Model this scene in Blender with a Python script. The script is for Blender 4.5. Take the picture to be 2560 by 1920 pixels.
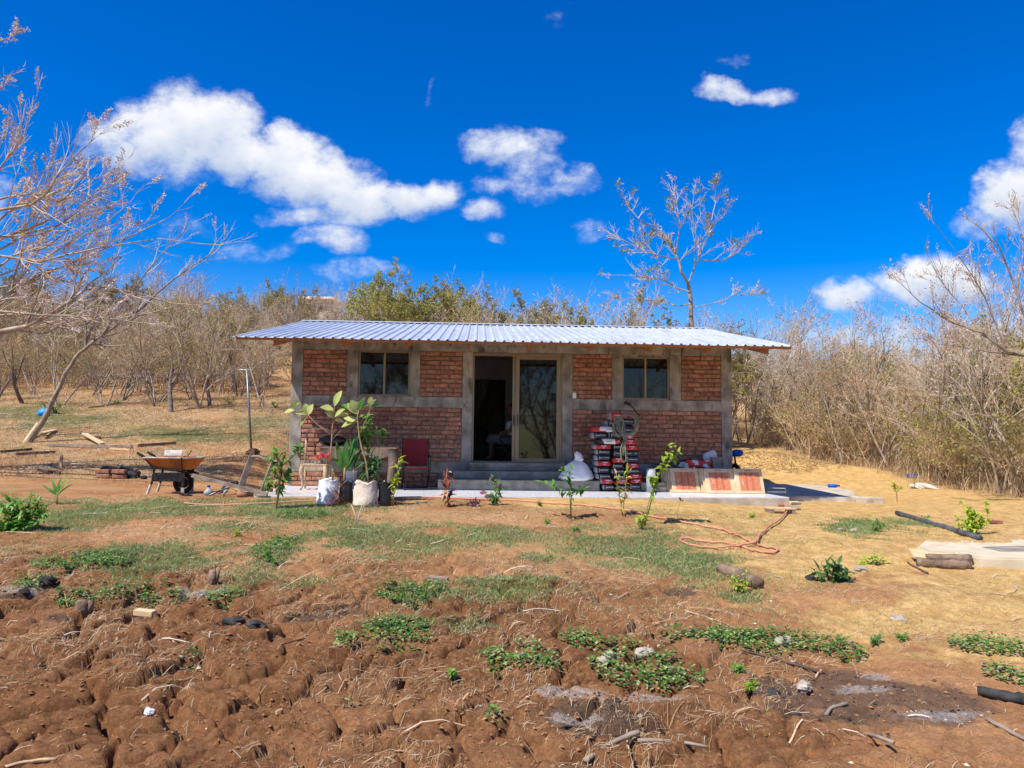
import bpy, bmesh, math, random
import numpy as np
from mathutils import Vector, Matrix, Euler

random.seed(7); rng = np.random.default_rng(11)
scn = bpy.context.scene
for o in list(bpy.data.objects): bpy.data.objects.remove(o)
C = scn.collection
R = math.radians

# ---------------------------------------------------------------- camera
FPX, CX, CY = 1900.0, 1280.0, 960.0          # focal length in pixels of the 2560x1920 photograph
PITCH, ROLL = R(4.06), R(0.7)
EYE = np.array([0.0, 0.0, 0.96])             # z = 0 is the top of the veranda tiles
cR, sR, cP, sP = math.cos(ROLL), math.sin(ROLL), math.cos(PITCH), math.sin(PITCH)
fw = Vector((0, cP, sP)); up0 = Vector((0, -sP, cP)); rt0 = Vector((1, 0, 0))
rt = rt0*cR + up0*sR; upv = -rt0*sR + up0*cR
cam_d = bpy.data.cameras.new('camera'); cam = bpy.data.objects.new('camera', cam_d); C.objects.link(cam)
m = Matrix((rt, upv, -fw)).transposed().to_4x4(); m.translation = Vector(EYE); cam.matrix_world = m
cam_d.sensor_width = 36; cam_d.lens = FPX/2560*36; cam_d.clip_start = .1; cam_d.clip_end = 2000
scn.camera = cam
def ray(px, py):
    a = (px-CX)/FPX; b = -(py-CY)/FPX
    a, b = a*cR-b*sR, a*sR+b*cR
    return np.array([a, cP-b*sP, sP+b*cP])

# ---------------------------------------------------------------- sun, sky
SUN = Vector((.54, .475, -1.0)).normalized()  # the way the light travels
sun_d = bpy.data.lights.new('sun', 'SUN'); sun_d.energy = 5.0; sun_d.angle = R(.53); sun_d.color = (1, .94, .84)
sun = bpy.data.objects.new('sun', sun_d); C.objects.link(sun); sun.location = (-20, -18, 40)
sun.rotation_euler = SUN.to_track_quat('-Z', 'Y').to_euler()
W = bpy.data.worlds.new('World'); scn.world = W; W.use_nodes = True
nt = W.node_tree; N = nt.nodes; L = nt.links; N.clear()
def math_node(op, a, b=None, c=None, clamp=False):
    n = N.new('ShaderNodeMath'); n.operation = op; n.use_clamp = clamp
    for i, v in enumerate((a, b, c)):
        if v is None: continue
        if isinstance(v, (int, float)): n.inputs[i].default_value = v
        else: L.new(v, n.inputs[i])
    return n.outputs[0]
sky = N.new('ShaderNodeTexSky'); sky.sky_type = 'NISHITA'; sky.sun_disc = False
to_sun = -SUN
sky.sun_elevation = math.asin(to_sun.z); sky.sun_rotation = math.atan2(to_sun.x, to_sun.y)
sky.altitude = 300; sky.air_density = 1.0; sky.dust_density = .25; sky.ozone_density = 3.0
hs = N.new('ShaderNodeHueSaturation'); hs.inputs['Saturation'].default_value = 1.62; hs.inputs['Hue'].default_value = .518; hs.inputs['Value'].default_value = 1.32
L.new(sky.outputs[0], hs.inputs['Color'])
tc = N.new('ShaderNodeTexCoord'); sx = N.new('ShaderNodeSeparateXYZ'); L.new(tc.outputs['Generated'], sx.inputs[0])
dy = math_node('MAXIMUM', sx.outputs[1], .02)
U0 = math_node('DIVIDE', sx.outputs[0], dy); V0 = math_node('DIVIDE', sx.outputs[2], dy)
def noise(vec, scale, detail=6, rough=.55):
    n = N.new('ShaderNodeTexNoise'); n.inputs['Scale'].default_value = scale; n.inputs['Detail'].default_value = detail; n.inputs['Roughness'].default_value = rough
    L.new(vec, n.inputs['Vector']); return n
cv = N.new('ShaderNodeCombineXYZ'); L.new(U0, cv.inputs[0]); L.new(math_node('MULTIPLY', V0, 1.25), cv.inputs[1])
n1 = noise(cv.outputs[0], 7, 7, .6); s1 = N.new('ShaderNodeSeparateColor'); L.new(n1.outputs['Color'], s1.inputs[0])
n2 = noise(cv.outputs[0], 22, 6, .62)
U = math_node('ADD', U0, math_node('MULTIPLY', math_node('SUBTRACT', s1.outputs[0], .5), .085))
V = math_node('ADD', V0, math_node('MULTIPLY', math_node('SUBTRACT', s1.outputs[1], .5), .075))
CLOUDS = [(450,335,175,140,1),(545,300,110,85,.95),(600,390,130,70,.85),(725,405,130,95,.95),(690,340,45,45,.7),(820,455,140,75,.9),(910,500,125,55,.85),(1030,495,120,44,.78),(1105,470,55,44,.8),(820,535,170,38,.6),
 (275,322,62,52,.62),(330,380,120,55,.6),(835,592,95,36,.75),(1270,365,135,44,.66),(1325,400,85,50,.5),(1225,445,70,34,.42),(1215,525,56,48,.68),(1435,440,58,36,.55),(1330,470,90,45,.36),(1815,220,68,32,.68),(1920,228,68,28,.62),
 (1840,148,50,18,.35),(1460,572,70,34,.4),(1230,608,40,20,.33),(1078,220,16,50,.33),(1400,30,50,40,.22),(2115,742,110,38,.7),(2240,745,90,36,.55),(2290,722,110,52,.8),(2375,690,115,66,.92),(2535,490,100,92,.9),(2440,545,90,46,.55),
 (2500,850,150,60,.6),(2140,850,260,40,.42),(900,668,130,40,.4),(640,620,120,40,.25),(420,560,150,50,.25),(2700,380,160,120,1),(2900,700,220,90,.9),(-150,480,180,90,.9),(-350,720,260,80,.8)]
dens = None; hgt = None
for (px, py, rx, ry, w) in CLOUDS:
    r0 = ray(px, py); u0, v0 = r0[0]/r0[1], r0[2]/r0[1]
    qa = math_node('MULTIPLY', math_node('SUBTRACT', U, u0), FPX/(rx*1.27)); qb = math_node('MULTIPLY', math_node('SUBTRACT', V, v0), FPX/(ry*1.27))
    d2 = math_node('MULTIPLY_ADD', qa, qa, math_node('MULTIPLY', qb, qb))
    val = math_node('MULTIPLY', math_node('SUBTRACT', 1, d2, clamp=True), w)
    dens = val if dens is None else math_node('MAXIMUM', dens, math_node('MULTIPLY_ADD', dens, .18, val))
    t = math_node('MULTIPLY', val, qb); hgt = t if hgt is None else math_node('ADD', hgt, t)
# the same scattered cumulus goes on over the rest of the sky
gz = math_node('MAXIMUM', sx.outputs[2], .03); gc = N.new('ShaderNodeCombineXYZ')
L.new(math_node('DIVIDE', sx.outputs[0], gz), gc.inputs[0]); L.new(math_node('DIVIDE', sx.outputs[1], gz), gc.inputs[1])
n3 = noise(gc.outputs[0], 1.15, 7, .55)
back = math_node('MULTIPLY', math_node('SUBTRACT', .35, sx.outputs[1], clamp=True), 4, clamp=True)
gen = math_node('MULTIPLY', math_node('MULTIPLY', math_node('SUBTRACT', n3.outputs[0], .56, clamp=True), 5), back)
dn = math_node('ADD', math_node('MULTIPLY', dens, 1.25), math_node('MULTIPLY', math_node('SUBTRACT', n2.outputs[0], .5), 1.5))
dn = math_node('ADD', dn, math_node('MULTIPLY', math_node('SUBTRACT', n1.outputs[0], .52), 1.0))
dn = math_node('MULTIPLY', dn, math_node('MULTIPLY', dens, 4.5, clamp=True))
mr = N.new('ShaderNodeMapRange'); mr.interpolation_type = 'SMOOTHERSTEP'; mr.inputs[1].default_value = .06; mr.inputs[2].default_value = 1.12
L.new(dn, mr.inputs[0])
mask = math_node('MAXIMUM', mr.outputs[0], math_node('MULTIPLY', gen, .9, clamp=True))
shade = math_node('DIVIDE', hgt, math_node('ADD', dens, .25))
sh = N.new('ShaderNodeMapRange'); sh.inputs[1].default_value = -.55; sh.inputs[2].default_value = .38; sh.inputs[3].default_value = .72; sh.inputs[4].default_value = 1.0
L.new(math_node('ADD', shade, math_node('MULTIPLY', math_node('SUBTRACT', n2.outputs[0], .5), 1.0)), sh.inputs[0])
cl = N.new('ShaderNodeMix'); cl.data_type = 'RGBA'; cl.inputs[6].default_value = (3.9, 4.7, 6.3, 1); cl.inputs[7].default_value = (7.3, 7.4, 7.7, 1)
mm = N.new('ShaderNodeMapRange'); mm.inputs[1].default_value = .72; mm.inputs[2].default_value = 1; L.new(sh.outputs[0], mm.inputs[0]); L.new(mm.outputs[0], cl.inputs[0])
mx = N.new('ShaderNodeMix'); mx.data_type = 'RGBA'; L.new(mask, mx.inputs[0]); L.new(hs.outputs[0], mx.inputs[6]); L.new(cl.outputs[2], mx.inputs[7])
bg = N.new('ShaderNodeBackground'); bg.inputs[1].default_value = .10; L.new(mx.outputs[2], bg.inputs[0])
wo = N.new('ShaderNodeOutputWorld'); L.new(bg.outputs[0], wo.inputs[0])
scn.view_settings.view_transform = 'Standard'; scn.view_settings.look = 'None'; scn.view_settings.gamma = 1
scn.view_settings.use_curve_mapping = False; scn.view_settings.exposure = 0.40
scn.render.engine = 'CYCLES'; scn.render.resolution_x = 1024; scn.render.resolution_y = 768
scn.cycles.max_bounces = 6; scn.cycles.transparent_max_bounces = 4

# ---------------------------------------------------------------- materials
def mat(name, col, rough=.85, var=.22, scale=6, bump=.25, bscale=30, metallic=0, spec=.25, col2=None, rnd=0., bdist=.01, detail=5, trans=0, mixlo=.35, mixhi=.65, stretch=None, stain=None, stscale=2.2, ststretch=(1,1,.35), stlo=.55, sthi=.72):
    M = bpy.data.materials.new(name); M.use_nodes = True; t = M.node_tree; nd = t.nodes; lk = t.links
    b = nd['Principled BSDF']; b.inputs['Roughness'].default_value = rough; b.inputs['Metallic'].default_value = metallic; b.inputs['Specular IOR Level'].default_value = spec
    co = nd.new('ShaderNodeTexCoord'); vec = co.outputs['Object']
    if stretch:
        mp = nd.new('ShaderNodeMapping'); mp.inputs['Scale'].default_value = stretch; lk.new(vec, mp.inputs[0]); vec = mp.outputs[0]
    oi = nd.new('ShaderNodeObjectInfo')
    va = nd.new('ShaderNodeVectorMath'); va.operation = 'MULTIPLY_ADD'
    cb = nd.new('ShaderNodeCombineXYZ'); lk.new(oi.outputs['Random'], cb.inputs[0]); lk.new(oi.outputs['Random'], cb.inputs[1])
    lk.new(cb.outputs[0], va.inputs[0]); va.inputs[1].default_value = (37, 91, 13); lk.new(vec, va.inputs[2]); vec = va.outputs[0]
    n = nd.new('ShaderNodeTexNoise'); n.inputs['Scale'].default_value = scale; n.inputs['Detail'].default_value = detail; lk.new(vec, n.inputs['Vector'])
    c1 = col; c2 = col2 if col2 else tuple(min(1, c*(1+var)) for c in col)
    if not col2: c1 = tuple(c*(1-var) for c in col)
    mr = nd.new('ShaderNodeMapRange'); mr.inputs[1].default_value = mixlo; mr.inputs[2].default_value = mixhi; lk.new(n.outputs[0], mr.inputs[0])
    mi = nd.new('ShaderNodeMix'); mi.data_type = 'RGBA'; mi.inputs[6].default_value = (*c1, 1); mi.inputs[7].default_value = (*c2, 1); lk.new(mr.outputs[0], mi.inputs[0])
    out = mi.outputs[2]
    if stain:
        mp2 = nd.new('ShaderNodeMapping'); mp2.inputs['Scale'].default_value = ststretch; lk.new(vec, mp2.inputs[0])
        ns = nd.new('ShaderNodeTexNoise'); ns.inputs['Scale'].default_value = stscale; ns.inputs['Detail'].default_value = 8; ns.inputs['Roughness'].default_value = .65; lk.new(mp2.outputs[0], ns.inputs['Vector'])
        ms_ = nd.new('ShaderNodeMapRange'); ms_.inputs[1].default_value = stlo; ms_.inputs[2].default_value = sthi; lk.new(ns.outputs[0], ms_.inputs[0])
        mx_ = nd.new('ShaderNodeMix'); mx_.data_type = 'RGBA'; mx_.inputs[7].default_value = (*stain, 1); lk.new(out, mx_.inputs[6]); lk.new(ms_.outputs[0], mx_.inputs[0]); out = mx_.outputs[2]
    if rnd:
        h = nd.new('ShaderNodeHueSaturation'); lk.new(out, h.inputs['Color'])
        m2 = nd.new('ShaderNodeMapRange'); m2.inputs[3].default_value = 1-rnd; m2.inputs[4].default_value = 1+rnd; lk.new(oi.outputs['Random'], m2.inputs[0]); lk.new(m2.outputs[0], h.inputs['Value'])
        m3 = nd.new('ShaderNodeMapRange'); m3.inputs[3].default_value = .5-rnd*.03; m3.inputs[4].default_value = .5+rnd*.04
        w = nd.new('ShaderNodeMath'); w.operation = 'FRACT'; w2 = nd.new('ShaderNodeMath'); w2.operation = 'MULTIPLY'; w2.inputs[1].default_value = 7.31; lk.new(oi.outputs['Random'], w2.inputs[0]); lk.new(w2.outputs[0], w.inputs[0]); lk.new(w.outputs[0], m3.inputs[0]); lk.new(m3.outputs[0], h.inputs['Hue'])
        out = h.outputs[0]
    lk.new(out, b.inputs['Base Color'])
    if bump:
        nb = nd.new('ShaderNodeTexNoise'); nb.inputs['Scale'].default_value = bscale; nb.inputs['Detail'].default_value = 5; lk.new(vec, nb.inputs['Vector'])
        bp = nd.new('ShaderNodeBump'); bp.inputs['Strength'].default_value = bump; bp.inputs['Distance'].default_value = bdist; lk.new(nb.outputs[0], bp.inputs['Height']); lk.new(bp.outputs[0], b.inputs['Normal'])
    if trans:
        tb = nd.new('ShaderNodeBsdfTranslucent'); lk.new(out, tb.inputs[0]); ms = nd.new('ShaderNodeMixShader'); ms.inputs[0].default_value = trans
        lk.new(b.outputs[0], ms.inputs[1]); lk.new(tb.outputs[0], ms.inputs[2]); lk.new(ms.outputs[0], nd['Material Output'].inputs[0])
    return M

MT = {}
MT['brick'] = mat('brick', (.24,.096,.056), .92, col2=(.42,.205,.13), scale=12, bump=.9, bscale=46, rnd=.26, stain=(.30,.24,.19), stscale=9, ststretch=(1,1,1), stlo=.62, sthi=.78, bdist=.006)
MT['mortar'] = mat('mortar', (.13,.112,.093), .95, col2=(.24,.21,.178), scale=14, bump=.6, bscale=60)
MT['concrete'] = mat('concrete', (.17,.15,.122), .93, col2=(.375,.335,.28), scale=4.5, bump=.8, bscale=30, detail=10, stretch=(1,1,.8), stain=(.085,.075,.062), stscale=7, ststretch=(1,1,.5), stlo=.56, sthi=.68)
MT['concrete_lt'] = mat('pale concrete', (.36,.30,.215), .93, col2=(.58,.52,.41), scale=4, bump=.5, bscale=30, detail=9)
MT['concrete_step'] = mat('step concrete', (.19,.17,.135), .93, col2=(.33,.295,.24), stain=(.13,.11,.085), stscale=5, ststretch=(.4,1,1), scale=5, bump=.5, bscale=30, detail=9)
MT['cream_slab'] = mat('cream cement', (.52,.43,.29), .92, col2=(.64,.545,.39), scale=5, bump=.35, bscale=40)
MT['tile'] = mat('glazed tile', (.60,.61,.64), .22, col2=(.84,.84,.86), scale=7, bump=.0, spec=.5, stretch=(.5,4,1))
MT['zinc'] = mat('zinc sheet', (.60,.63,.66), .34, col2=(.74,.76,.78), scale=2.5, bump=.06, bscale=9, metallic=.3, spec=.5, stain=(.47,.46,.45), stscale=1.4, ststretch=(6,.5,1), stlo=.5, sthi=.75)
MT['rafter'] = mat('orange timber', (.30,.12,.045), .75, col2=(.46,.20,.075), scale=5, bump=.3, bscale=25, stretch=(6,1,6))
MT['bronze'] = mat('bronze aluminium', (.26,.20,.125), .38, var=.08, bump=0, metallic=.35, spec=.5)
MT['glass'] = mat('tinted glass', (.005,.0055,.007), .025, var=.05, bump=0, spec=.5)
MT['glass'].node_tree.nodes['Principled BSDF'].inputs['IOR'].default_value = 1.47
MT['inner_wall'] = mat('inner plaster', (.40,.385,.40), .9, var=.06, bump=.1)
MT['inner_floor'] = mat('inner floor', (.25,.22,.2), .6, var=.1, bump=.05)
MT['dark_door'] = mat('dark doorway', (.035,.03,.03), .8, bump=.05)
MT['curtain'] = mat('curtain', (.16,.15,.15), .9, var=.1, bump=.1)
MT['white_plastic'] = mat('white plastic', (.78,.78,.76), .4, var=.04, bump=.03, spec=.4)
MT['galv'] = mat('galvanised steel', (.22,.235,.245), .42, var=.15, metallic=.6, bump=.05)
MT['wood_raw'] = mat('raw timber', (.36,.235,.14), .8, col2=(.56,.40,.25), scale=4, bump=.3, bscale=18, stretch=(9,9,1.2))
MT['wood_pale'] = mat('pale cut wood', (.55,.38,.2), .8, col2=(.72,.54,.32), scale=5, bump=.3, bscale=25, stretch=(1,8,8))
MT['wood_grey'] = mat('weathered wood', (.20,.15,.11), .9, col2=(.36,.28,.21), scale=6, bump=.5, bscale=30)
MT['wood_dark'] = mat('dark wet wood', (.06,.04,.03), .85, col2=(.13,.085,.06), scale=6, bump=.5, bscale=30)
MT['bark'] = mat('grey bark', (.23,.175,.125), .92, col2=(.44,.36,.275), scale=7, bump=.6, bscale=26, rnd=.22)
MT['bark_dk'] = mat('dark bark', (.10,.075,.06), .92, col2=(.25,.20,.16), scale=7, bump=.6, bscale=26, rnd=.2)
MT['twig'] = mat('dry twig', (.40,.265,.145), .9, col2=(.60,.44,.275), scale=1.5, bump=0, rnd=.22)
MT['twig_pale'] = mat('pale twig', (.47,.355,.24), .9, col2=(.66,.53,.39), scale=2, bump=0, rnd=.15)
MT['log_bark'] = mat('log bark', (.13,.085,.055), .92, col2=(.29,.20,.135), scale=9, bump=.9, bscale=24, bdist=.02)
MT['leaf_olive'] = mat('olive leaf', (.20,.185,.06), .75, col2=(.36,.32,.12), scale=1.2, bump=0, rnd=.25, trans=.3)
MT['leaf_dry'] = mat('dry leaf', (.36,.26,.12), .8, col2=(.52,.41,.22), scale=1.5, bump=0, rnd=.2, trans=.3)
MT['leaf_green'] = mat('green leaf', (.07,.20,.025), .5, col2=(.18,.36,.05), scale=9, bump=0, spec=.4, rnd=.22, trans=.35)
MT['leaf_dkgreen'] = mat('dark green leaf', (.03,.10,.02), .42, col2=(.08,.20,.035), scale=9, bump=0, spec=.45, rnd=.2, trans=.25)
MT['leaf_lime'] = mat('lime leaf', (.26,.40,.03), .5, col2=(.42,.50,.06), scale=9, bump=0, rnd=.2, trans=.35)
MT['leaf_almond'] = mat('pale almond leaf', (.34,.40,.09), .5, col2=(.62,.60,.25), scale=5, bump=.05, rnd=.25, trans=.35)
MT['leaf_yellow'] = mat('yellow green leaf', (.30,.36,.02), .5, col2=(.62,.52,.03), scale=16, bump=0, rnd=.3, trans=.3)
MT['leaf_red'] = mat('dark red leaf', (.10,.018,.012), .45, col2=(.30,.06,.03), scale=12, bump=0, spec=.4, rnd=.35, trans=.25)
MT['leaf_tan'] = mat('tan withered leaf', (.34,.20,.11), .7, col2=(.55,.36,.2), scale=9, bump=.1, rnd=.2, trans=.2)
MT['leaf_purple'] = mat('purple leaf', (.08,.022,.07), .5, col2=(.18,.05,.14), scale=9, bump=0, rnd=.2, trans=.2)
MT['petal_pink'] = mat('pink petal', (.62,.14,.42), .6, var=.15, bump=0, rnd=.1, trans=.3)
MT['petal_red'] = mat('red bract', (.62,.03,.03), .5, var=.2, bump=0, rnd=.1, trans=.3)
MT['blossom'] = mat('pale pink blossom', (.48,.36,.30), .8, col2=(.76,.66,.58), scale=20, bump=0, trans=.3, mixlo=.4, mixhi=.6)
MT['stem'] = mat('brown stem', (.30,.17,.09), .8, col2=(.44,.28,.16), scale=9, bump=.2)
MT['stem_green'] = mat('green stem', (.16,.22,.05), .7, var=.2, bump=.1)
MT['sack_white'] = mat('white woven sack', (.70,.69,.67), .8, col2=(.82,.81,.79), scale=5, bump=.35, bscale=26, bdist=.02)
MT['sack_beige'] = mat('beige woven sack', (.60,.50,.38), .85, col2=(.74,.65,.53), scale=5, bump=.4, bscale=26, bdist=.02)
MT['bag_black'] = mat('black nursery bag', (.012,.012,.014), .35, var=.3, bump=.7, bscale=22, spec=.5, bdist=.02)
MT['dirt'] = mat('potting soil', (.10,.055,.035), .95, var=.3, bump=.6)
MT['red_sling'] = mat('red mesh fabric', (.20,.018,.022), .8, var=.12, bump=.2, bscale=120)
MT['black_metal'] = mat('black metal', (.016,.016,.017), .5, var=.2, bump=.1, spec=.4)
MT['black_paint'] = mat('worn black paint', (.012,.011,.011), .6, col2=(.06,.05,.042), scale=14, bump=.4, mixlo=.5, mixhi=.75)
MT['barrow_orange'] = mat('orange enamel', (.46,.13,.018), .6, col2=(.56,.19,.03), stain=(.22,.09,.04), scale=5, bump=.12, bscale=14)
MT['cement_crust'] = mat('cement crust', (.38,.35,.31), .95, col2=(.60,.57,.52), scale=12, bump=.6)
MT['rubber'] = mat('rubber', (.02,.019,.018), .85, var=.3, bump=.3)
MT['bag_dark'] = mat('charcoal paper bag', (.030,.034,.042), .62, var=.12, bump=.35, bscale=13, bdist=.02, rnd=.1)
MT['bag_red'] = mat('red paper bag', (.42,.030,.035), .6, var=.12, bump=.35, bscale=13, bdist=.02, rnd=.12)
MT['bag_red2'] = mat('bright red paper bag', (.62,.045,.03), .55, var=.08, bump=.3, bscale=13, bdist=.02)
MT['bag_white'] = mat('white paper', (.66,.65,.64), .65, var=.06, bump=.2, bscale=13)
MT['bag_grey'] = mat('grey paper', (.30,.295,.29), .7, var=.1, bump=.3, bscale=13)
MT['ink_white'] = mat('white print', (.80,.79,.78), .6, var=.03, bump=0)
MT['ink_black'] = mat('black print', (.03,.03,.035), .6, var=.03, bump=0)
MT['rope'] = mat('green grey rope', (.13,.135,.095), .9, col2=(.25,.25,.18), scale=40, bump=.5, bscale=90)
MT['rust'] = mat('rusty iron', (.09,.045,.028), .9, var=.3, bump=.4)
MT['cardboard'] = mat('cardboard', (.55,.385,.215), .85, col2=(.68,.50,.30), scale=6, bump=.1)
MT['box_red'] = mat('red tile print', (.45,.135,.065), .7, col2=(.56,.235,.13), scale=60, bump=.05, mixlo=.45, mixhi=.55)
MT['box_red_band'] = mat('plain red print', (.47,.12,.05), .7, var=.06, bump=.05)
MT['paper_yellow'] = mat('buff paper sack', (.62,.49,.30), .8, col2=(.75,.63,.43), scale=5, bump=.4, bscale=12, bdist=.02)
MT['pvc'] = mat('grey pipe', (.33,.36,.38), .5, var=.05, bump=.03)
MT['black_pipe'] = mat('black poly pipe', (.055,.06,.068), .55, col2=(.12,.125,.13), scale=7, bump=.15)
MT['hose'] = mat('salmon hose', (.52,.20,.12), .55, col2=(.62,.29,.18), scale=5, bump=.05)
MT['rock'] = mat('pale rock', (.27,.23,.18), .95, col2=(.44,.385,.31), scale=8, bump=.8, bscale=14, bdist=.03)
MT['char'] = mat('charcoal', (.012,.012,.012), .9, col2=(.06,.058,.056), scale=12, bump=.7, bscale=20)
MT['blue'] = mat('blue plastic', (.01,.10,.50), .45, var=.15, bump=.15)
MT['blue_bright'] = mat('bright blue plastic', (.02,.28,.75), .45, var=.1, bump=.15)
MT['beige_wall'] = mat('beige render', (.52,.42,.34), .9, var=.06, bump=.15)
MT['white_paint'] = mat('white paint', (.78,.76,.72), .7, var=.04, bump=.05)
MT['roof_red'] = mat('red brown roofing', (.17,.075,.045), .8, var=.2, bump=.2)
MT['skin'] = mat('brown skin', (.20,.10,.065), .6, var=.06, bump=.05)
MT['hair'] = mat('black hair', (.012,.010,.009), .6, var=.3, bump=.3)
MT['cloth_dim'] = mat('greyish cloth', (.16,.155,.17), .9, var=.08, bump=.2, bscale=16)
MT['cloth_white'] = mat('white cloth', (.66,.65,.68), .9, var=.06, bump=.2, bscale=16)
MT['fur'] = mat('white dog fur', (.52,.45,.35), .9, col2=(.66,.60,.51), scale=8, bump=.5, bscale=60)
MT['fur_dark'] = mat('dark dog fur', (.10,.07,.05), .9, var=.2, bump=.5, bscale=60)

MT['ash'] = mat('grey ash', (.33,.29,.25), .95, col2=(.55,.50,.45), scale=5, bump=0)
MT['leaf_weed'] = mat('grey green weed leaf', (.13,.22,.07), .7, col2=(.23,.33,.12), scale=3, bump=0, trans=.3)
MT['petal_lilac'] = mat('lilac petal', (.42,.30,.60), .7, var=.1, bump=0, trans=.3)
MT['straw_pale'] = mat('bleached straw', (.60,.50,.36), .85, col2=(.74,.65,.50), scale=1, bump=0, trans=.2)
MT['leaf_tuft'] = mat('feathery leaf', (.17,.22,.075), .7, col2=(.32,.36,.15), scale=2, bump=0, trans=.3)

# ---------------------------------------------------------------- mesh helpers
class MB:
    def __init__(s): s.v = []; s.f = []; s.m = []
    def add(s, vs, fs, mi=0):
        k = len(s.v); s.v += [tuple(v) for v in vs]; s.f += [tuple(i+k for i in f) for f in fs]; s.m += [mi]*len(fs); return s
    def box(s, c, d, rot=None, mi=0, taper=1.0):
        hx, hy, hz = d[0]/2, d[1]/2, d[2]/2
        vs = [Vector((x*hx*(taper if z > 0 else 1), y*hy*(taper if z > 0 else 1), z*hz)) for x in (-1, 1) for y in (-1, 1) for z in (-1, 1)]
        if rot is not None: vs = [rot @ v for v in vs]
        vs = [v+Vector(c) for v in vs]
        return s.add(vs, [(0,1,3,2),(4,6,7,5),(0,4,5,1),(2,3,7,6),(0,2,6,4),(1,5,7,3)], mi)
    def b2(s, a, b, mi=0):       # box between two corners
        return s.box([(a[i]+b[i])/2 for i in range(3)], [abs(b[i]-a[i]) for i in range(3)], None, mi)
    def tube(s, pts, rad, n=6, cap=True, mi=0, flat=1.0):
        pts = [Vector(p) for p in pts]; k0 = len(s.v); K = len(pts)
        if not hasattr(rad, '__len__'): rad = [rad]*K
        nrm = None
        for i, p in enumerate(pts):
            t = (pts[min(i+1, K-1)]-pts[max(i-1, 0)])
            if t.length < 1e-9: t = Vector((0, 0, 1))
            t.normalize()
            if nrm is None:
                nrm = t.cross(Vector((0, 0, 1)) if abs(t.z) < .9 else Vector((1, 0, 0))).normalized()
            else:
                nrm = (nrm - t*nrm.dot(t))
                nrm = nrm.normalized() if nrm.length > 1e-6 else t.orthogonal().normalized()
            bn = t.cross(nrm)
            for j in range(n):
                a = 2*math.pi*j/n; s.v.append(tuple(p + nrm*(math.cos(a)*rad[i]) + bn*(math.sin(a)*rad[i]*flat)))
        for i in range(K-1):
            for j in range(n):
                a = k0+i*n+j; b = k0+i*n+(j+1) % n; s.f.append((a, b, b+n, a+n)); s.m.append(mi)
        if cap:
            s.f.append(tuple(k0+j for j in range(n))[::-1]); s.m.append(mi)
            s.f.append(tuple(k0+(K-1)*n+j for j in range(n))); s.m.append(mi)
        return s
    def lathe(s, prof, n=16, c=(0,0,0), mi=0, cap=True, sx=1, sy=1):
        k0 = len(s.v)
        for (r, z) in prof:
            for j in range(n):
                a = 2*math.pi*j/n; s.v.append((c[0]+r*math.cos(a)*sx, c[1]+r*math.sin(a)*sy, c[2]+z))
        for i in range(len(prof)-1):
            for j in range(n):
                a = k0+i*n+j; b = k0+i*n+(j+1) % n; s.f.append((a, b, b+n, a+n)); s.m.append(mi)
        if cap:
            s.f.append(tuple(k0+j for j in range(n))[::-1]); s.m.append(mi); s.f.append(tuple(k0+(len(prof)-1)*n+j for j in range(n))); s.m.append(mi)
        return s
    def leaf(s, base, d, up, ln, wd, bend=.2, fold=.25, seg=4, tip=.55, mi=0):
        d = Vector(d).normalized(); up = Vector(up); side = d.cross(up)
        if side.length < 1e-4: side = d.orthogonal()
        side.normalize(); nn = side.cross(d).normalized(); k0 = len(s.v); base = Vector(base)
        for i in range(seg+1):
            t = i/seg; w = wd*.5*max(.02, math.sin(math.pi*t**tip)**.8) if 0 < t < 1 else wd*.03
            c = base + d*(ln*t) - nn*(bend*ln*t*t)
            s.v += [tuple(c+side*w+nn*(fold*w)), tuple(c), tuple(c-side*w+nn*(fold*w))]
        for i in range(seg):
            a = k0+i*3
            s.f += [(a, a+1, a+4, a+3), (a+1, a+2, a+5, a+4)]; s.m += [mi, mi]
        return s
    def blob(s, c, d, n=10, k=6, seed=0, amp=.12, rot=None, flatz=None, mi=0):
        rnd = random.Random(seed); k0 = len(s.v); ph = [rnd.uniform(0, 6.28) for _ in range(8)]
        for i in range(k+1):
            th = math.pi*i/k
            for j in range(n):
                a = 2*math.pi*j/n; v = Vector((math.sin(th)*math.cos(a), math.sin(th)*math.sin(a), math.cos(th)))
                q = 1+amp*(math.sin(3*v.x+ph[0])*math.cos(2.6*v.y+ph[1])+.6*math.sin(5*v.z+4*v.x+ph[2])+.5*math.sin(7*v.y+3*v.z+ph[3]))
                v = Vector((v.x*d[0]*q, v.y*d[1]*q, v.z*d[2]*q))
                if flatz is not None and v.z < flatz: v.z = flatz
                if rot is not None: v = rot @ v
                s.v.append(tuple(v+Vector(c)))
        for i in range(k):
            for j in range(n):
                a = k0+i*n+j; b = k0+i*n+(j+1) % n; s.f.append((a, a+n, b+n, b)); s.m.append(mi)
        return s
    def mesh(s, name, mats, smooth=False):
        me = bpy.data.meshes.new(name); me.from_pydata(s.v, [], s.f)
        if not isinstance(mats, (list, tuple)): mats = [mats]
        for q in mats: me.materials.append(MT[q])
        if len(mats) > 1: me.polygons.foreach_set('material_index', s.m)
        if smooth: me.polygons.foreach_set('use_smooth', [True]*len(s.f))
        me.update(); return me
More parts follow.
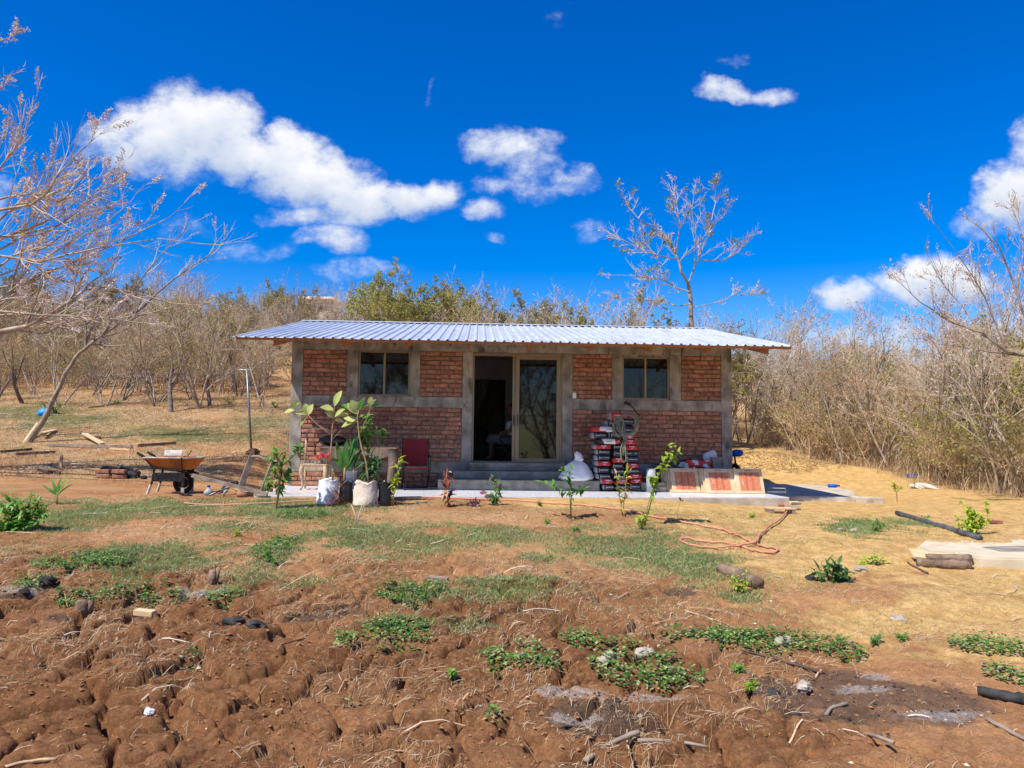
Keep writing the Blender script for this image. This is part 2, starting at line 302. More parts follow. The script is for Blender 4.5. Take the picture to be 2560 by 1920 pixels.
    def build(s, name, mats, parent=None, smooth=False, loc=None, rot=None, bevel=0):
        me = s.mesh(name, mats, smooth)
        if bevel:
            bm = bmesh.new(); bm.from_mesh(me); bmesh.ops.remove_doubles(bm, verts=bm.verts, dist=1e-5)
            bmesh.ops.bevel(bm, geom=[e for e in bm.edges if e.calc_face_angle(0) > .6], offset=bevel, segments=2, profile=.6, affect='EDGES'); bm.to_mesh(me); bm.free()
        return link(name, me, parent, loc, rot)
def link(name, me, parent=None, loc=None, rot=None):
    o = bpy.data.objects.new(name, me); C.objects.link(o)
    if parent is not None: o.parent = parent
    if loc is not None: o.location = loc
    if rot is not None: o.rotation_euler = rot
    return o
def mesh_np(name, v, f, mats, smooth=False, midx=None):
    me = bpy.data.meshes.new(name); v = np.asarray(v, np.float32); f = np.asarray(f, np.int32); k = f.shape[1]
    me.vertices.add(len(v)); me.vertices.foreach_set('co', v.ravel())
    me.loops.add(f.size); me.loops.foreach_set('vertex_index', f.ravel())
    me.polygons.add(len(f)); me.polygons.foreach_set('loop_start', np.arange(0, f.size, k, dtype=np.int32))
    if not isinstance(mats, (list, tuple)): mats = [mats]
    for q in mats: me.materials.append(MT[q] if isinstance(q, str) else q)
    if midx is not None: me.polygons.foreach_set('material_index', np.asarray(midx, np.int32))
    me.polygons.foreach_set('use_smooth', np.full(len(f), smooth))
    me.update(calc_edges=True); return me
def tag(o, label=None, cat=None, group=None, kind=None):
    if label: o['label'] = label
    if cat: o['category'] = cat
    if group: o['group'] = group
    if kind: o['kind'] = kind
    return o
def empty(name, loc, label=None, cat=None, group=None, rz=0):
    o = bpy.data.objects.new(name, None); C.objects.link(o); o.location = loc; o.rotation_euler = (0, 0, rz); o.empty_display_size = .2
    return tag(o, label, cat, group)
def copy_tree(o, parent=None):
    c = o.copy(); C.objects.link(c); c.parent = parent
    for ch in o.children: copy_tree(ch, c)
    return c
def RZ(a): return Matrix.Rotation(a, 3, 'Z')
def RX(a): return Matrix.Rotation(a, 3, 'X')
def RY(a): return Matrix.Rotation(a, 3, 'Y')

# ---------------------------------------------------------------- terrain
def hash2(ix, iy, seed):
    h = (ix.astype(np.int64)*374761393 + iy.astype(np.int64)*668265263 + seed*1442695041) & 0xffffffff
    h = ((h ^ (h >> 13))*1274126177) & 0xffffffff
    return ((h ^ (h >> 16)) & 0xffffff)/float(0xffffff)
def vnoise(x, y, seed=0):
    x = np.asarray(x, float); y = np.asarray(y, float); ix = np.floor(x); iy = np.floor(y); fx = x-ix; fy = y-iy
    fx = fx*fx*(3-2*fx); fy = fy*fy*(3-2*fy)
    a = hash2(ix, iy, seed); b = hash2(ix+1, iy, seed); c = hash2(ix, iy+1, seed); d = hash2(ix+1, iy+1, seed)
    return (a+(b-a)*fx)*(1-fy)+(c+(d-c)*fx)*fy
def fbm(x, y, seed=0, oct=4):
    s = 0; a = .5; t = 0
    for i in range(oct): s = s+a*vnoise(x*2**i, y*2**i, seed+i*17); t += a; a *= .5
    return s/t
def sstep(a, b, x):
    t = np.clip((np.asarray(x, float)-a)/(b-a), 0, 1); return t*t*(3-2*t)
def worley(x, y, seed):
    ix = np.floor(x); iy = np.floor(y); f1 = np.full(np.shape(x), 9.); f2 = f1.copy(); cid = np.zeros(np.shape(x))
    for dx in (-1, 0, 1):
        for dy_ in (-1, 0, 1):
            cx = ix+dx; cy = iy+dy_; h1 = hash2(cx, cy, seed); h2 = hash2(cx, cy, seed+5)
            d = np.hypot(cx+.1+.8*h1-x, cy+.1+.8*h2-y); near = d < f1
            f2 = np.where(near, f1, np.minimum(f2, d)); cid = np.where(near, hash2(cx, cy, seed+9), cid); f1 = np.where(near, d, f1)
    return f1, f2, cid
HW = R(2.6); HO = np.array([0, 14.8, 0.0])
def house_uv(x, y):
    x = np.asarray(x, float)-HO[0]; y = np.asarray(y, float)-HO[1]
    return x*math.cos(HW)+y*math.sin(HW), -x*math.sin(HW)+y*math.cos(HW)
YF = [-400,-60,-20,0,3.7,8,11,12.2,14.5]; ZF = [-14,-4.5,-1.9,-.72,-.62,-.33,-.10,-.022,-.03]
YL = [14.5,19.5,27,38,60,90,140,300,900]; ZL = [-.06,.53,1.88,3.66,8,13.5,20,30,40]
YR = [14.5,18.5,24,30,45,60,90,140,300,900]; ZR = [-.10,-.16,.32,.95,2.4,4.5,8.5,12,18,25]
MOUNDS = []      # x, y, radius x, radius y, height
def H(x, y):
    x = np.asarray(x, float); y = np.asarray(y, float)
    zf = np.interp(y, YF, ZF); s = sstep(-6, 6, x)
    zb = np.interp(y, YL, ZL)*(1-s) + np.interp(y, YR, ZR)*s
    z = np.where(y < 14.5, zf, zb)
    u, v = house_uv(x, y)
    out = np.maximum(np.maximum(np.abs(u-.04)-4.9, -(v+2.2)), v-9.0)
    pad = 1-sstep(0, 1.6, out)
    z = z*(1-pad)+np.minimum(z, -.026)*pad
    z = z-.13*sstep(1.5, 4.8, x)*(1-sstep(7, 13, x))*sstep(9, 12.4, y)*(1-sstep(15, 19, y))
    amp = .03+.10*sstep(20, 60, y)
    far = np.clip(out/1.5, 0, 1)
    z = z+(fbm(x*.55, y*.55, 3, 3)-.5)*2*amp*far*1.3
    for (mx_, my_, rx, ry, h) in MOUNDS:
        z = z+h*np.exp(-(((x-mx_)/rx)**2+((y-my_)/ry)**2)*1.6)
    return z
def G(px, py, off=0.0):
    d = ray(px, py); t = np.linspace(2, 120, 2400)/d[1]
    p = EYE+np.outer(t, d); g = p[:, 2]-H(p[:, 0], p[:, 1])-off
    i = np.argmax(g < 0)
    if i == 0: i = len(t)-1
    a, b = t[i-1], t[i]
    for _ in range(22):
        c = (a+b)/2; q = EYE+d*c
        if q[2]-float(H(q[0], q[1]))-off < 0: b = c
        else: a = c
    q = EYE+d*b; return Vector((q[0], q[1], float(H(q[0], q[1]))))
def Z(px, py, z=0.0):                       # on a level surface
    d = ray(px, py); t = (z-EYE[2])/d[2]; return Vector(EYE+d*t)
def D(px, py, y):                           # at a given distance
    d = ray(px, py); return Vector(EYE+d*(y/d[1]))
def hl(u, v, z=0.0): return Vector((HO[0]+u*math.cos(HW)-v*math.sin(HW), HO[1]+u*math.sin(HW)+v*math.cos(HW), z))
def mpp(p): return p[1]/FPX                 # metres per pixel at a point
# ================================================================ GROUND
def patch(px, py, rx, ry):                  # ellipse on the ground from its outline in the photograph
    c = G(px, py); a = G(px-rx, py); b = G(px+rx, py); n_ = G(px, py+ry); f_ = G(px, py-ry)
    return (c.x, (n_.y+f_.y)/2, abs(b.x-a.x)/2, abs(f_.y-n_.y)/2)
p_ = G(425, 1066); MOUNDS.append((p_.x, p_.y, 1.5, .7, .16))
p_ = G(1925, 1185); MOUNDS.append((p_.x+.3, p_.y+1.6, 1.9, 1.5, .42))
MOUNDS.append((p_.x+2.6, p_.y+.6, 1.8, 1.0, .10))
p_ = G(2260, 1505); MOUNDS.append((p_.x, p_.y, 1.1, .45, .09))
p_ = G(1450, 1290); MOUNDS.append((p_.x, p_.y, 1.3, .5, .07))
GRASS = [patch(*a) for a in [(350,1272,290,24),(190,1300,110,32),(790,1278,130,22),(650,1262,80,14),(985,1345,160,38),(895,1330,80,30),(420,1395,150,34),(330,1375,90,22),(690,1395,58,52),(1570,1365,165,42),(1690,1415,130,38),(1790,1395,60,18),(1250,1340,78,18),
  (1290,1462,110,26),(1110,1490,110,24),(1330,1400,70,16),(2150,1330,60,18),(2190,1318,70,16),(2300,1310,40,10),(560,1320,120,12),(30,1035,160,26),(180,1052,130,22),(420,1080,170,20),(650,1060,110,18),(560,1095,120,14),(770,1455,70,14),(1180,1560,90,16),(980,1565,90,20),(1850,1490,60,14)]]
WEED = [patch(*a) for a in [(310,1500,150,34),(200,1408,110,20),(90,1455,45,16),(960,1600,110,46),(1300,1655,100,32),(1590,1672,105,52),(1930,1605,170,30),(1850,1590,80,24),(2470,1622,75,24),(2535,1705,55,34),(1030,1487,80,24),(1480,1615,80,34),(1690,1700,70,26),(1030,1575,60,20),(560,1500,50,18),(760,1290,60,10),(480,1650,26,12),(1235,1790,38,20),(880,1760,40,16),(690,1370,50,22),(2120,1640,50,20),(1700,1590,60,16)]]
ASH = [patch(*a) for a in [(1430,1735,110,22),(1640,1745,125,18),(1440,1800,75,14),(2330,1790,170,26),(500,1478,70,18),(40,1475,80,22),(2170,1725,110,16),(300,1190,60,10),(385,1187,50,8),(2200,1690,60,14)]]
BURN = [patch(*a) for a in [(830,1535,110,34),(1500,1800,170,50),(160,1555,130,20),(30,1490,90,26),(2220,1760,330,100),(470,1490,70,20),(1690,1480,50,14)]]
def emask(lst, x, y, soft=.6, edge=.55):
    r = np.zeros(np.shape(x)); nz = (fbm(x*2.2, y*2.2, 41, 4)-.5)*1.5
    for (cx, cy, rx, ry) in lst:
        q = np.hypot((x-cx)/rx, (y-cy)/ry)+nz*edge*2
        r = np.maximum(r, 1-sstep(1-soft, 1+soft*.5, q))
    return r
def clodmask(x, y):
    nz = (fbm(x*.5, y*.5, 77, 3)-.5)*2.6
    m_ = (1-sstep(6.0, 8.2, y+.35*x+nz))*(1-sstep(.8, 2.8, x+nz*.4))
    return np.clip(m_, 0, 1)*(1-.75*emask(ASH, x, y))
def fine(x, y):
    x = np.asarray(x, float); y = np.asarray(y, float)
    wx = x+(fbm(x*1.6, y*1.6, 5, 3)-.5)*.45; wy = y+(fbm(x*1.6, y*1.6, 8, 3)-.5)*.45
    wx = wx+(fbm(x*5, y*5, 25, 2)-.5)*.09; wy = wy+(fbm(x*5, y*5, 28, 2)-.5)*.09
    ca, sa = math.cos(.5), math.sin(.5); a = (wx*ca+wy*sa)/.40; b = (-wx*sa+wy*ca)/.235
    f1, f2, cid = worley(a, b, 3)
    crack = sstep(-.02, .19, f2-f1)
    ck1, ck2, ck3 = worley(x/.075+2*fbm(x*5, y*5, 6, 2), y/.06, 57)
    c2 = (cid*7.31) % 1; c3 = (cid*13.7) % 1
    tilt = (c2-.5)*.045*np.sin(a*2.2+c3*6)+(c3-.5)*.04*np.cos(b*2.0+c2*6)
    big = .115*(crack-1)+(.045*(cid-.5)+tilt+.014*(1-f1))*crack+.016*(ck3-.5)*(.3+.7*crack)+.020*(fbm(x*21, y*21, 33, 2)-.5)
    cm = clodmask(x, y); near = 1-sstep(9, 16, y)
    f1b, f2b, cb = worley(x/.11+3*fbm(x*3, y*3, 2, 2), y/.11, 21)
    small = .018*(sstep(0, .3, f2b-f1b)-1)+.020*(cb-.5)*sstep(0, .3, f2b-f1b)
    u, v = house_uv(x, y); far = sstep(0, 1.2, np.maximum(np.maximum(np.abs(u-.04)-4.9, -(v+2.25)), v-9))
    n = (fbm(x*4, y*4, 55, 4)-.5)*.055+(np.abs(fbm(x*13, y*13, 65, 3)-.5))*.05
    mid = .42+.58*fbm(x*.8, y*.8, 90, 2)
    return (big*cm + small*(.35+.65*cm)*near + n*near*mid)*np.clip(far*.9+.1, 0, 1)
def HF(x, y): return H(x, y)+fine(x, y)
def spread(segs):
    out = []
    for a, b, st in segs: out.append(np.arange(a, b, st))
    return np.concatenate(out)
geo = lambda a, b, n: np.geomspace(a, b, n)
xs = np.concatenate([-geo(14, 700, 34)[::-1][:-1], spread([(-14, -6.2, .09), (-6.2, -4.4, .045), (-4.4, 4.4, .022), (4.4, 6.2, .045), (6.2, 14, .09)]), geo(14, 700, 34)])
ys = np.concatenate([-geo(6, 500, 22)[::-1], spread([(-5.5, 2.6, .35), (2.6, 3.3, .05), (3.3, 6.0, .015), (6.0, 7.4, .024), (7.4, 13, .033), (13, 24, .09), (24, 62, .5)]), geo(62, 900, 34)])
gx, gy = np.meshgrid(xs, ys); gz_ = HF(gx, gy); nx, ny = len(xs), len(ys)
idx = np.arange(nx*ny).reshape(ny, nx)
quads = np.stack([idx[:-1, :-1], idx[:-1, 1:], idx[1:, 1:], idx[1:, :-1]], -1).reshape(-1, 4)

def ground_material():
    M = bpy.data.materials.new('soil'); M.use_nodes = True; t = M.node_tree; nd = t.nodes; lk = t.links
    b = nd['Principled BSDF']; b.inputs['Roughness'].default_value = .97; b.inputs['Specular IOR Level'].default_value = .08
    co = nd.new('ShaderNodeTexCoord').outputs['Object']
    def nz(sc, det=6, ro=.6):
        n = nd.new('ShaderNodeTexNoise'); n.inputs['Scale'].default_value = sc; n.inputs['Detail'].default_value = det; n.inputs['Roughness'].default_value = ro; lk.new(co, n.inputs['Vector']); return n.outputs[0]
    def rng_(v, lo, hi):
        r = nd.new('ShaderNodeMapRange'); r.interpolation_type = 'SMOOTHSTEP'; r.inputs[1].default_value = lo; r.inputs[2].default_value = hi; lk.new(v, r.inputs[0]); return r.outputs[0]
    def mix(f, a, c):
        m_ = nd.new('ShaderNodeMix'); m_.data_type = 'RGBA'
        for v, i in ((f, 0), (a, 6), (c, 7)):
            if isinstance(v, tuple): m_.inputs[i].default_value = (*v, 1)
            elif isinstance(v, float): m_.inputs[i].default_value = v
            else: lk.new(v, m_.inputs[i])
        return m_.outputs[2]
    def mul(a, c, add=None):
        m_ = nd.new('ShaderNodeMath'); m_.operation = 'MULTIPLY'; m_.use_clamp = True
        for v, i in ((a, 0), (c, 1)):
            if isinstance(v, float): m_.inputs[i].default_value = v
            else: lk.new(v, m_.inputs[i])
        return m_.outputs[0]
    def at(n):
        a = nd.new('ShaderNodeAttribute'); a.attribute_name = n; return a.outputs['Fac']
    big = nz(.9, 5); med = nz(5, 6); fin = nz(38, 6, .7); vf = nz(150, 4, .7)
    col = mix(at('tilled'), mix(rng_(big, .35, .65), (.33,.162,.078), (.52,.29,.148)), mix(rng_(big, .35, .65), (.185,.085,.041), (.31,.155,.078)))
    col = mix(mul(rng_(med, .35, .7), .6), col, mix(at('tilled'), (.42,.215,.105), (.23,.112,.056)))
    col = mix(mul(rng_(fin, .45, .75), .45), col, mix(at('tilled'), (.60,.40,.225), (.48,.30,.17)))
    sand = mix(rng_(med, .3, .7), (.53,.325,.128), (.74,.50,.225)); sand = mix(mul(rng_(fin, .5, .75), .45), sand, (.46,.28,.13))
    sand = mix(mul(rng_(vf, .5, .8), .35), sand, (.70,.55,.34))
    sf = rng_(mul(mul(at('sand'), rng_(med, -.35, .75)), rng_(nz(1.7, 6), .12, .62)), .16, .5); col = mix(sf, col, sand)
    st = rng_(mul(at('straw'), rng_(fin, .1, .8)), .22, .55); col = mix(mul(st, .85), col, mix(rng_(vf, .35, .65), (.56,.40,.215), (.34,.19,.095)))
    gr = rng_(mul(at('green'), rng_(fin, 0., .8)), .2, .6); col = mix(mul(gr, .75), col, mix(rng_(vf, .4, .6), (.075,.085,.03), (.16,.16,.06)))
    bn = rng_(mul(at('burn'), rng_(med, .0, .8)), .15, .6); col = mix(mul(bn, .72), col, mix(rng_(vf, .4, .65), (.055,.042,.036), (.15,.11,.085)))
    ah = rng_(mul(at('ash'), rng_(fin, .05, .8)), .22, .62); col = mix(mul(ah, .62), col, mix(rng_(vf, .35, .7), (.30,.265,.235), (.58,.53,.48)))
    hv = nd.new('ShaderNodeHueSaturation'); lk.new(col, hv.inputs['Color']); hv.inputs['Saturation'].default_value = 1.06
    g1 = nd.new('ShaderNodeMapRange'); g1.inputs[1].default_value = .3; g1.inputs[2].default_value = .7; g1.inputs[3].default_value = .62; g1.inputs[4].default_value = 1.36; lk.new(nz(75, 5, .75), g1.inputs[0])
    g2 = nd.new('ShaderNodeMapRange'); g2.inputs[1].default_value = .3; g2.inputs[2].default_value = .7; g2.inputs[3].default_value = .8; g2.inputs[4].default_value = 1.2; lk.new(nz(12, 5, .7), g2.inputs[0])
    gm_ = nd.new('ShaderNodeMath'); gm_.operation = 'MULTIPLY'; lk.new(g1.outputs[0], gm_.inputs[0]); lk.new(g2.outputs[0], gm_.inputs[1]); lk.new(gm_.outputs[0], hv.inputs['Value']); lk.new(hv.outputs[0], b.inputs['Base Color'])
    ad = nd.new('ShaderNodeMath'); ad.operation = 'MULTIPLY_ADD'; lk.new(fin, ad.inputs[0]); ad.inputs[1].default_value = .8; lk.new(vf, ad.inputs[2])
    bp = nd.new('ShaderNodeBump'); bp.inputs['Strength'].default_value = .7; bp.inputs['Distance'].default_value = .032; lk.new(ad.outputs[0], bp.inputs['Height']); lk.new(bp.outputs[0], b.inputs['Normal'])
    return M
MT['soil'] = ground_material()
gm = mesh_np('ground', np.stack([gx, gy, gz_], -1).reshape(-1, 3), quads, 'soil', smooth=True)
X, Y = gx.ravel(), gy.ravel()
nb = fbm(X*.35, Y*.35, 31, 4)-.5
road = sstep(.5, 3.4, X+.22*(Y-10)+nb*4.5)*sstep(4.3, 6.8, Y+.35*(X-3)+nb*3.0)      # yellow sand on the right and along the track
strip = np.exp(-((Y-12.1-.04*X)/.7)**2)*sstep(-1.2, 1.0, X)*(1-sstep(3, 6, X))
sandm = np.clip(road+strip*.9+.5*sstep(18, 24, Y)*0, 0, 1)*(1-.8*emask(BURN, X, Y))
vr = np.clip(sandm*(1-.6*emask([patch(2200,1475,200,45)], X, Y)), 0, 1)
def setattr_f(name, arr):
    a = gm.attributes.new(name, 'FLOAT', 'POINT'); a.data.foreach_set('value', np.asarray(arr, np.float32))
setattr_f('sand', vr); setattr_f('tilled', clodmask(X, Y))
hill = sstep(15.5, 18, Y)*(1-sstep(3, 8, X-.0*Y))*sstep(4.6, 6, np.abs(X+.6))
verge = sstep(0, 1.5, X-(10.3-.16*(Y-15.3))-nb*1.5)*sstep(12, 14, Y)
setattr_f('straw', np.clip(hill*(.15+1.0*sstep(.38, .62, fbm(X*.6, Y*.9, 44, 4)))+verge+.75*sstep(.42, .62, fbm(X*1.3, Y*1.3, 19, 4))*(1-sandm)*(.55+.45*sstep(6, 9, Y)), 0, 1))
setattr_f('green', emask(GRASS, X, Y)*.95)
setattr_f('burn', emask(BURN, X, Y)); setattr_f('ash', emask(ASH, X, Y))
tag(link('ground', gm), kind='structure')

# ================================================================ HOUSE
house = empty('brick_house', hl(0, 0, 0), 'low brick house in a grey concrete frame under a zinc roof', 'house', rz=HW)
UL, UR, DEP = -4.26, 4.35, 6.2
ZT = 2.86
def part(name, mats, fn, parent=house, **k):
    b = MB(); fn(b); return b.build(name, mats, parent, **k)
T = .15     # wall thickness
def col_(a, b_, z0, z1): part('concrete_column', 'concrete', lambda m_: m_.b2((a, -.012, z0), (b_, T, z1)), bevel=.008)
def beam(a, b_, z0, z1, vv=-.006): part('concrete_beam', 'concrete', lambda m_: m_.b2((a, vv, z0), (b_, T-.004, z1)), bevel=.006)
for a, b_, z0, z1 in [(UL, -4.04, .27, ZT-.004), (-3.2, -2.985, 1.7355, 2.6245), (-1.985, -1.79, 1.7355, 2.6245), (-.965, -.77, .27, 2.6245), (.985, 1.19, .27, 2.6245), (1.965, 2.17, 1.7355, 2.6245), (3.11, 3.335, 1.7355, 2.6245), (4.14, UR, .27, ZT-.004)]: col_(a, b_, z0, z1)
beam(-4.04, 4.14, 2.625, ZT)
beam(-4.04, -.965, 1.53, 1.735); beam(1.19, 4.14, 1.53, 1.735)
beam(-4.04, -.965, .27, .49); beam(1.19, 4.14, .27, .49)
beam(-.77, .985, .27, .484, -.02)
# brick fields: thing > panel > brick
variants = []
for k in range(6):
    b = MB(); b.box((0, 0, 0), (.262, .1, .068)); me = b.mesh('brick', 'brick')
    bm = bmesh.new(); bm.from_mesh(me)
    bmesh.ops.bevel(bm, geom=list(bm.edges), offset=.009, segments=1, affect='EDGES')
    rr = random.Random(k)
    for v in bm.verts: v.co += Vector((rr.uniform(-.004, .004), rr.uniform(-.004, .004), rr.uniform(-.003, .003)))
    bm.to_mesh(me); bm.free(); variants.append(me)
loose = {'v': [], 'f': []}; nbrick = 0
def hidden(u, z):
    return (-3.35 < u < -1.75 and z < 1.12) or (1.72 < u < 2.62 and z < 1.25) or (2.5 < u < 4.2 and z < .68) or z < .3
def brick_panel(u0, u1, z0, z1, course, phase=0, fnd=False):
    global nbrick
    P_ = part('brick_panel', 'mortar', lambda m_: m_.b2((u0, .022, z0), (u1, T-.01, z1)))
    z = z1; k = phase; rr = random.Random(int(u0*100))
    while z > z0+.02:
        h = min(course, z-z0); x = u0-(k % 2)*.14-rr.uniform(0, .03)
        while x < u1-.02:
            a = max(x, u0)+.006; e = min(x+.28+rr.uniform(-.02, .02), u1)-.006; x = e+.006
            if e-a < .035: continue
            uc, zc = (a+e)/2, z-h/2+rr.uniform(-.003, .003)
            sx_, sz_ = (e-a)/.262, (h-.016)/.068
            if hidden(uc, zc) or nbrick >= 300:
                me = variants[rr.randrange(6)]; kk = len(loose['v'])
                loose['v'] += [(uc+v.co.x*sx_, .043+v.co.y, zc+v.co.z*sz_) for v in me.vertices]; loose['f'] += [tuple(i+kk for i in p.vertices) for p in me.polygons]
            else:
                o = link('brick', variants[rr.randrange(6)], P_, (uc, .043+rr.uniform(-.006, .005), zc), (0, rr.uniform(-.012, .012), 0)); o.scale = (sx_, 1, sz_); nbrick += 1
        z -= course; k += 1
for a in [(-4.04, -3.2, 1.735, 2.625, .0885), (-1.79, -.965, 1.735, 2.625, .0885, 1), (1.19, 1.965, 1.735, 2.625, .0885), (3.335, 4.14, 1.735, 2.625, .0885, 1), (-4.04, -.965, .49, 1.53, .0875), (1.19, 4.14, .49, 1.53, .0875, 1), (-4.2, -1.4, -.08, .27, .088), (1.62, 4.3, -.08, .27, .088, 1)]: brick_panel(*a)
me = bpy.data.meshes.new('brick_courses'); me.from_pydata(loose['v'], [], loose['f']); me.materials.append(MT['brick']); o = link('brick_courses', me, house); o['kind'] = 'stuff'
# side and back walls, floor, inner walls
part('foundation', 'concrete', lambda m_: (m_.b2((UL, .0, -.4), (-4.2, T, .268)), m_.b2((4.3, .0, -.4), (UR, T, .268)), m_.b2((-1.4, .03, -.4), (1.62, T, .268))))
part('side_wall', 'concrete', lambda m_: m_.b2((UL, T+.002, -.4), (UL+.15, DEP, ZT)))
part('side_wall', 'concrete', lambda m_: m_.b2((UR-.15, T+.002, -.4), (UR, DEP, ZT)))
part('back_wall', 'concrete', lambda m_: m_.b2((UL+.152, DEP-.15, -.4), (UR-.152, DEP, ZT)))
def gable(m_, u0):
    m_.add([(u0, T, ZT+.002), (u0, DEP, ZT+.002), (u0, 3.1, 3.48), (u0+.12, T, ZT+.002), (u0+.12, DEP, ZT+.002), (u0+.12, 3.1, 3.48)], [(0, 2, 1), (3, 4, 5), (0, 3, 5, 2), (1, 2, 5, 4), (0, 1, 4, 3)])
part('gable_wall', 'concrete', lambda m_: gable(m_, UL+.01)); part('gable_wall', 'concrete', lambda m_: gable(m_, UR-.13))
part('inner_floor', 'inner_floor', lambda m_: m_.b2((UL+.152, T+.002, .3), (UR-.152, DEP-.152, .486)))
part('ceiling', 'inner_wall', lambda m_: m_.b2((UL+.152, T+.002, 2.78), (UR-.152, DEP-.152, 2.83)))
# an inner partition with a curtained doorway facing the sliding door
pv = 3.0
part('inner_wall', 'inner_wall', lambda m_: (m_.b2((-3.2, pv, .487), (-1.05, pv+.1, 2.779)), m_.b2((-.02, pv, .487), (.22, pv+.1, 2.779)), m_.b2((1.1, pv, .487), (3.2, pv+.1, 2.779)), m_.b2((-1.05, pv, 2.32), (-.02, pv+.1, 2.779)), m_.b2((.22, pv, 2.32), (1.1, pv+.1, 2.779))))
def curtain(m_):
    n = 26
    for i in range(n):
        a = i/n; b2_ = (i+1)/n
        def pt(t, z): 
            pull = .5*max(0, (1.75-abs(z-1.1))/1.75) if z < 2.2 else 0
            return (-1.02+.62*t*(1-.62*max(0, min(1, (2.2-z)/1.0))**1.3), pv-.03+.035*math.sin(t*38), z)
        zz = [.6, .9, 1.2, 1.5, 1.8, 2.05, 2.3]
        for j in range(6): m_.add([pt(a, zz[j]), pt(b2_, zz[j]), pt(b2_, zz[j+1]), pt(a, zz[j+1])], [(0, 1, 2, 3)])
part('curtain', 'curtain', curtain, smooth=True)
# windows
def window(u0, u1, z0, z1):
    w = part('window', 'bronze', lambda m_: (m_.b2((u0, .03, z0), (u1, .10, z0+.035)), m_.b2((u0, .03, z1-.035), (u1, .10, z1)), m_.b2((u0, .03, z0+.035), (u0+.03, .10, z1-.035)), m_.b2((u1-.03, .03, z0+.035), (u1, .10, z1-.035))), bevel=.003)
    c = (u0+u1)/2
    part('sash', 'bronze', lambda m_: (m_.b2((c-.02, .045, z0+.036), (c+.02, .075, z1-.036)),), w)
    part('pane', 'glass', lambda m_: m_.b2((u0+.031, .062, z0+.036), (c-.021, .068, z1-.036)), w)
    part('pane', 'glass', lambda m_: m_.b2((c+.021, .080, z0+.036), (u1-.031, .086, z1-.036)), w)
window(-2.98, -1.99, 1.737, 2.622); window(2.175, 3.105, 1.737, 2.59)
part('window_head', 'concrete', lambda m_: m_.b2((2.172, .0, 2.592), (3.108, T-.01, 2.6235)))
# sliding door, left half open
dr = part('door_frame', 'bronze', lambda m_: (m_.b2((-.768, .02, 2.56), (.983, .12, 2.62)), m_.b2((-.768, .02, .487), (-.735, .12, 2.56)), m_.b2((.95, .02, .487), (.983, .12, 2.56)), m_.b2((-.735, .02, .487), (.95, .12, .505))), bevel=.003)
def leaf_(u0, u1, v0, name):
    w = part(name, 'bronze', lambda m_: (m_.b2((u0, v0, .507), (u0+.065, v0+.035, 2.558)), m_.b2((u1-.065, v0, .507), (u1, v0+.035, 2.558)), m_.b2((u0+.065, v0, .507), (u1-.065, v0+.035, .565)), m_.b2((u0+.065, v0, 2.50), (u1-.065, v0+.035, 2.558))), bevel=.003)
    part('pane', 'glass', lambda m_: m_.b2((u0+.066, v0+.012, .566), (u1-.066, v0+.02, 2.499)), w); return w
L1 = leaf_(.08, .945, .025, 'sliding_door')
L2 = leaf_(.015, .90, .075, 'sliding_door')
part('handle', 'black_metal', lambda m_: m_.tube([(.115, .024, 1.42), (.115, -.01, 1.40), (.115, -.01, 1.2), (.115, .024, 1.18)], .008, 6), L1)
part('lock_plate', 'black_metal', lambda m_: (m_.b2((.035, .066, 1.2), (.06, .0745, 1.4)), m_.b2((.04, .05, 1.27), (.055, .066, 1.33))), L2)
# steps
STP = [part('step', 'concrete_step', lambda m_: m_.b2((-1.37, -.80, -.05), (1.6, -.3802, .19)), bevel=.015),
       part('step', 'concrete_step', lambda m_: m_.b2((-1.10, -.50, .191), (1.35, -.02, .335)), bevel=.015),
       part('step', 'concrete_step', lambda m_: m_.b2((-.80, -.22, .336), (1.02, -.022, .484)), bevel=.012),
       part('step', 'concrete_step', lambda m_: m_.b2((-1.37, -.38, -.05), (1.6, .0285, .190)))]
sw = part('light_switch', 'white_plastic', lambda m_: m_.box((1.225, -.014, 1.80), (.07, .024, .115)), bevel=.01)
part('rocker', 'white_plastic', lambda m_: m_.box((1.225, -.029, 1.80), (.03, .008, .04)), sw, bevel=.002)
# roof: sheets, ridge cap, rafters, purlins
EU0, EU1, EV, EZ, RV, RZ_ = -4.78, 4.80, -2.0, 2.585, 3.1, 3.62
slope = (RZ_-EZ)/(RV-EV); NS = 10; sw_ = (EU1-EU0)/NS; ribs = 6
def sheet_mesh(back):
    pr = []; rw = sw_/ribs
    for k in range(ribs):
        for (t, h) in ((.0, 0), (.30, 0), (.42, .026), (.56, .026), (.68, 0), (.84, .004)): pr.append(((k+t)*rw, h))
    pr.append((sw_+.03, 0)); b = MB(); n = len(pr); rows = 15; s_ = []
    for lay in (0, -.0035):
        for j in range(rows):
            t = j/(rows-1); v = EV+(RV-EV)*t; z = EZ+(RZ_-EZ)*t
            wob = .004*math.sin(9*t)
            if back: v = 2*RV-v
            for (x, h) in pr: b.v.append((x, v, z+h+lay+wob))
    for j in range(rows-1):
        for i in range(n-1):
            a = j*n+i; q = rows*n+a
            b.f += [(a, a+1, a+1+n, a+n), (q, q+n, q+1+n, q+1)]; b.m += [0, 0]
    for i in range(n-1):
        b.f += [(i, rows*n+i, rows*n+i+1, i+1)]; b.m += [0]
    return b.mesh('roof_sheet', 'zinc')
sm = [sheet_mesh(False), sheet_mesh(True)]
roof = empty('roof', (0, 0, 0)); roof.parent = house; del_ = None
for k in range(NS):
    for q in (0, 1):
        o = link('roof_sheet', sm[q], roof, (EU0+k*sw_, 0, .004*(k % 2)+random.uniform(-.001, .001)))
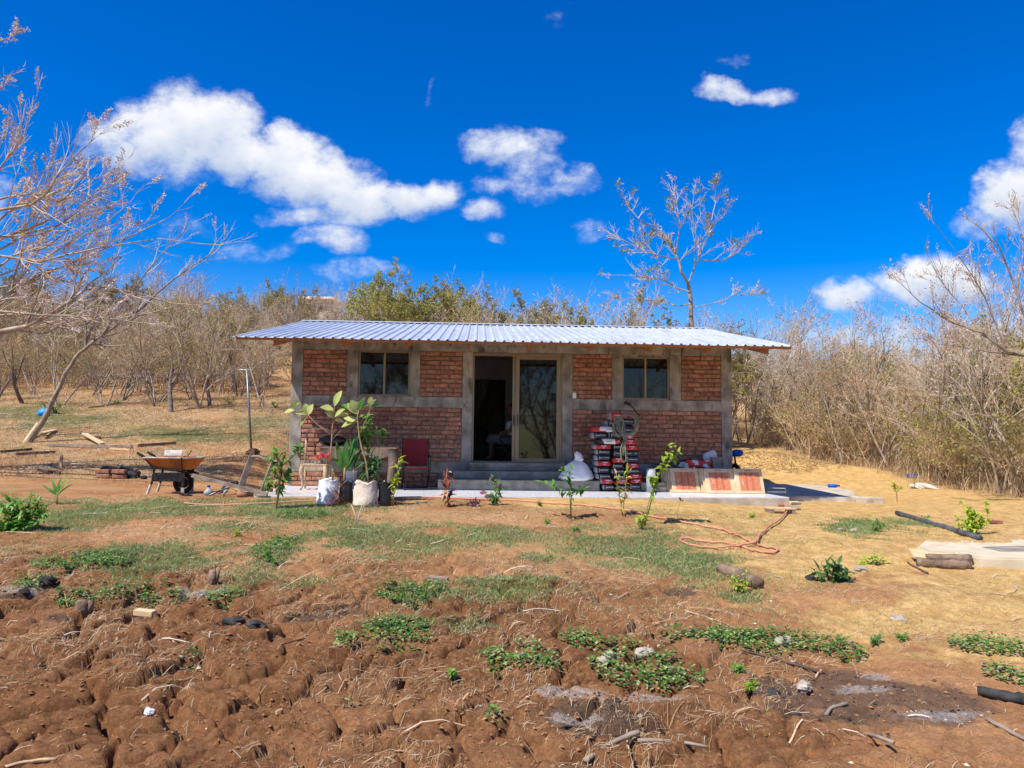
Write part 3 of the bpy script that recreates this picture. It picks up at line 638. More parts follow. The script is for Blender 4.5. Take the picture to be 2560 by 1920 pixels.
part('ridge_cap', 'zinc', lambda m_: m_.add([(EU0-.02, RV-.2, RZ_-.005), (EU0-.02, RV, RZ_+.045), (EU0-.02, RV+.2, RZ_-.005), (EU1+.05, RV-.2, RZ_-.005), (EU1+.05, RV, RZ_+.045), (EU1+.05, RV+.2, RZ_-.005)], [(0, 3, 4, 1), (1, 4, 5, 2)]), roof)
def rafter(m_, u, endv):
    for sgn in (1, -1):
        a = (endv, EZ+slope*(endv-EV)-.05); c = (RV, RZ_-.05)
        pts = [(a[0], a[1]), (c[0], c[1]), (c[0], c[1]-.1), (a[0], a[1]-.1)]
        if sgn < 0: pts = [(2*RV-p[0]+.004, p[1]) for p in pts]
        vs = [(u-.03, p[0], p[1]) for p in pts]+[(u+.03, p[0], p[1]) for p in pts]
        m_.add(vs, [(0, 1, 2, 3), (4, 7, 6, 5), (0, 4, 5, 1), (1, 5, 6, 2), (2, 6, 7, 3), (3, 7, 4, 0)])
for u in (-4.1, -2.96, -1.9, -.84, .22, 1.28, 2.31, 3.34, 4.37): part('rafter', 'rafter', lambda m_: rafter(m_, u, -1.84 if u < 4 else -1.8))
for v in (-1.93, -.95, .3, 1.3, 2.4): part('purlin', 'rafter', lambda m_: m_.box(((EU0+EU1)/2, v, EZ+slope*(v-EV)-.027), (EU1-EU0-.12, .05, .042)))
part('lamp_holder', 'white_plastic', lambda m_: m_.lathe([(.05, .05), (.055, .02), (.03, -.02), (.035, -.06), (.01, -.08)], 10, (4.4, -.4, 2.72)))

# ================================================================ VERANDA
ver = tag(part('veranda', 'concrete_lt', lambda m_: m_.b2((-4.35, -2.2, -.4), (4.56, .40, -.012)), None, bevel=.012, loc=hl(0, 0, 0), rot=(0, 0, HW+R(4.2))), kind='structure')
tm = MB(); tm.box((0, 0, 0), (.442, .442, .012)); tm = tm.mesh('tile', 'tile')
for i in range(20):
    for j in range(6):
        o = link('tile', tm, ver, (-4.35+.2228+i*.4456, -2.2+.22+j*.4456*.985+.003, -.006+random.uniform(-.0008, .0008)), (0, 0, random.choice((0, math.pi/2, math.pi))))
        o.scale = (1, .985, 1)
# ================================================================ TREES
class Tree:
    def __init__(s, seed): s.r = random.Random(seed); s.limb = MB(); s.twig = MB(); s.lp = []; s.fp = []
    def rv(s, k=1.0):
        while True:
            v = Vector((s.r.uniform(-1, 1), s.r.uniform(-1, 1), s.r.uniform(-1, 1)))
            if .05 < v.length < 1: return v.normalized()*k
    def stem(s, p, d, ln, r0, r1, seg, wob, up):
        pts = [Vector(p)]; d = Vector(d).normalized()
        for i in range(seg):
            d = (d + s.rv(wob) + Vector((0, 0, up))).normalized(); pts.append(pts[-1]+d*(ln/seg))
        rad = [r0+(r1-r0)*i/seg for i in range(seg+1)]
        s.put(pts, rad); return pts, rad
    def put(s, pts, rad):
        if rad[0] > .016: s.limb.tube(pts, rad, 7 if rad[0] > .06 else 5, cap=False)
        else: s.twig.tube(pts, rad, 3, cap=False)
    def grow(s, p, d, ln, r, lvl, o):
        last = lvl >= o['lv']
        pts, rad = s.stem(p, d, ln, r, r*(.45 if not last else .3), o['seg'][min(lvl, len(o['seg'])-1)], o['wob'], o['up'])
        if last: s.tip(pts, o); return
        s.side(pts, rad, ln, lvl, o)
    def side(s, pts, rad, ln, lvl, o, start=None):
        K = len(pts)-1; n = o['kids'][min(lvl, len(o['kids'])-1)]; st = o['start'] if start is None else start
        for i in range(n):
            t = s.r.uniform(st, 1.0) if i < n-1 else 1.0; q = t*K; j = min(int(q), K-1); f = q-j
            p = pts[j].lerp(pts[j+1], f); r = (rad[j]+(rad[j+1]-rad[j])*f)
            tan = (pts[j+1]-pts[j]).normalized(); sp = o['spread'] if i < n-1 else o['spread']*.3
            dd = (tan + s.rv(sp) + Vector((0, 0, o['lift']))).normalized()
            s.grow(p, dd, ln*o['dec']*s.r.uniform(.7, 1.15)*(1.15-.45*t), max(r*s.r.uniform(.5, .72), o['rmin']), lvl+1, o)
    def tip(s, pts, o):
        for k in range(o.get('leaf', 0)):
            if s.r.random() < o.get('leafp', 1):
                q = s.r.uniform(.25, 1)*(len(pts)-1); j = min(int(q), len(pts)-2); s.lp.append((pts[j].lerp(pts[j+1], q-j)+s.rv(.03), s.rv()))
        if s.r.random() < o.get('bloom', 0):
            a, b = pts[-2], pts[-1]; ax = (b-a).normalized(); ln = o.get('blen', .2)*s.r.uniform(.5, 1.2)
            for k in range(o.get('bn', 26)):
                t = s.r.random(); s.fp.append((b-ax*ln*.5+ax*ln*t+s.rv(o.get('brad', .03)*(1.15-t*.6)), s.rv()))
        if s.r.random() < o.get('tuft', 0):
            b = pts[-1]
            for k in range(o.get('tn', 9)): s.lp.append((b+s.rv(.10)*s.r.random(), (s.rv()+Vector((.6, 0, -.3))).normalized()))
def quads_at(lst, ln, wd, seed, name, m_):
    n = len(lst); r_ = np.random.default_rng(seed)
    P_ = np.array([tuple(a) for a, _ in lst]).reshape(-1, 3); Dn = np.array([tuple(d) for _, d in lst]).reshape(-1, 3)
    rd = r_.normal(size=(n, 3)); S = np.cross(Dn, rd); S /= np.linalg.norm(S, axis=1)[:, None]+1e-9
    l = (ln*r_.uniform(.6, 1.3, n))[:, None]; w = (wd*r_.uniform(.6, 1.2, n))[:, None]; nn = np.cross(S, Dn)
    v = np.stack([P_, P_+Dn*l*.45+S*w*.5+nn*w*.12, P_+Dn*l, P_+Dn*l*.5-S*w*.5+nn*w*.12], 1).reshape(-1, 3)
    return mesh_np(name, v, np.arange(n*4).reshape(-1, 4), m_)
def finish(t, name, loc, label, cat, group=None, bark='bark', twig='twig', leafm='leaf_olive', ls=(.09, .045), fs=(.03, .026)):
    e = empty(name, loc, label, cat, group)
    if t.limb.v: t.limb.build('trunk', bark, e, smooth=True)
    if t.twig.v: link('twigs', t.twig.mesh('twigs', twig), e)['kind'] = 'stuff'
    if t.lp: link('foliage', quads_at(t.lp, ls[0], ls[1], 1, 'foliage', leafm), e)['kind'] = 'stuff'
    if t.fp: link('blossom', quads_at(t.fp, fs[0], fs[1], 2, 'blossom', 'blossom'), e)['kind'] = 'stuff'
    return e
protos = {}
def make_proto(kind, seed):
    t = Tree(seed); rr = t.r
    if kind == 'bare':
        o = dict(lv=3, seg=[5, 4, 4, 3], wob=.22, up=.0, kids=[6, 6, 6], start=.22, spread=.85, lift=.06, dec=.58, rmin=.0055, leaf=2, leafp=.35)
        for k in range(rr.randint(3, 5)):
            a = rr.uniform(0, 6.28); t.grow((rr.uniform(-.15, .15), rr.uniform(-.15, .15), -.1), (math.cos(a)*.6, math.sin(a)*.6, 1), rr.uniform(3.2, 4.6), rr.uniform(.035, .06), 0, o)
        return t, 'bark', 'twig', 'leaf_dry', (.085, .045)
    if kind == 'forked':
        o = dict(lv=4, seg=[4, 4, 3, 3, 2], wob=.2, up=.04, kids=[4, 5, 5, 4], start=.35, spread=.75, lift=.12, dec=.66, rmin=.0055, leaf=2, leafp=.5)
        t.grow((0, 0, -.1), (rr.uniform(-.3, .3), rr.uniform(-.3, .3), 1), rr.uniform(1.9, 2.5), rr.uniform(.09, .12), 0, o)
        return t, 'bark_dk', 'twig', 'leaf_olive', (.09, .045)
    if kind == 'olive':
        o = dict(lv=3, seg=[5, 4, 3, 2], wob=.2, up=.03, kids=[7, 6, 6], start=.3, spread=.8, lift=.1, dec=.55, rmin=.005, leaf=9, leafp=.8)
        for k in range(rr.randint(2, 4)):
            a = rr.uniform(0, 6.28); t.grow((rr.uniform(-.1, .1), rr.uniform(-.1, .1), -.1), (math.cos(a)*.4, math.sin(a)*.4, 1), rr.uniform(3.3, 4.2), rr.uniform(.045, .07), 0, o)
        return t, 'bark', 'twig', 'leaf_olive', (.11, .05)
    if kind == 'green':
        o = dict(lv=3, seg=[5, 4, 3, 2], wob=.2, up=.03, kids=[8, 7, 6], start=.3, spread=.9, lift=.05, dec=.52, rmin=.005, leaf=9, leafp=.8)
        for k in range(rr.randint(2, 3)):
            a = rr.uniform(0, 6.28); t.grow((rr.uniform(-.1, .1), rr.uniform(-.1, .1), -.1), (math.cos(a)*.4, math.sin(a)*.4, 1), rr.uniform(3.0, 3.8), rr.uniform(.045, .07), 0, o)
        return t, 'bark', 'twig_pale', 'leaf_yolive', (.10, .05)
    if kind == 'pale':
        o = dict(lv=3, seg=[6, 5, 3, 2], wob=.2, up=.03, kids=[8, 7, 5], start=.25, spread=.78, lift=.12, dec=.54, rmin=.005, leaf=1, leafp=.3, bloom=.12, bn=5, blen=.16, brad=.03)
        for k in range(rr.randint(3, 5)):
            a = rr.uniform(0, 6.28); t.grow((rr.uniform(-.2, .2), rr.uniform(-.2, .2), -.1), (math.cos(a)*.38, math.sin(a)*.38, 1), rr.uniform(3.8, 5), rr.uniform(.035, .055), 0, o)
        return t, 'bark', 'twig_pale', 'leaf_dry', (.08, .04)
    if kind == 'brush':
        o = dict(lv=2, seg=[4, 3, 2], wob=.25, up=.02, kids=[7, 6], start=.2, spread=.9, lift=.12, dec=.5, rmin=.004, leaf=4, leafp=.6)
        for k in range(rr.randint(9, 13)):
            a = rr.uniform(0, 6.28); q = rr.uniform(.2, .9); t.grow((rr.uniform(-.5, .5), rr.uniform(-.5, .5), -.05), (math.cos(a)*q, math.sin(a)*q, 1), rr.uniform(1.1, 2.2), rr.uniform(.010, .017), 0, o)
        return t, 'bark', 'twig', 'leaf_dry' if seed % 2 else 'leaf_yolive', (.085, .045)
MT['leaf_yolive'] = mat('yellow olive leaf', (.22,.235,.05), .7, col2=(.42,.38,.10), scale=1.2, bump=0, rnd=.2, trans=.3)
LBL = dict(bare=('dry_tree', 'leafless many-stemmed dry tree'), forked=('forked_tree', 'dark forked tree with fine dry twigs'), olive=('olive_tree', 'bushy tree with sparse olive leaves'), green=('leafy_tree', 'small tree with yellow green leaves'),
           pale=('blossoming_tree', 'pale grey twiggy tree with faint blossom'), brush=('dry_shrub', 'tangled dry shrub'))
for kind, n in (('bare', 3), ('forked', 2), ('olive', 3), ('green', 2), ('pale', 2), ('brush', 4)):
    protos[kind] = [make_proto(kind, 100+17*i+len(kind)) for i in range(n)]
pmesh = {}
for kind, lst in protos.items():
    for i, (t, bk, tw, lf, ls) in enumerate(lst):
        ms = []
        if t.limb.v: ms.append(('trunk', t.limb.mesh('trunk', bk, True)))
        if t.twig.v: ms.append(('twigs', t.twig.mesh('twigs', tw)))
        if t.lp: ms.append(('foliage', quads_at(t.lp, ls[0], ls[1], i, 'foliage', lf)))
        if t.fp: ms.append(('blossom', quads_at(t.fp, .07, .06, i, 'blossom', 'blossom')))
        pmesh[kind, i] = ms
def place(kind, i, x, y, sc, rz, where, group, tilt=(0, 0)):
    nm, lb = LBL[kind]; e = empty(nm, (x, y, float(H(x, y))), lb+' '+where, 'shrub' if kind == 'brush' else 'tree', group)
    e.rotation_euler = (tilt[0], tilt[1], rz); e.scale = (sc, sc, sc*random.uniform(.92, 1.08))
    for n_, me in pmesh[kind, i % len(protos[kind])]:
        c_ = link(n_, me, e)
        if n_ != 'trunk': c_['kind'] = 'stuff'
    return e
placed = []
def scatter(n, xr, yr, ok, mixk, sc, where, gap):
    k = 0; tries = 0
    while k < n and tries < n*30:
        tries += 1; x = random.uniform(*xr); y = random.uniform(*yr)
        if not ok(x, y) or (y < 53 and 655 < 1280+FPX*x/y < 742) or any((x-a)**2+(y-b)**2 < gap*gap for a, b in placed): continue
        placed.append((x, y)); r_ = random.random(); acc = 0
        for kd, w in mixk:
            acc += w
            if r_ <= acc: break
        place(kd, random.randrange(9), x, y, random.uniform(*sc), random.uniform(0, 6.28), where, LBL[kd][0].replace('_', ' ')+'s '+where, (random.uniform(-.08, .08), random.uniform(-.08, .08))); k += 1
def edge_x(y): return float(np.interp(y, [13, 15.3, 20, 26, 31, 40], [10.9, 10.6, 10.2, 9.6, 9.0, 6]))
inview = lambda x, y, m_=1.06: abs(x) < y*.674*m_+2.0
# right-hand thicket along the track
scatter(80, (9, 28), (13.5, 30), lambda x, y: edge_x(y)+.3 < x < edge_x(y)+5 and inview(x, y), [('brush', .55), ('bare', .2), ('green', .1), ('pale', .15)], (.6, 1.0), 'beside the sandy track', .6)
scatter(75, (9, 40), (17, 44), lambda x, y: edge_x(y)+1.5 < x and inview(x, y), [('bare', .3), ('olive', .18), ('green', .2), ('pale', .12), ('forked', .08), ('brush', .12)], (.55, .9), 'beside the sandy track', .95)
# behind the house
scatter(60, (-5, 13), (28.5, 48), lambda x, y: inview(x, y), [('bare', .2), ('olive', .22), ('green', .2), ('pale', .3), ('forked', .08)], (.55, .98), 'behind the zinc roof', 1.1)
# left hillside
scatter(120, (-40, -3), (33.5, 56), lambda x, y: inview(x, y) and y > 33.5+.15*(x+14), [('bare', .28), ('olive', .32), ('green', .12), ('pale', .18), ('forked', .10)], (.55, 1.0), 'on the hillside past the wheelbarrow', 1.05)
scatter(60, (-30, -6), (32.5, 40), lambda x, y: inview(x, y), [('brush', .8), ('forked', .2)], (.7, 1.15), 'on the hillside past the wheelbarrow', 1.0)
scatter(16, (-24, -7), (27, 34), lambda x, y: inview(x, y), [('bare', .4), ('pale', .35), ('forked', .25)], (.55, .85), 'in the upper clearing', 1.6)
scatter(34, (-60, 40), (56, 80), lambda x, y: inview(x, y), [('olive', .4), ('pale', .35), ('bare', .25)], (.7, 1.0), 'far up the slope', 2.4)
for (px, yy, sc) in [(1010, 31, 1.15), (1090, 32, 1.2), (1160, 33, 1.1), (1225, 32, .95), (960, 34, 1.1)]:
    xx = D(px, 900, yy).x; place('green', px, xx, yy, sc, px, 'rounded above the roof ridge', 'leafy trees above the roof ridge')
for k_ in range(17):
    px = 1215+42*k_+random.uniform(-15, 15); yy = 27.5+random.uniform(0, 4); kd = ['pale', 'bare', 'pale', 'olive', 'green'][k_ % 5]
    place(kd, k_, D(px, 900, yy).x, yy, random.uniform(.85, 1.1), px, 'behind the zinc roof', LBL[kd][0].replace('_', ' ')+'s behind the zinc roof')
# single trees standing in the dry grass of the clearing, left of the house
def at_px(px, py, kind, i, sc, label, rz=0, tilt=(0, 0)):
    p = G(px, py); e = place(kind, i, p.x, p.y, sc, rz, '', None, tilt); e['label'] = label
    if 'group' in e: del e['group']
    return e
at_px(428, 1030, 'forked', 0, .85, 'dark forked tree with a V-shaped trunk in the dry grass', 1.0)
at_px(505, 1020, 'bare', 1, .85, 'straight pale-stemmed tree in the clearing beside the V-shaped tree', 2.0)
at_px(292, 988, 'pale', 0, .85, 'curved pale trunk with a bushy plant at its foot', .6, (0, .18))
at_px(322, 992, 'forked', 1, .8, 'grey twin-trunked tree between the curved trunk and the V-shaped tree', 4)
at_px(146, 1012, 'pale', 1, .7, 'thin speckled sapling tree behind the leaning trunk', 3, (.05, -.12))
at_px(398, 1003, 'bare', 2, .75, 'dark-footed tree just behind the V-shaped tree', 5)
at_px(562, 985, 'pale', 0, .8, 'slender pale tree in the grass behind the metal post', 4.4)
at_px(598, 990, 'bare', 0, .6, 'small bare tree in the grass below the beige house', .4)
# trees behind the viewer, seen in the window panes and by their shade
for (x, y, kd, i, sc) in [(-4.2,-7,'forked',0,1.25), (-.5,-9,'olive',0,1.2), (3.5,-7.5,'forked',1,1.2), (7.5,-9,'pale',0,1.2), (-8.5,-8,'bare',1,1.2), (1.5,-13,'bare',2,1.5), (5.5,-14,'olive',1,1.5), (-3,-15,'pale',1,1.5), (10.5,-12,'forked',0,1.4), (-7,-14,'olive',2,1.4)]:
    place(kd, i, x, y, sc, x, 'downhill facing the house front', 'trees downhill')
# a taller tree beside the viewer: its branches shade the foreground
t = Tree(5); o = dict(lv=4, seg=[4, 4, 3, 3, 2], wob=.16, up=.0, kids=[6, 5, 5, 5], start=.4, spread=.85, lift=.05, dec=.62, rmin=.006, leaf=2, leafp=.5)
pts, rad = t.stem((0, 0, -.2), (.2, .3, 1), 6.6, .075, .05, 6, .04, .0); t.side(pts, rad, 2.7, 0, o, .9)
finish(t, 'shade_tree', (-6.2, -2.6, float(H(-6.2, -2.6))), 'tall clear-stemmed tree whose branch shade falls on the soil', 'tree', ls=(.12, .06))
# --- big blossoming tree reaching in from the left
t = Tree(21); FB = dict(lv=3, seg=[4, 5, 4, 3], wob=.17, up=.02, kids=[4, 7, 6], start=.12, spread=.75, lift=.13, dec=.58, rmin=.0055, leaf=0, bloom=.16, bn=52, blen=.36, brad=.042)
KD = 1.56; TX, TY = -13.4, 9.6*KD
def px_limb(t, L_, r0, r1, ln, o, lvl=1, start=.15, kids=None):
    pts = [D(a, b, d) for a, b, d in L_]; out = []
    for i in range(len(pts)-1):
        for k in range(3): out.append(pts[i].lerp(pts[i+1], k/3)+t.rv(.012))
    out.append(pts[-1]); rad = [r0+(r1-r0)*i/(len(out)-1) for i in range(len(out))]; t.put(out, rad)
    o2 = dict(o); 
    if kids: o2['kids'] = [kids]*2+o['kids'][2:]
    t.side(out, rad, ln, lvl, o2, start)
base = Vector((TX, TY, float(H(TX, TY))-.1)); fork = D(-330, 930, TY)
t.put([base, base.lerp(fork, .5)+Vector((.08, 0, 0)), fork], [.26, .22, .16])
f2_ = D(-300, 640, TY); t.put([fork, fork.lerp(f2_, .5)+Vector((-.06, .05, 0)), f2_], [.15, .12, .09])
f3_ = D(-260, 380, TY); t.put([f2_, f2_.lerp(f3_, .5)+Vector((.06, 0, 0)), f3_], [.075, .06, .05])
A = -330
for L_, r0, r1, ln, kd in [
  ([(A,930,TY),(-160,880,9.4),(0,830,9.2),(65,815,9.2),(120,790,9.2),(160,762,9.2),(215,723,9.3),(265,718,9.3),(330,730,9.4),(420,755,9.5)], .06, .012, 1.3, 11),
  ([(A,930,TY),(-150,850,9.0),(0,778,8.8),(70,785,8.8),(160,790,8.8),(240,793,8.9),(340,806,9.0)], .03, .006, 1.1, 8),
  ([(-300,640,TY),(-150,790,9.6),(0,750,9.6),(40,718,9.6),(100,690,9.6),(200,650,9.5),(330,590,9.4),(420,545,9.3)], .045, .007, 1.6, 12),
  ([(-300,640,TY),(-130,690,9.2),(0,640,9.1),(100,655,9.1),(240,620,9.2),(400,598,9.3),(535,612,9.4)], .035, .006, 1.4, 12),
  ([(-300,640,TY),(-120,560,9.2),(0,525,9.1),(80,512,9.0),(120,480,9.0),(150,430,9.0),(200,380,9.0),(238,345,9.0)], .038, .006, 1.3, 11),
  ([(-260,380,TY),(-110,480,9.8),(0,420,9.8),(30,380,9.8),(60,340,9.8),(75,270,9.8),(92,240,9.8)], .028, .005, 1.1, 10),
  ([(-300,640,TY),(-120,640,9.9),(0,600,9.9),(60,570,9.9),(95,520,9.9),(115,450,9.9),(138,392,9.9)], .03, .005, 1.2, 10),
  ([(-260,380,TY),(-140,240,9.6),(-60,130,9.5),(20,95,9.4)], .03, .005, .7, 5),
  ([(-260,380,TY),(-120,290,9.3),(-40,215,9.3),(25,190,9.3)], .03, .005, .7, 5),
  ([(-300,640,TY),(-130,700,10.2),(0,690,10.3),(120,640,10.3),(260,560,10.2),(330,500,10.2)], .03, .005, 1.3, 11),
  ([(-300,640,TY),(-100,600,9.4),(40,590,9.4),(150,560,9.4),(240,480,9.4),(290,420,9.4)], .028, .005, 1.2, 11)]:
    L_ = [(a_, b_, d_ if d_ == TY else d_*KD) for a_, b_, d_ in L_]; px_limb(t, L_, r0*.95, r1*1.2, ln*1.2, FB, 1, .25, int(kd*1.3))
for k_ in range(9):
    ya = 500+42*k_; L_ = [(-300, 640+k_*25, TY), (-130, ya+40, 9.5*KD)]; q_ = t.r.uniform(-.5, .12)
    for j_ in range(6): L_.append((j_*52+t.r.uniform(-8, 8), ya+j_*52*q_+t.r.uniform(-14, 14)-j_*j_*t.r.uniform(0, 2.5), (9.1+.12*k_)*KD))
    px_limb(t, L_, .03, .006, 1.4, FB, 1, .3, 11)
e = finish(t, 'blossoming_tree', (0, 0, 0), 'large spreading tree with pink blossom spikes and bare grey limbs', 'tree', twig='twig_pale', bark='bark', fs=(.045, .038))
# --- leaning, bent trunk beside the plank heap
t = Tree(33); y0 = G(72, 1106).y
SB = dict(FB); SB.update(bloom=.25, bn=22, blen=.22, kids=[4, 5, 4], dec=.5)
PL = [(68,1112),(110,1050),(140,985),(165,930),(200,880),(240,850),(285,818),(345,790),(420,772),(520,745)]
pts = [D(a, b, y0) for a, b in PL]; out = []
for i in range(len(pts)-1):
    for k in range(3): out.append(pts[i].lerp(pts[i+1], k/3)+t.rv(.015))
rad = [.085-.072*(i/(len(out)-1))**.8 for i in range(len(out))]; t.put(out, rad); t.side(out, rad, 2.0, 1, dict(SB, kids=[16, 12, 5]), .5)
for L_ in ([(210,870,y0),(240,790,y0),(275,690,y0+.3),(300,610,y0+.4)], [(255,838,y0),(320,740,y0-.2),(390,650,y0-.3),(480,560,y0-.4)], [(330,795,y0),(430,700,y0),(520,640,y0),(560,600,y0)]):
    px_limb(t, L_, .03, .008, 1.5, SB, 1, .2, 10)
finish(t, 'leaning_tree', (0, 0, 0), 'slender trunk leaning and bending over the plank heap', 'tree', twig='twig_pale')
# --- tall feathery tree rising behind the roof
t = Tree(44); yb = 25.0
TB = dict(lv=3, seg=[4, 4, 3, 2], wob=.16, up=.04, kids=[4, 8, 9], start=.2, spread=.85, lift=.16, dec=.56, rmin=.006, leaf=0, bloom=.05, bn=10, blen=.28, brad=.05, tuft=.035, tn=12)
g0 = Vector((D(1738, 900, yb).x, yb, float(H(D(1738, 900, yb).x, yb))))
trunk = [g0, D(1738, 850, yb), D(1728, 824, yb), D(1726, 745, yb), D(1721, 712, yb)]
t.put([trunk[0], trunk[1], trunk[2], trunk[3], trunk[4]], [.12, .09, .085, .07, .06])
for L_, r0, kd in [([(1721,712),(1703,680),(1695,648),(1672,602),(1640,576),(1597,547),(1568,514),(1545,480)], .085, 14), ([(1721,712),(1735,670),(1747,645),(1770,590),(1773,576),(1802,545),(1815,520)], .055, 10), ([(1745,650),(1775,652),(1809,651),(1845,630),(1880,596)], .035, 8),
   ([(1695,648),(1650,640),(1600,625),(1560,600),(1530,585)], .04, 9), ([(1726,730),(1690,720),(1660,700),(1600,690),(1530,688)], .045, 10), ([(1726,760),(1690,765),(1660,750),(1610,752),(1540,745)], .04, 9), ([(1690,630),(1700,560),(1690,500),(1680,460)], .04, 9), ([(1735,670),(1740,600),(1730,530),(1735,475)], .035, 8), ([(1726,770),(1780,760),(1830,740),(1880,738)], .035, 7), ([(1660,700),(1640,640),(1590,590)], .03, 7), ([(1770,590),(1790,500),(1788,470)], .025, 5)]:
    px_limb(t, [(a, b, yb+random.uniform(-.5, .5)) for a, b in L_], r0*.55, .009, 1.15, TB, 1, .25, int(kd*1.6))
finish(t, 'tall_tree', (0, 0, 0), 'tall open tree with tufts of leaves rising behind the zinc roof', 'tree', bark='bark', twig='twig_pale', leafm='leaf_tuft' if 'leaf_tuft' in MT else 'leaf_olive', ls=(.15, .055), fs=(.07, .05))
# --- arching tree with hanging pods at the right edge
t = Tree(55); ye = 14.2
EB = dict(FB); EB.update(bloom=.35, bn=12, blen=.3, brad=.03, lift=.2, spread=.55)
gx_ = D(2680, 1100, ye).x; g0 = Vector((gx_, ye, float(H(gx_, ye))))
k1 = D(2640, 930, ye); t.put([g0-Vector((0, 0, .1)), g0.lerp(k1, .5)+Vector((.05, 0, 0)), k1], [.11, .09, .07])
for L_, r0, kd in [([(2640,930),(2560,890),(2514,880),(2456,833),(2379,806),(2301,756),(2251,709)], .035, 12), ([(2640,930),(2590,850),(2555,780),(2533,700),(2500,620),(2440,560),(2410,650)], .03, 12), ([(2640,930),(2600,800),(2570,700),(2560,600),(2530,520)], .03, 11), ([(2560,890),(2480,880),(2420,870),(2340,860)], .02, 8), ([(2514,880),(2470,760),(2440,700),(2330,550)], .018, 8), ([(2456,833),(2400,760),(2350,700),(2320,640)], .015, 7)]:
    px_limb(t, [(a, b, ye+random.uniform(-.3, .3)) for a, b in L_], r0, .004, .9, EB, 1, .25, kd)
finish(t, 'arching_tree', (0, 0, 0), 'arching bare tree with small hanging pods at the track edge', 'tree', bark='bark_dk', twig='twig')

# --- undergrowth: dry stems and grass that nobody could count
def stems_np(px_, py_, hh, lean, wd, name, mats, seed, bend=.35):
    n = len(px_); r_ = np.random.default_rng(seed); z0 = HF(px_, py_)-.02
    a = r_.uniform(0, 6.283, n); l = lean*r_.uniform(.2, 1, n); dx = np.cos(a)*l; dy_ = np.sin(a)*l; h = hh*r_.uniform(.45, 1.15, n)
    sa = r_.uniform(0, 6.283, n); sxx = np.cos(sa)*wd*.5; syy = np.sin(sa)*wd*.5
    b0 = np.stack([px_, py_, z0], -1); m1 = np.stack([px_+dx*h*.4, py_+dy_*h*.4, z0+h*.55], -1); t1 = np.stack([px_+dx*h*(1+bend), py_+dy_*h*(1+bend), z0+h], -1)
    S = np.stack([sxx, syy, np.zeros(n)], -1)
    v = np.stack([b0-S, b0+S, m1-S*.75, m1+S*.75, t1], 1).reshape(-1, 3); k = np.arange(n)[:, None]*5
    f = np.concatenate([k+np.array([[0, 1, 3]]), k+np.array([[0, 3, 2]]), k+np.array([[2, 3, 4]])], 0)
    mi = np.tile(r_.integers(0, len(mats), n), 3) if len(mats) > 1 else None
    return mesh_np(name, v, f, mats, midx=mi)
MT['straw'] = mat('dry straw', (.44,.31,.16), .85, col2=(.64,.48,.27), scale=.9, bump=0, trans=.25)
MT['straw_br'] = mat('brown straw', (.27,.165,.085), .9, col2=(.42,.28,.15), scale=.9, bump=0, trans=.2)
MT['grass'] = mat('short grass', (.075,.215,.06), .7, col2=(.18,.36,.11), scale=1.3, bump=0, trans=.3)
MT['grass_pale'] = mat('pale grass', (.28,.36,.12), .75, col2=(.48,.48,.21), scale=1.3, bump=0, trans=.3)
def rnd_in(n, fn, xr, yr, seed):
    r_ = np.random.default_rng(seed); x = r_.uniform(*xr, n); y = r_.uniform(*yr, n); k = r_.uniform(0, 1, n) < fn(x, y); return x[k], y[k]
ex = lambda y: np.interp(y, [13, 15.3, 20, 26, 31, 40], [10.9, 10.6, 10.2, 9.6, 9.0, 6])
x, y = rnd_in(30000, lambda x, y: (sstep(-.3, .5, x-ex(y))*(1-sstep(2.5, 7, x-ex(y)))*.9*(np.abs(x) < y*.72+2)), (8, 20), (12.5, 34), 5)
tag(link('dry_grass', stems_np(x, y, .34, .5, .012, 'dry_grass', ['straw', 'straw_br', 'straw'], 6)), 'tan dry grass along the edge of the sandy track', 'grass', kind='stuff')
x, y = rnd_in(24000, lambda x, y: sstep(.1, 1, x-ex(y))*.7*(np.abs(x) < y*.72+2), (8, 26), (13, 34), 8)
tag(link('undergrowth', stems_np(x, y, .95, .85, .014, 'undergrowth', ['twig', 'straw_br', 'twig_pale', 'straw'], 9, .15)), 'tangle of thin dry stems filling the thicket beside the track', 'undergrowth', kind='stuff')
x, y = rnd_in(30000, lambda x, y: sstep(32, 35, y)*.9*(np.abs(x) < y*.72)*(np.abs(1280+FPX*x/y-700) > 45), (-34, 9), (31, 48), 12)
tag(link('undergrowth', stems_np(x, y, .95, .8, .022, 'undergrowth', ['twig', 'straw_br', 'twig_pale'], 13, .15)), 'tangle of thin dry stems under the trees on the hillside', 'undergrowth', kind='stuff')
x, y = rnd_in(70000, lambda x, y: sstep(14.5, 16, y)*(1-.5*sstep(30, 36, y))*(.25+.75*sstep(.4, .6, fbm(x*.7, y*.7, 4, 3)))*(np.abs(x) < y*.70+1)*(1-.6*emask(GRASS, x, y)), (-26, -4.9), (15, 36), 14)
tag(link('dry_grass', stems_np(x, y, .12, 1.1, .012, 'dry_grass', ['straw', 'straw_br', 'straw', 'straw_br', 'grass_pale'], 15)), 'short bleached grass over the slope behind the wheelbarrow', 'grass', kind='stuff')
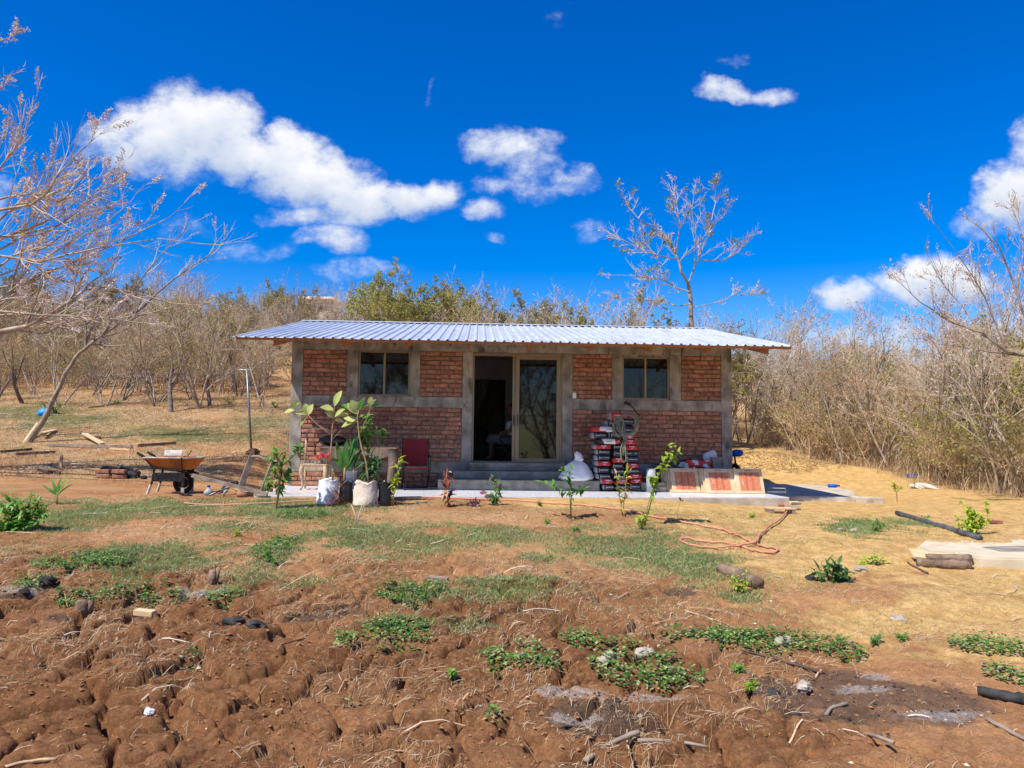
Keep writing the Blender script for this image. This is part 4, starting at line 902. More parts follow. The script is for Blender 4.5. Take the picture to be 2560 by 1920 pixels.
# ================================================================ THINGS
def FH(px, py, v):                          # pixel -> (u, z) on an upright plane parallel to the facade
    d = ray(px, py); n_ = np.array([-math.sin(HW), math.cos(HW), 0]); t_ = (v-np.dot(EYE-HO, n_))/np.dot(d, n_); p = EYE+d*t_; q = p-HO
    return float(q[0]*math.cos(HW)+q[1]*math.sin(HW)), float(p[2])
def super_box(b, c, d, e=.38, n=22, k=10, mi=0, seed=0, amp=.0, rot=None, mfun=None):
    r_ = random.Random(seed); ph = [r_.uniform(0, 6.28) for _ in range(6)]; sg = lambda v, p: math.copysign(abs(v)**p, v); k0 = len(b.v)
    for i in range(k+1):
        th = -math.pi/2+math.pi*i/k
        for j in range(n):
            a = 2*math.pi*(j+.5)/n
            x = sg(math.cos(th), e)*sg(math.cos(a), e); y = sg(math.cos(th), e)*sg(math.sin(a), e); z = sg(math.sin(th), e)
            q = 1+amp*(math.sin(4*x+ph[0]+3*z)+math.sin(5*y+ph[1])+math.sin(6*z+ph[2]+2*x))
            v = Vector((x*d[0]/2*q, y*d[1]/2*q, z*d[2]/2*q))
            if rot is not None: v = rot @ v
            b.v.append(tuple(v+Vector(c)))
    for i in range(k):
        for j in range(n):
            f = (k0+i*n+j, k0+i*n+(j+1) % n, k0+(i+1)*n+(j+1) % n, k0+(i+1)*n+j); b.f.append(f)
            b.m.append(mfun(sum((Vector(b.v[q]) for q in f), Vector())/4) if mfun else mi)
    return b
def arc(c, rx, rz, a0, a1, n, y=0): return [(c[0]+rx*math.cos(a0+(a1-a0)*i/n), y, c[1]+rz*math.sin(a0+(a1-a0)*i/n)) for i in range(n+1)]
def thing(name, loc, label, cat, group=None, rz=0): return empty(name, loc, label, cat, group, rz)
def P4(name, mats, e, fn, **k): b = MB(); fn(b); return b.build(name, mats, e, **k)

# ---- stack of bags by the wall
fc = bpy.data.curves.new('lettering', 'FONT'); fc.body = 'BONDEX PLUS'; fc.size = .026; fc.align_x = 'CENTER'; fc.align_y = 'CENTER'; fc.extrude = .0006
fo = bpy.data.objects.new('lettering', fc); C.objects.link(fo); dg = bpy.context.evaluated_depsgraph_get(); txt_me = bpy.data.meshes.new_from_object(fo.evaluated_get(dg)); txt_me.name = 'lettering'; bpy.data.objects.remove(fo)
txt_me.materials.clear(); txt_me.materials.append(MT['ink_white'])
def ring_mesh():
    b = MB(); pts = [(.021*math.cos(a), 0, .011*math.sin(a)+.006*math.cos(a)) for a in [6.2832*i/18 for i in range(19)]]; b.tube(pts, .0028, 4, cap=False)
    return b.mesh('emblem', 'ink_white')
emb_me = ring_mesh()
def dash_mesh():
    b = MB(); r_ = random.Random(3); x = -.05
    while x < .05:
        w = r_.uniform(.006, .011); b.box((x+w/2, 0, r_.uniform(-.0008, .0008)), (w, .001, .011)); x += w+.003
    return b.mesh('lettering', 'ink_white')
dash_me = dash_mesh()
# columns counted from the floor; pixel boxes in an enlarged view of the stack
LCOL = [(845,1040,1400,1492,'d'),(800,1020,1300,1400,'r'),(740,990,1220,1315,'d'),(725,970,1110,1215,'d'),(725,980,1005,1100,'r'),(725,985,912,1003,'d'),(740,990,820,910,'d'),(700,1000,735,818,'r')]
MCOL = [(1050,1275,1400,1492,'d'),(1060,1275,1315,1402,'r'),(1000,1240,1228,1318,'d'),(985,1215,1142,1230,'d'),(1000,1205,1045,1142,'d'),(1000,1215,945,1046,'r'),(1000,1215,825,946,'d'),(1010,1215,737,826,'d')]
RCOL = [(1285,1500,1385,1492,'d'),(1300,1510,1306,1387,'r'),(1265,1520,1224,1308,'r'),(1265,1480,1136,1226,'d'),(1235,1460,1040,1138,'r'),(1225,1465,930,1042,'d'),(1235,1460,838,932,'d'),(1225,1450,745,840,'r'),(1215,1400,645,747,'r'),(1220,1390,586,647,'r')]
TOPS = [(670,940,535,637,'d','dark bag under the red and white sack, at the step side'),(945,1130,530,637,'d','dark bag wedged behind the rope, under the red and white sack'),(655,1050,432,537,'l','red and white sack lying sideways above the step-side column'),(745,1150,635,737,'w','dark, white and red sack lying sideways on the bag stack'),
        (890,1160,340,434,'d','dark bag lying behind the rope loop on top of the stack'),(1150,1372,412,590,'d','tall dark bag inside the coil of rope'),(1165,1380,305,412,'d','dark bag at the top of the rope coil'),(955,1190,208,342,'b','bright red bag on the very top of the stack')]
ORD = ['lowest', 'second', 'third', 'fourth', 'fifth', 'sixth', 'seventh', 'eighth', 'ninth', 'tenth']
MC = {'d': ['bag_dark', 'bag_grey'], 'r': ['bag_red', 'bag_grey'], 'b': ['bag_red2', 'bag_grey']}
BV = -.86
def bag(x0, x1, y0, y1, kd, label, i, dv=0, dep=.5):
    u0, zt = FH(1380+x0/6.635, 1000+y0/6.635, BV+dv); u1, zb = FH(1380+x1/6.635, 1000+y1/6.635, BV+dv)
    w, h = u1-u0, zt-zb; uc, zc = (u0+u1)/2, (zt+zb)/2; r_ = random.Random(i)
    e = thing('cement_bag', hl(uc, BV+dv+dep/2, max(zb, 0)), label, 'bag', 'bags stacked beside the steps', HW+r_.uniform(-.05, .05)); e.rotation_euler.y = r_.uniform(-.03, .03)
    if kd in 'drb':
        side = .30 if (x0 < 1000) else 0
        b = MB(); super_box(b, (0, 0, h/2), (w, dep, h*1.04), .36, 26, 12, seed=i, amp=.012, mfun=lambda c: 1 if (c.x < -w*.5*(1-side) and side) else 0)
        body = b.build('bag_body', MC[kd], e, smooth=True)
        fr = -dep/2-.004; off = w*.06 if side else 0
        if kd == 'd':
            o = link('lettering', txt_me, e, (off, fr, h*.5), (math.pi/2, 0, 0)); s_ = min(1, w*.62/.17); o.scale = (s_, s_*1.1, 1)
            P4('print_line', 'ink_white', e, lambda m_: m_.box((-w*.5*(1-side)+.03, fr+.003, h*.5), (.003, .003, h*.66)))
        else:
            link('lettering', dash_me, e, (off, fr, h*.68), (0, 0, 0)); link('emblem', emb_me, e, (off, fr, h*.36))
    else:
        def mf(c):
            x = c.x/w + (c.z/h-.5)*.12
            if kd == 'l': return 0 if x < -.02 else 1
            return 2 if x < -.27 else (1 if x < .24 else 0)
        b = MB(); super_box(b, (0, 0, h/2), (w, dep, h), .4, 60, 14, seed=i, amp=.012, mfun=mf); b.build('bag_body', ['bag_red', 'bag_white', 'bag_dark'], e, smooth=True)
        o = link('lettering', dash_me, e, (w*.26 if kd == 'l' else -.01, -dep/2-.004, h*.5)); o.data = dash_blk; link('emblem', emb_me, e, (-w*.1 if kd == 'l' else w*.36, -dep/2-.004, h*.5))
dash_blk = dash_me.copy(); dash_blk.materials.clear(); dash_blk.materials.append(MT['ink_black'])
cw = {'d': 'charcoal', 'r': 'dull red', 'b': 'bright red'}
for col, where, dv in ((LCOL, 'in the column beside the steps', 0), (MCOL, 'in the middle column of the stack', .03), (RCOL, 'in the column beside the grey pipe', .01)):
    for i, (a, b_, c, d_, kd) in enumerate(col): bag(a, b_, c, d_, kd, f"{cw[kd]} cement bag, {ORD[i]} from the floor {where}", i+len(where)*13, dv)
for i, (a, b_, c, d_, kd, lb) in enumerate(TOPS): bag(a, b_, c, d_, kd, lb, 90+i, .02 if kd in 'db' else -.01, .45)
# ---- rope on its hook
hu, hz = FH(1566, 1010, 0)
e = thing('iron_hook', hl(hu, 0, hz), 'rusty iron bracket fixed to the beam below the window', 'hook', rz=HW)
P4('bracket', 'rust', e, lambda m_: (m_.blob((-.02, -.05, .02), (.035, .045, .035), seed=3), m_.blob((.04, -.06, -.005), (.035, .03, .03), seed=5)), smooth=True)
P4('rod', 'rust', e, lambda m_: m_.tube([(.04, -.06, 0), (.06, -.45, -.12), (.08, -.85, -.26)], .012, 6))
ru, rz0 = FH(1562, 1062, -1.14)
e = thing('rope_coil', hl(ru, -1.14, rz0), 'coil of grey green rope hanging over the bag stack', 'rope', rz=HW)
def rope(m_):
    r_ = random.Random(2)
    def loop(c, rx, rz_, jit, y0, n_=9):
        ph = r_.uniform(0, 6.28); cp = []
        for i in range(n_): q = 6.2832*i/n_+ph; w = 1+r_.uniform(-jit, jit); cp.append(Vector((c[0]+rx*w*math.cos(q), y0+r_.uniform(-.012, .012), c[1]+rz_*w*math.sin(q))))
        pts = []
        for i in range(n_):
            p0, p1, p2, p3 = cp[i-1], cp[i], cp[(i+1) % n_], cp[(i+2) % n_]
            for k in range(4): t_ = k/4; pts.append(.5*((2*p1)+(p2-p0)*t_+(2*p0-5*p1+4*p2-p3)*t_*t_+(3*p1-p0-3*p2+p3)*t_**3))
        pts.append(pts[0]); m_.tube(pts, .0125, 6, cap=False)
    for k in range(6): loop((.05+r_.uniform(-.02, .02), r_.uniform(-.02, .02)), .185+r_.uniform(-.03, .015), .20+r_.uniform(-.03, .015), .07, -.012*k)
    for k in range(4): loop((-.12+r_.uniform(-.04, .04), -.02+r_.uniform(-.06, .06)), .09, .16, .2, -.02*k, 7)
    for k in range(4):
        x0 = -.14+.035*k; m_.tube([(x0-.08, -.03, .12), (x0, -.05, -.05), (-.03+.015*k, -.06, -.25), (-.05+.012*k, -.06, -.42), (-.06+.01*k, -.06, -.55)], .0115, 5)
    m_.tube([(-.05, -.07, -.28), (-.09, -.08, -.45), (-.08, -.08, -.62), (-.03, -.08, -.68), (.01, -.08, -.62), (0, -.08, -.45), (-.03, -.07, -.28)], .0115, 5)
    m_.tube([(-.06, -.06, -.30), (.0, -.075, -.31), (-.02, -.09, -.33), (-.08, -.07, -.34)], .0115, 5)
    m_.tube([(-.24, -.04, .10), (-.27, -.05, .03), (-.21, -.06, .0), (-.15, -.06, .08), (-.16, -.05, .15), (-.2, -.05, .13)], .0115, 5)
P4('strands', 'rope', e, rope, smooth=True)
# ---- white sack, black bag, buff sack, paper bag, pipe
u_, z_ = FH(1441, 1198, -.62)
e = thing('white_sack', hl(u_, -.60, .19), 'full white sack with a twisted neck standing on the steps', 'sack', rz=HW)
def sackb(m_):
    m_.lathe([(.02, .0), (.27, .0), (.305, .03), (.30, .07), (.275, .12), (.25, .165), (.225, .21), (.2, .25), (.17, .29), (.14, .315), (.11, .335), (.08, .35), (.055, .36), (.045, .385)], 40, sx=1.05, sy=.8)
    for i, v in enumerate(m_.v):
        a = math.atan2(v[1], v[0]); z = v[2]; q = 1+.035*math.sin(7*a+9*z)*min(1, z*6)+.02*math.sin(13*a-30*z)+.05*math.sin(2*a+1)*(z > .02)+.03*math.sin(17*a)*max(0, z-.2)*5; m_.v[i] = (v[0]*q, v[1]*q, z+.008*math.sin(3*a+2)*(z > .03))
P4('sack_body', 'sack_white', e, sackb, smooth=True)
P4('sack_neck', 'sack_white', e, lambda m_: (m_.blob((.04, 0, .42), (.09, .07, .075), seed=8, amp=.25), m_.blob((.0, -.01, .47), (.05, .05, .05), seed=4, amp=.3), m_.blob((.08, -.03, .385), (.05, .045, .04), seed=14, amp=.3)), smooth=True)
u_, _ = FH(1480, 1190, -.5)
tag(P4('black_bag', 'bag_black', None, lambda m_: m_.blob((0, 0, .115), (.09, .09, .115), 14, 8, 3, .14, flatz=-.112), smooth=True, loc=hl(u_, -.45, .19)), 'crumpled black bag on the steps behind the white sack', 'bag')
p = Z(1602, 1228, 0)
e = thing('paper_sack', (p.x, p.y+.1, 0), 'buff paper sack lying on the tiles before the bag stack', 'sack', rz=HW)
P4('sack_body', 'paper_yellow', e, lambda m_: super_box(m_, (0, 0, .085), (.44, .26, .17), .62, 24, 10, seed=4, amp=.03), smooth=True)
P4('lettering', 'bag_dark', e, lambda m_: [m_.box((x, -.128+.02*abs(x)*6, .06), (.012, .004, .05), RY(.5)) for x in (-.1, -.08, -.06, -.02, .0, .02, .05)])
p = Z(1653, 1229, 0)
e = thing('paper_bag', (p.x, p.y+.08, 0), 'open brown paper bag between the buff sack and the tile boxes', 'bag', rz=HW)
P4('bag_body', 'cardboard', e, lambda m_: m_.lathe([(.02, 0), (.1, .0), (.12, .05), (.11, .1), (.125, .16), (.115, .155), (.1, .1), (.09, .03), (.02, .015)], 14, sx=1.1, sy=.9, cap=False), smooth=True)
P4('flap', 'paper_yellow', e, lambda m_: super_box(m_, (-.02, -.13, .045), (.22, .05, .09), .5, seed=9, amp=.05), smooth=True)
u_, zt_ = FH(1629, 1172, -1.0)
tag(P4('grey_pipe', 'pvc', None, lambda m_: m_.lathe([(.082, 0), (.085, .0), (.085, zt_), (.077, zt_), (.077, .01), (.082, 0)], 20, cap=False), smooth=True, loc=hl(u_, -.95, 0)), 'short length of grey plastic pipe standing on end beside the bags', 'pipe')
tag(P4('dark_branch', 'wood_dark', None, lambda m_: m_.tube([(0, 0, .05), (.2, .1, .2), (.45, .22, .38), (.75, .3, .5), (.95, .32, .55)], [.06, .07, .065, .05, .04], 8), smooth=True, loc=hl(2.38, -.62, 0), rot=(0, 0, HW)), 'dark branch leaning on the wall behind the grey pipe', 'branch')
# ---- tile boxes
BW, BH, BT = .52, .47, .05
def tile_box(p, lean, rz, label, torn=0):
    e = thing('tile_box', p, label, 'box', 'tile boxes leaning in rows', rz); e.rotation_euler = (-lean, 0, rz)
    P4('carton', 'cardboard', e, lambda m_: m_.box((0, BT/2, BH/2), (BW, BT, BH)), bevel=.004)
    P4('printed_panel', 'box_red', e, lambda m_: m_.box((.005, -.0012, BH/2-.01), (BW*.74, .002, BH*.74)))
    for x in (-.06, .055): P4('print_band', 'box_red_band', e, lambda m_: m_.box((x, -.003, BH/2-.01), (.04, .0012, BH*.735)))
    P4('emblem', 'ink_white', e, lambda m_: (m_.tube([(-.13, -.004, .17), (-.126, -.004, .2), (-.132, -.004, .24), (-.128, -.004, .28)], [.004, .011, .010, .003], 5, flat=.15),))
    P4('lettering', 'ink_black', e, lambda m_: [m_.box((x, -.001, BH-.032), (.016, .001, .012)) for x in (-.05, -.03, -.01, .03, .05)])
    P4('side_label', 'ink_white', e, lambda m_: m_.box((-BW/2-.001, BT/2, BH*.6), (.0015, BT*.6, .10)))
    return e
def box_row(pxl, pyl, pxr, n, lean, name, extra=0):
    a = Z(pxl, pyl, 0); b_ = Z(pxr, pyl+1.5, 0); c = (a+b_)/2
    for i in range(n):
        lb = ['front box', 'second box', 'third box', 'fourth box', 'rear box'][i if i < n-1 or n < 3 else 4]
        tile_box((c.x-.034*i, c.y-.2+.056*i, .008), lean, HW+.04-.01*i, f"{lb} of the {name} row of leaning tile boxes")
box_row(1676, 1229, 1746, 5, R(25), 'paper bag side'); box_row(1761, 1231, 1832, 5, R(24), 'middle'); box_row(1836, 1232, 1905, 3, R(22), 'veranda corner')
# a carton support behind, with empty sacks and a concrete block
e = thing('timber_crate', hl(3.3, -.26, 0), 'low brown timber crate against the wall behind the tile boxes', 'crate', rz=HW)
for k in range(4): P4('board', 'wood_grey', e, lambda m_: m_.box((0, -.22, .05+.1*k), (1.0, .02, .088)))
for k in range(4): P4('board', 'wood_grey', e, lambda m_: m_.box((0, -.16+.115*k, .405), (1.02, .105, .02)))
for s_ in (-.46, .46): P4('post', 'wood_grey', e, lambda m_: (m_.box((s_, -.19, .195), (.04, .038, .39)), m_.box((s_, .2, .195), (.04, .038, .39))))
def crumple(px0, px1, py0, py1, mats, label, seed, v=-.5, zb=.416):
    u0, z1 = FH(px0, py0, v); u1, z0 = FH(px1, py1, v); e = MB()
    def mf(c): return 1 if (math.sin(c.x*31+seed)+math.sin(c.z*43+c.x*17)) > .5 and len(mats) > 1 else 0
    super_box(e, (0, 0, 0), (u1-u0, .26, z1-z0), .75, 30, 14, seed=seed, amp=.09, mfun=mf)
    tag(e.build('crumpled_sack', mats, None, smooth=True, loc=hl((u0+u1)/2, v, zb+(z1-z0)*.46), rot=(0, 0, HW)), label, 'sack')
crumple(1708, 1776, 1147, 1170, ['bag_red2', 'bag_white'], 'crumpled empty red and white sack on the timber crate', 3, -.42)
crumple(1690, 1770, 1140, 1160, ['bag_white'], 'crumpled empty white sack behind the red and white one', 5, -.25)
crumple(1758, 1790, 1122, 1166, ['bag_white', 'bag_white'], 'upright white sack with printed lines leaning on the wall', 9, -.16)
u_, zt_ = FH(1793, 1143, -.3)
e = tag(P4('concrete_block', 'concrete', None, lambda m_: m_.box((0, 0, .2), (.22, .2, .4)), bevel=.008, loc=hl(3.93, -.35, zt_-.40), rot=(0, 0, HW)), 'grey concrete block standing at the corner column behind the tile boxes', 'block')
tag(P4('grey_board', 'concrete_step', None, lambda m_: m_.box((0, 0, .1), (.3, .3, max(.05, zt_-.405)*1.0)), loc=hl(3.93, -.32, (zt_-.40)/2-.1), rot=(0, 0, HW)), 'low cement footing under the grey concrete block', 'block')
# ---- tile cutter and offcuts on the veranda corner
p = Z(1935, 1234, 0)
e = thing('tile_cutter', (p.x, p.y+.12, .003), 'long manual tile cutter at the veranda corner', 'tool', rz=HW-.35)
P4('base_plate', 'galv', e, lambda m_: m_.box((0, 0, .02), (.5, .16, .03)), bevel=.004); P4('rail', 'galv', e, lambda m_: (m_.tube([(-.24, -.02, .09), (.24, -.02, .09)], .009, 6), m_.tube([(-.24, .02, .09), (.24, .02, .09)], .009, 6)))
P4('slider', 'black_metal', e, lambda m_: m_.box((-.18, 0, .105), (.07, .08, .05)), bevel=.005); P4('end_bracket', 'galv', e, lambda m_: (m_.box((-.24, 0, .065), (.015, .08, .06)), m_.box((.24, 0, .065), (.015, .08, .06)))); P4('scale_label', 'leaf_yellow', e, lambda m_: m_.box((-.1, -.0805, .02), (.06, .002, .02)))
for i, (px, py, ln, rz, m_n, lb) in enumerate([(1985,1262,.3,.6,'cream_slab','pale tile offcut leaning at the veranda end'), (1962,1268,.22,-.2,'brick','broken brick piece against the veranda end'), (1992,1250,.55,-.35,'wood_pale','pale timber strip sloping off the veranda corner'), (1980,1275,.25,.1,'wood_grey','short grey board beside the hose end')]):
    q = G(px, py); tag(P4('offcut', m_n, None, lambda m_: m_.box((0, 0, .035), (ln, .09, .045), RX(.2)), bevel=.006, loc=q, rot=(.1*i, -.12 if i == 2 else .05, rz)), lb, 'offcut')
q = G(1950, 1282); e = thing('small_pallet', q, 'small wooden pallet piece by the end of the hose', 'pallet', rz=.1)
for k in range(3): P4('slat', 'wood_pale', e, lambda m_: m_.box((0, -.09+.09*k, .07), (.42, .07, .018)))
for s_ in (-.17, .17): P4('block', 'wood_grey', e, lambda m_: m_.box((s_, 0, .03), (.06, .24, .058)))
# ---- red folding chair
p = Z(1040, 1224, 0); cu, cv_ = house_uv(p.x, p.y); cu = float(cu)
e = thing('folding_chair', hl(cu-.02, -.62, 0), 'folding chair with a red mesh seat and black frame', 'chair', rz=HW+.18)
def sling(m_, pts, w, th=.006):
    for s_ in (0, 1):
        pass
    vs = []; n_ = len(pts)
    for (y, z) in pts: vs += [(-w/2, y, z), (-w/4, y+.006, z-.004), (0, y+.01, z-.008), (w/4, y+.006, z-.004), (w/2, y, z)]
    fs = [(i*5+j, i*5+j+1, i*5+j+6, i*5+j+5) for i in range(n_-1) for j in range(4)]
    m_.add(vs, fs); m_.add([(a, b_+th, c) for a, b_, c in vs], [f[::-1] for f in fs])
P4('backrest', 'red_sling', e, lambda m_: sling(m_, [(.10, .42), (.13, .55), (.16, .7), (.185, .83), (.2, .92)], .43), smooth=True)
P4('seat', 'red_sling', e, lambda m_: sling(m_, [(-.30, .40), (-.2, .375), (-.05, .36), (.1, .385)], .45), smooth=True)
for s_ in (-.235, .235):
    P4('frame', 'black_metal', e, lambda m_: m_.tube([(s_, -.33, .0), (s_, -.1, .25), (s_, .08, .42), (s_, .2, .93)], .011, 6), smooth=True)
    P4('leg', 'black_metal', e, lambda m_: m_.tube([(s_, .25, .0), (s_, -.02, .27), (s_, -.31, .41)], .011, 6), smooth=True)
    P4('armrest', 'black_metal', e, lambda m_: (m_.tube([(s_, .12, .6), (s_, -.1, .62), (s_, -.28, .6)], [.014, .018, .016], 6), m_.tube([(s_, -.26, .6), (s_, -.2, .4)], .009, 6)), smooth=True)
[P4('stretcher', 'black_metal', e, lambda m_: m_.tube([(-.235, y_, .012), (.235, y_, .012)], .011, 6)) for y_ in (-.33, .25)]
# ---- carved table
tu, tz = FH(893, 1119, -.95)
e = thing('carved_table', hl(tu, -.62, 0), 'unvarnished carved wooden table behind the potted plants', 'table', rz=HW)
P4('tabletop', 'wood_raw', e, lambda m_: m_.box((0, 0, .755), (1.40, .62, .035)), bevel=.012)
def apron(m_):
    n_ = 16
    for s_ in (-1, 1):
        for i in range(n_):
            x0, x1 = -.6+1.2*i/n_, -.6+1.2*(i+1)/n_; f = lambda x: .60+.05*math.cos(x*9)
            y = s_*.26; m_.add([(x0, y-.012, f(x0)), (x1, y-.012, f(x1)), (x1, y-.012, .737), (x0, y-.012, .737), (x0, y+.012, f(x0)), (x1, y+.012, f(x1)), (x1, y+.012, .737), (x0, y+.012, .737)], [(0, 1, 2, 3), (5, 4, 7, 6), (1, 0, 4, 5)])
        m_.box((s_*.61, 0, .67), (.024, .5, .13))
P4('apron', 'wood_raw', e, apron)
def cabriole(m_, x, y, h, sx_, sy_, k=1.0): m_.tube([(x, y, h), (x+.03*sx_*k, y+.03*sy_*k, h-.1*k), (x+.035*sx_*k, y+.035*sy_*k, h-.2*k), (x, y, h*.45), (x-.02*sx_*k, y-.02*sy_*k, h*.2), (x, y, .05), (x+.035*sx_*k, y+.035*sy_*k, .0)], [.05*k, .062*k, .058*k, .038*k, .028*k, .028*k, .038*k], 8)
for sx_ in (-1, 1):
    for sy_ in (-1, 1): P4('leg', 'wood_raw', e, lambda m_: cabriole(m_, sx_*.58, sy_*.24, .735, sx_, sy_), smooth=True)
tp = e.location
e2 = thing('black_cloth_bag', hl(tu-.50, -.72, .773), 'black cloth bag with a hanging strap on the carved table', 'bag', rz=HW)
P4('bag_body', 'bag_black', e2, lambda m_: m_.blob((.03, 0, .095), (.26, .17, .10), 16, 8, 5, .12, flatz=-.094), smooth=True)
P4('strap', 'bag_black', e2, lambda m_: m_.tube([(-.2, -.1, .1), (-.26, -.13, .03), (-.27, -.15, -.08), (-.24, -.15, -.19), (-.19, -.14, -.24)], .022, 6, flat=.4), smooth=True)
for i, (px, py, lb) in enumerate([(862, 1222, 'white plastic bucket under the table end by the wooden chair'), (931, 1218, 'white plastic bucket under the table end by the red folding chair')]):
    q = Z(px, py, 0); b_ = thing('bucket', (q.x, q.y+.45, 0), lb, 'bucket')
    P4('bucket_body', 'white_plastic', b_, lambda m_: m_.lathe([(.02, 0), (.105, 0), (.135, .29), (.145, .29), (.145, .31), (.13, .31), (.1, .02), (.02, .015)], 20, cap=False), smooth=True); P4('handle', 'galv', b_, lambda m_: m_.tube([(-.14, 0, .27), (-.11, -.09, .19), (0, -.13, .15), (.11, -.09, .19), (.14, 0, .27)], .004, 5))
# ---- wooden chair
cu, _ = FH(783, 1170, -1.1)
e = thing('wooden_chair', hl(cu, -.95, 0), 'raw wooden chair with an arched open back between the corner column and the carved table', 'chair', rz=HW+.06)
P4('seat', 'wood_raw', e, lambda m_: m_.box((0, 0, .44), (.46, .42, .03)), bevel=.01); P4('seat_rail', 'wood_raw', e, lambda m_: (m_.box((0, -.19, .39), (.4, .025, .07)), m_.box((0, .19, .39), (.4, .025, .07)), m_.box((-.2, 0, .39), (.025, .34, .07)), m_.box((.2, 0, .39), (.025, .34, .07))))
for s_ in (-1, 1):
    P4('leg', 'wood_raw', e, lambda m_: cabriole(m_, s_*.19, -.18, .425, s_, -1, .62), smooth=True); P4('leg', 'wood_raw', e, lambda m_: m_.tube([(s_*.2, .19, .43), (s_*.2, .2, .2), (s_*.2, .24, 0)], .02, 6), smooth=True)
    P4('back_post', 'wood_raw', e, lambda m_: m_.tube([(s_*.2, .19, .43), (s_*.205, .2, .7), (s_*.2, .24, 1.02)], .02, 6), smooth=True)
P4('top_rail', 'wood_raw', e, lambda m_: m_.tube([(-.2, .24, 1.0), (-.17, .245, 1.075), (-.09, .25, 1.10), (0, .25, 1.085), (.09, .25, 1.10), (.17, .245, 1.075), (.2, .24, 1.0)], [.02, .03, .034, .03, .034, .03, .02], 6, flat=.6), smooth=True)
[P4('stretcher', 'wood_raw', e, lambda m_: m_.box((s_*.195, 0, .16), (.02, .36, .022))) for s_ in (-1, 1)]
# ---- person seated indoors
def skin_mesh(name, verts, edges, rad, m_, parent, sub=2, root=0):
    me = bpy.data.meshes.new(name); me.from_pydata([tuple(v) for v in verts], edges, []); o = link(name, me, parent)
    sk = o.modifiers.new('s', 'SKIN'); sk.use_smooth_shade = True
    for i, r_ in enumerate(rad):
        sv = me.skin_vertices[0].data[i]; sv.radius = (r_, r_) if not hasattr(r_, '__len__') else r_; sv.use_root = (i == root)
    sb = o.modifiers.new('d', 'SUBSURF'); sb.levels = sub; sb.render_levels = sub
    bpy.context.view_layer.update(); dg = bpy.context.evaluated_depsgraph_get(); m2 = bpy.data.meshes.new_from_object(o.evaluated_get(dg)); o.modifiers.clear(); o.data = m2
    m2.materials.clear(); m2.materials.append(MT[m_])
    for p_ in m2.polygons: p_.use_smooth = True
    return o
hu_, hz_ = FH(1268, 1103, 1.35)
e = thing('person', hl(hu_, 1.35, .487), 'person in a white top seated in profile inside the open door', 'person', rz=HW)
SV = [(.10,0,.43),(.12,0,.58),(.15,0,.76),(.17,0,.88),(.15,0,.95),(.11,0,1.04),(.10,0,1.12),   # 0-6 pelvis..head
      (.15,-.17,.83),(.05,-.21,.62),(-.17,-.16,.56),(.15,.17,.83),(.05,.21,.62),(-.17,.14,.55),       # arms 7-12
      (.05,-.09,.42),(-.33,-.10,.45),(-.36,-.10,.06),(-.46,-.10,.04),(.05,.09,.42),(-.33,.10,.45),(-.30,.10,.06),(-.40,.10,.04)]
SE = [(0,1),(1,2),(2,3),(3,4),(4,5),(5,6),(2,7),(7,8),(8,9),(2,10),(10,11),(11,12),(0,13),(13,14),(14,15),(15,16),(0,17),(17,18),(18,19),(19,20)]
SR = [.15,.135,.14,.075,.055,.085,.09,.055,.043,.03,.055,.043,.03,.095,.065,.042,.035,.095,.065,.042,.035]
skin_mesh('body', SV, SE, SR, 'skin', e)
P4('hair', 'hair', e, lambda m_: (m_.blob((.14, 0, 1.14), (.105, .1, .10), 14, 8, 2, .05), m_.blob((.23, 0, 1.08), (.06, .06, .06), 10, 6, 3, .1)), smooth=True)
P4('face', 'skin', e, lambda m_: (m_.blob((.085, 0, 1.085), (.085, .075, .105), 14, 8, 1, .02), m_.blob((.0, 0, 1.085), (.022, .016, .025), 8, 5, 1, .0), m_.blob((.02, 0, 1.035), (.018, .025, .012), 8, 5, 1, 0), m_.blob((.12, -.08, 1.08), (.02, .012, .03), 8, 5, 1, 0), m_.blob((.12, .08, 1.08), (.02, .012, .03), 8, 5, 1, 0)), smooth=True)
P4('eyes', 'hair', e, lambda m_: (m_.blob((.012, -.035, 1.105), (.008, .011, .007), 6, 4, 1, 0), m_.blob((.012, .035, 1.105), (.008, .011, .007), 6, 4, 1, 0)))
P4('top', 'cloth_white', e, lambda m_: m_.lathe([(.155, .0), (.17, .1), (.165, .2), (.17, .3), (.15, .38), (.11, .41)], 18, (.125, 0, .42), sx=.98, sy=1.12, cap=False), smooth=True)
P4('skirt', 'cloth_dim', e, lambda m_: (m_.tube([(.12, -.09, .43), (-.1, -.1, .435), (-.36, -.1, .455), (-.4, -.1, .36)], [.14, .125, .095, .085], 12), m_.tube([(.12, .09, .43), (-.1, .1, .435), (-.36, .1, .455), (-.4, .1, .36)], [.14, .125, .095, .085], 12)), smooth=True)
for s_ in (-1, 1):
    def hand(m_):
        b0 = Vector((-.17, s_*.15, .555)); m_.blob(b0+Vector((-.04, 0, -.005)), (.045, .038, .016), 10, 6, 1, .03)
        for k in range(4): m_.tube([b0+Vector((-.075, -.027+.018*k, -.004)), b0+Vector((-.105-.006*(k in (1, 2)), -.027+.018*k, -.012)), b0+Vector((-.125-.008*(k in (1, 2)), -.027+.018*k, -.03))], [.009, .008, .006], 6)
        m_.tube([b0+Vector((-.02, -s_*.035, 0)), b0+Vector((-.05, -s_*.055, -.005)), b0+Vector((-.075, -s_*.055, -.015))], [.011, .009, .007], 6)
    P4('hand', 'skin', e, hand, smooth=True)
e = thing('lounge_chair', hl(hu_, 1.35, .487), 'dark metal chair under the seated person indoors', 'chair', rz=HW)
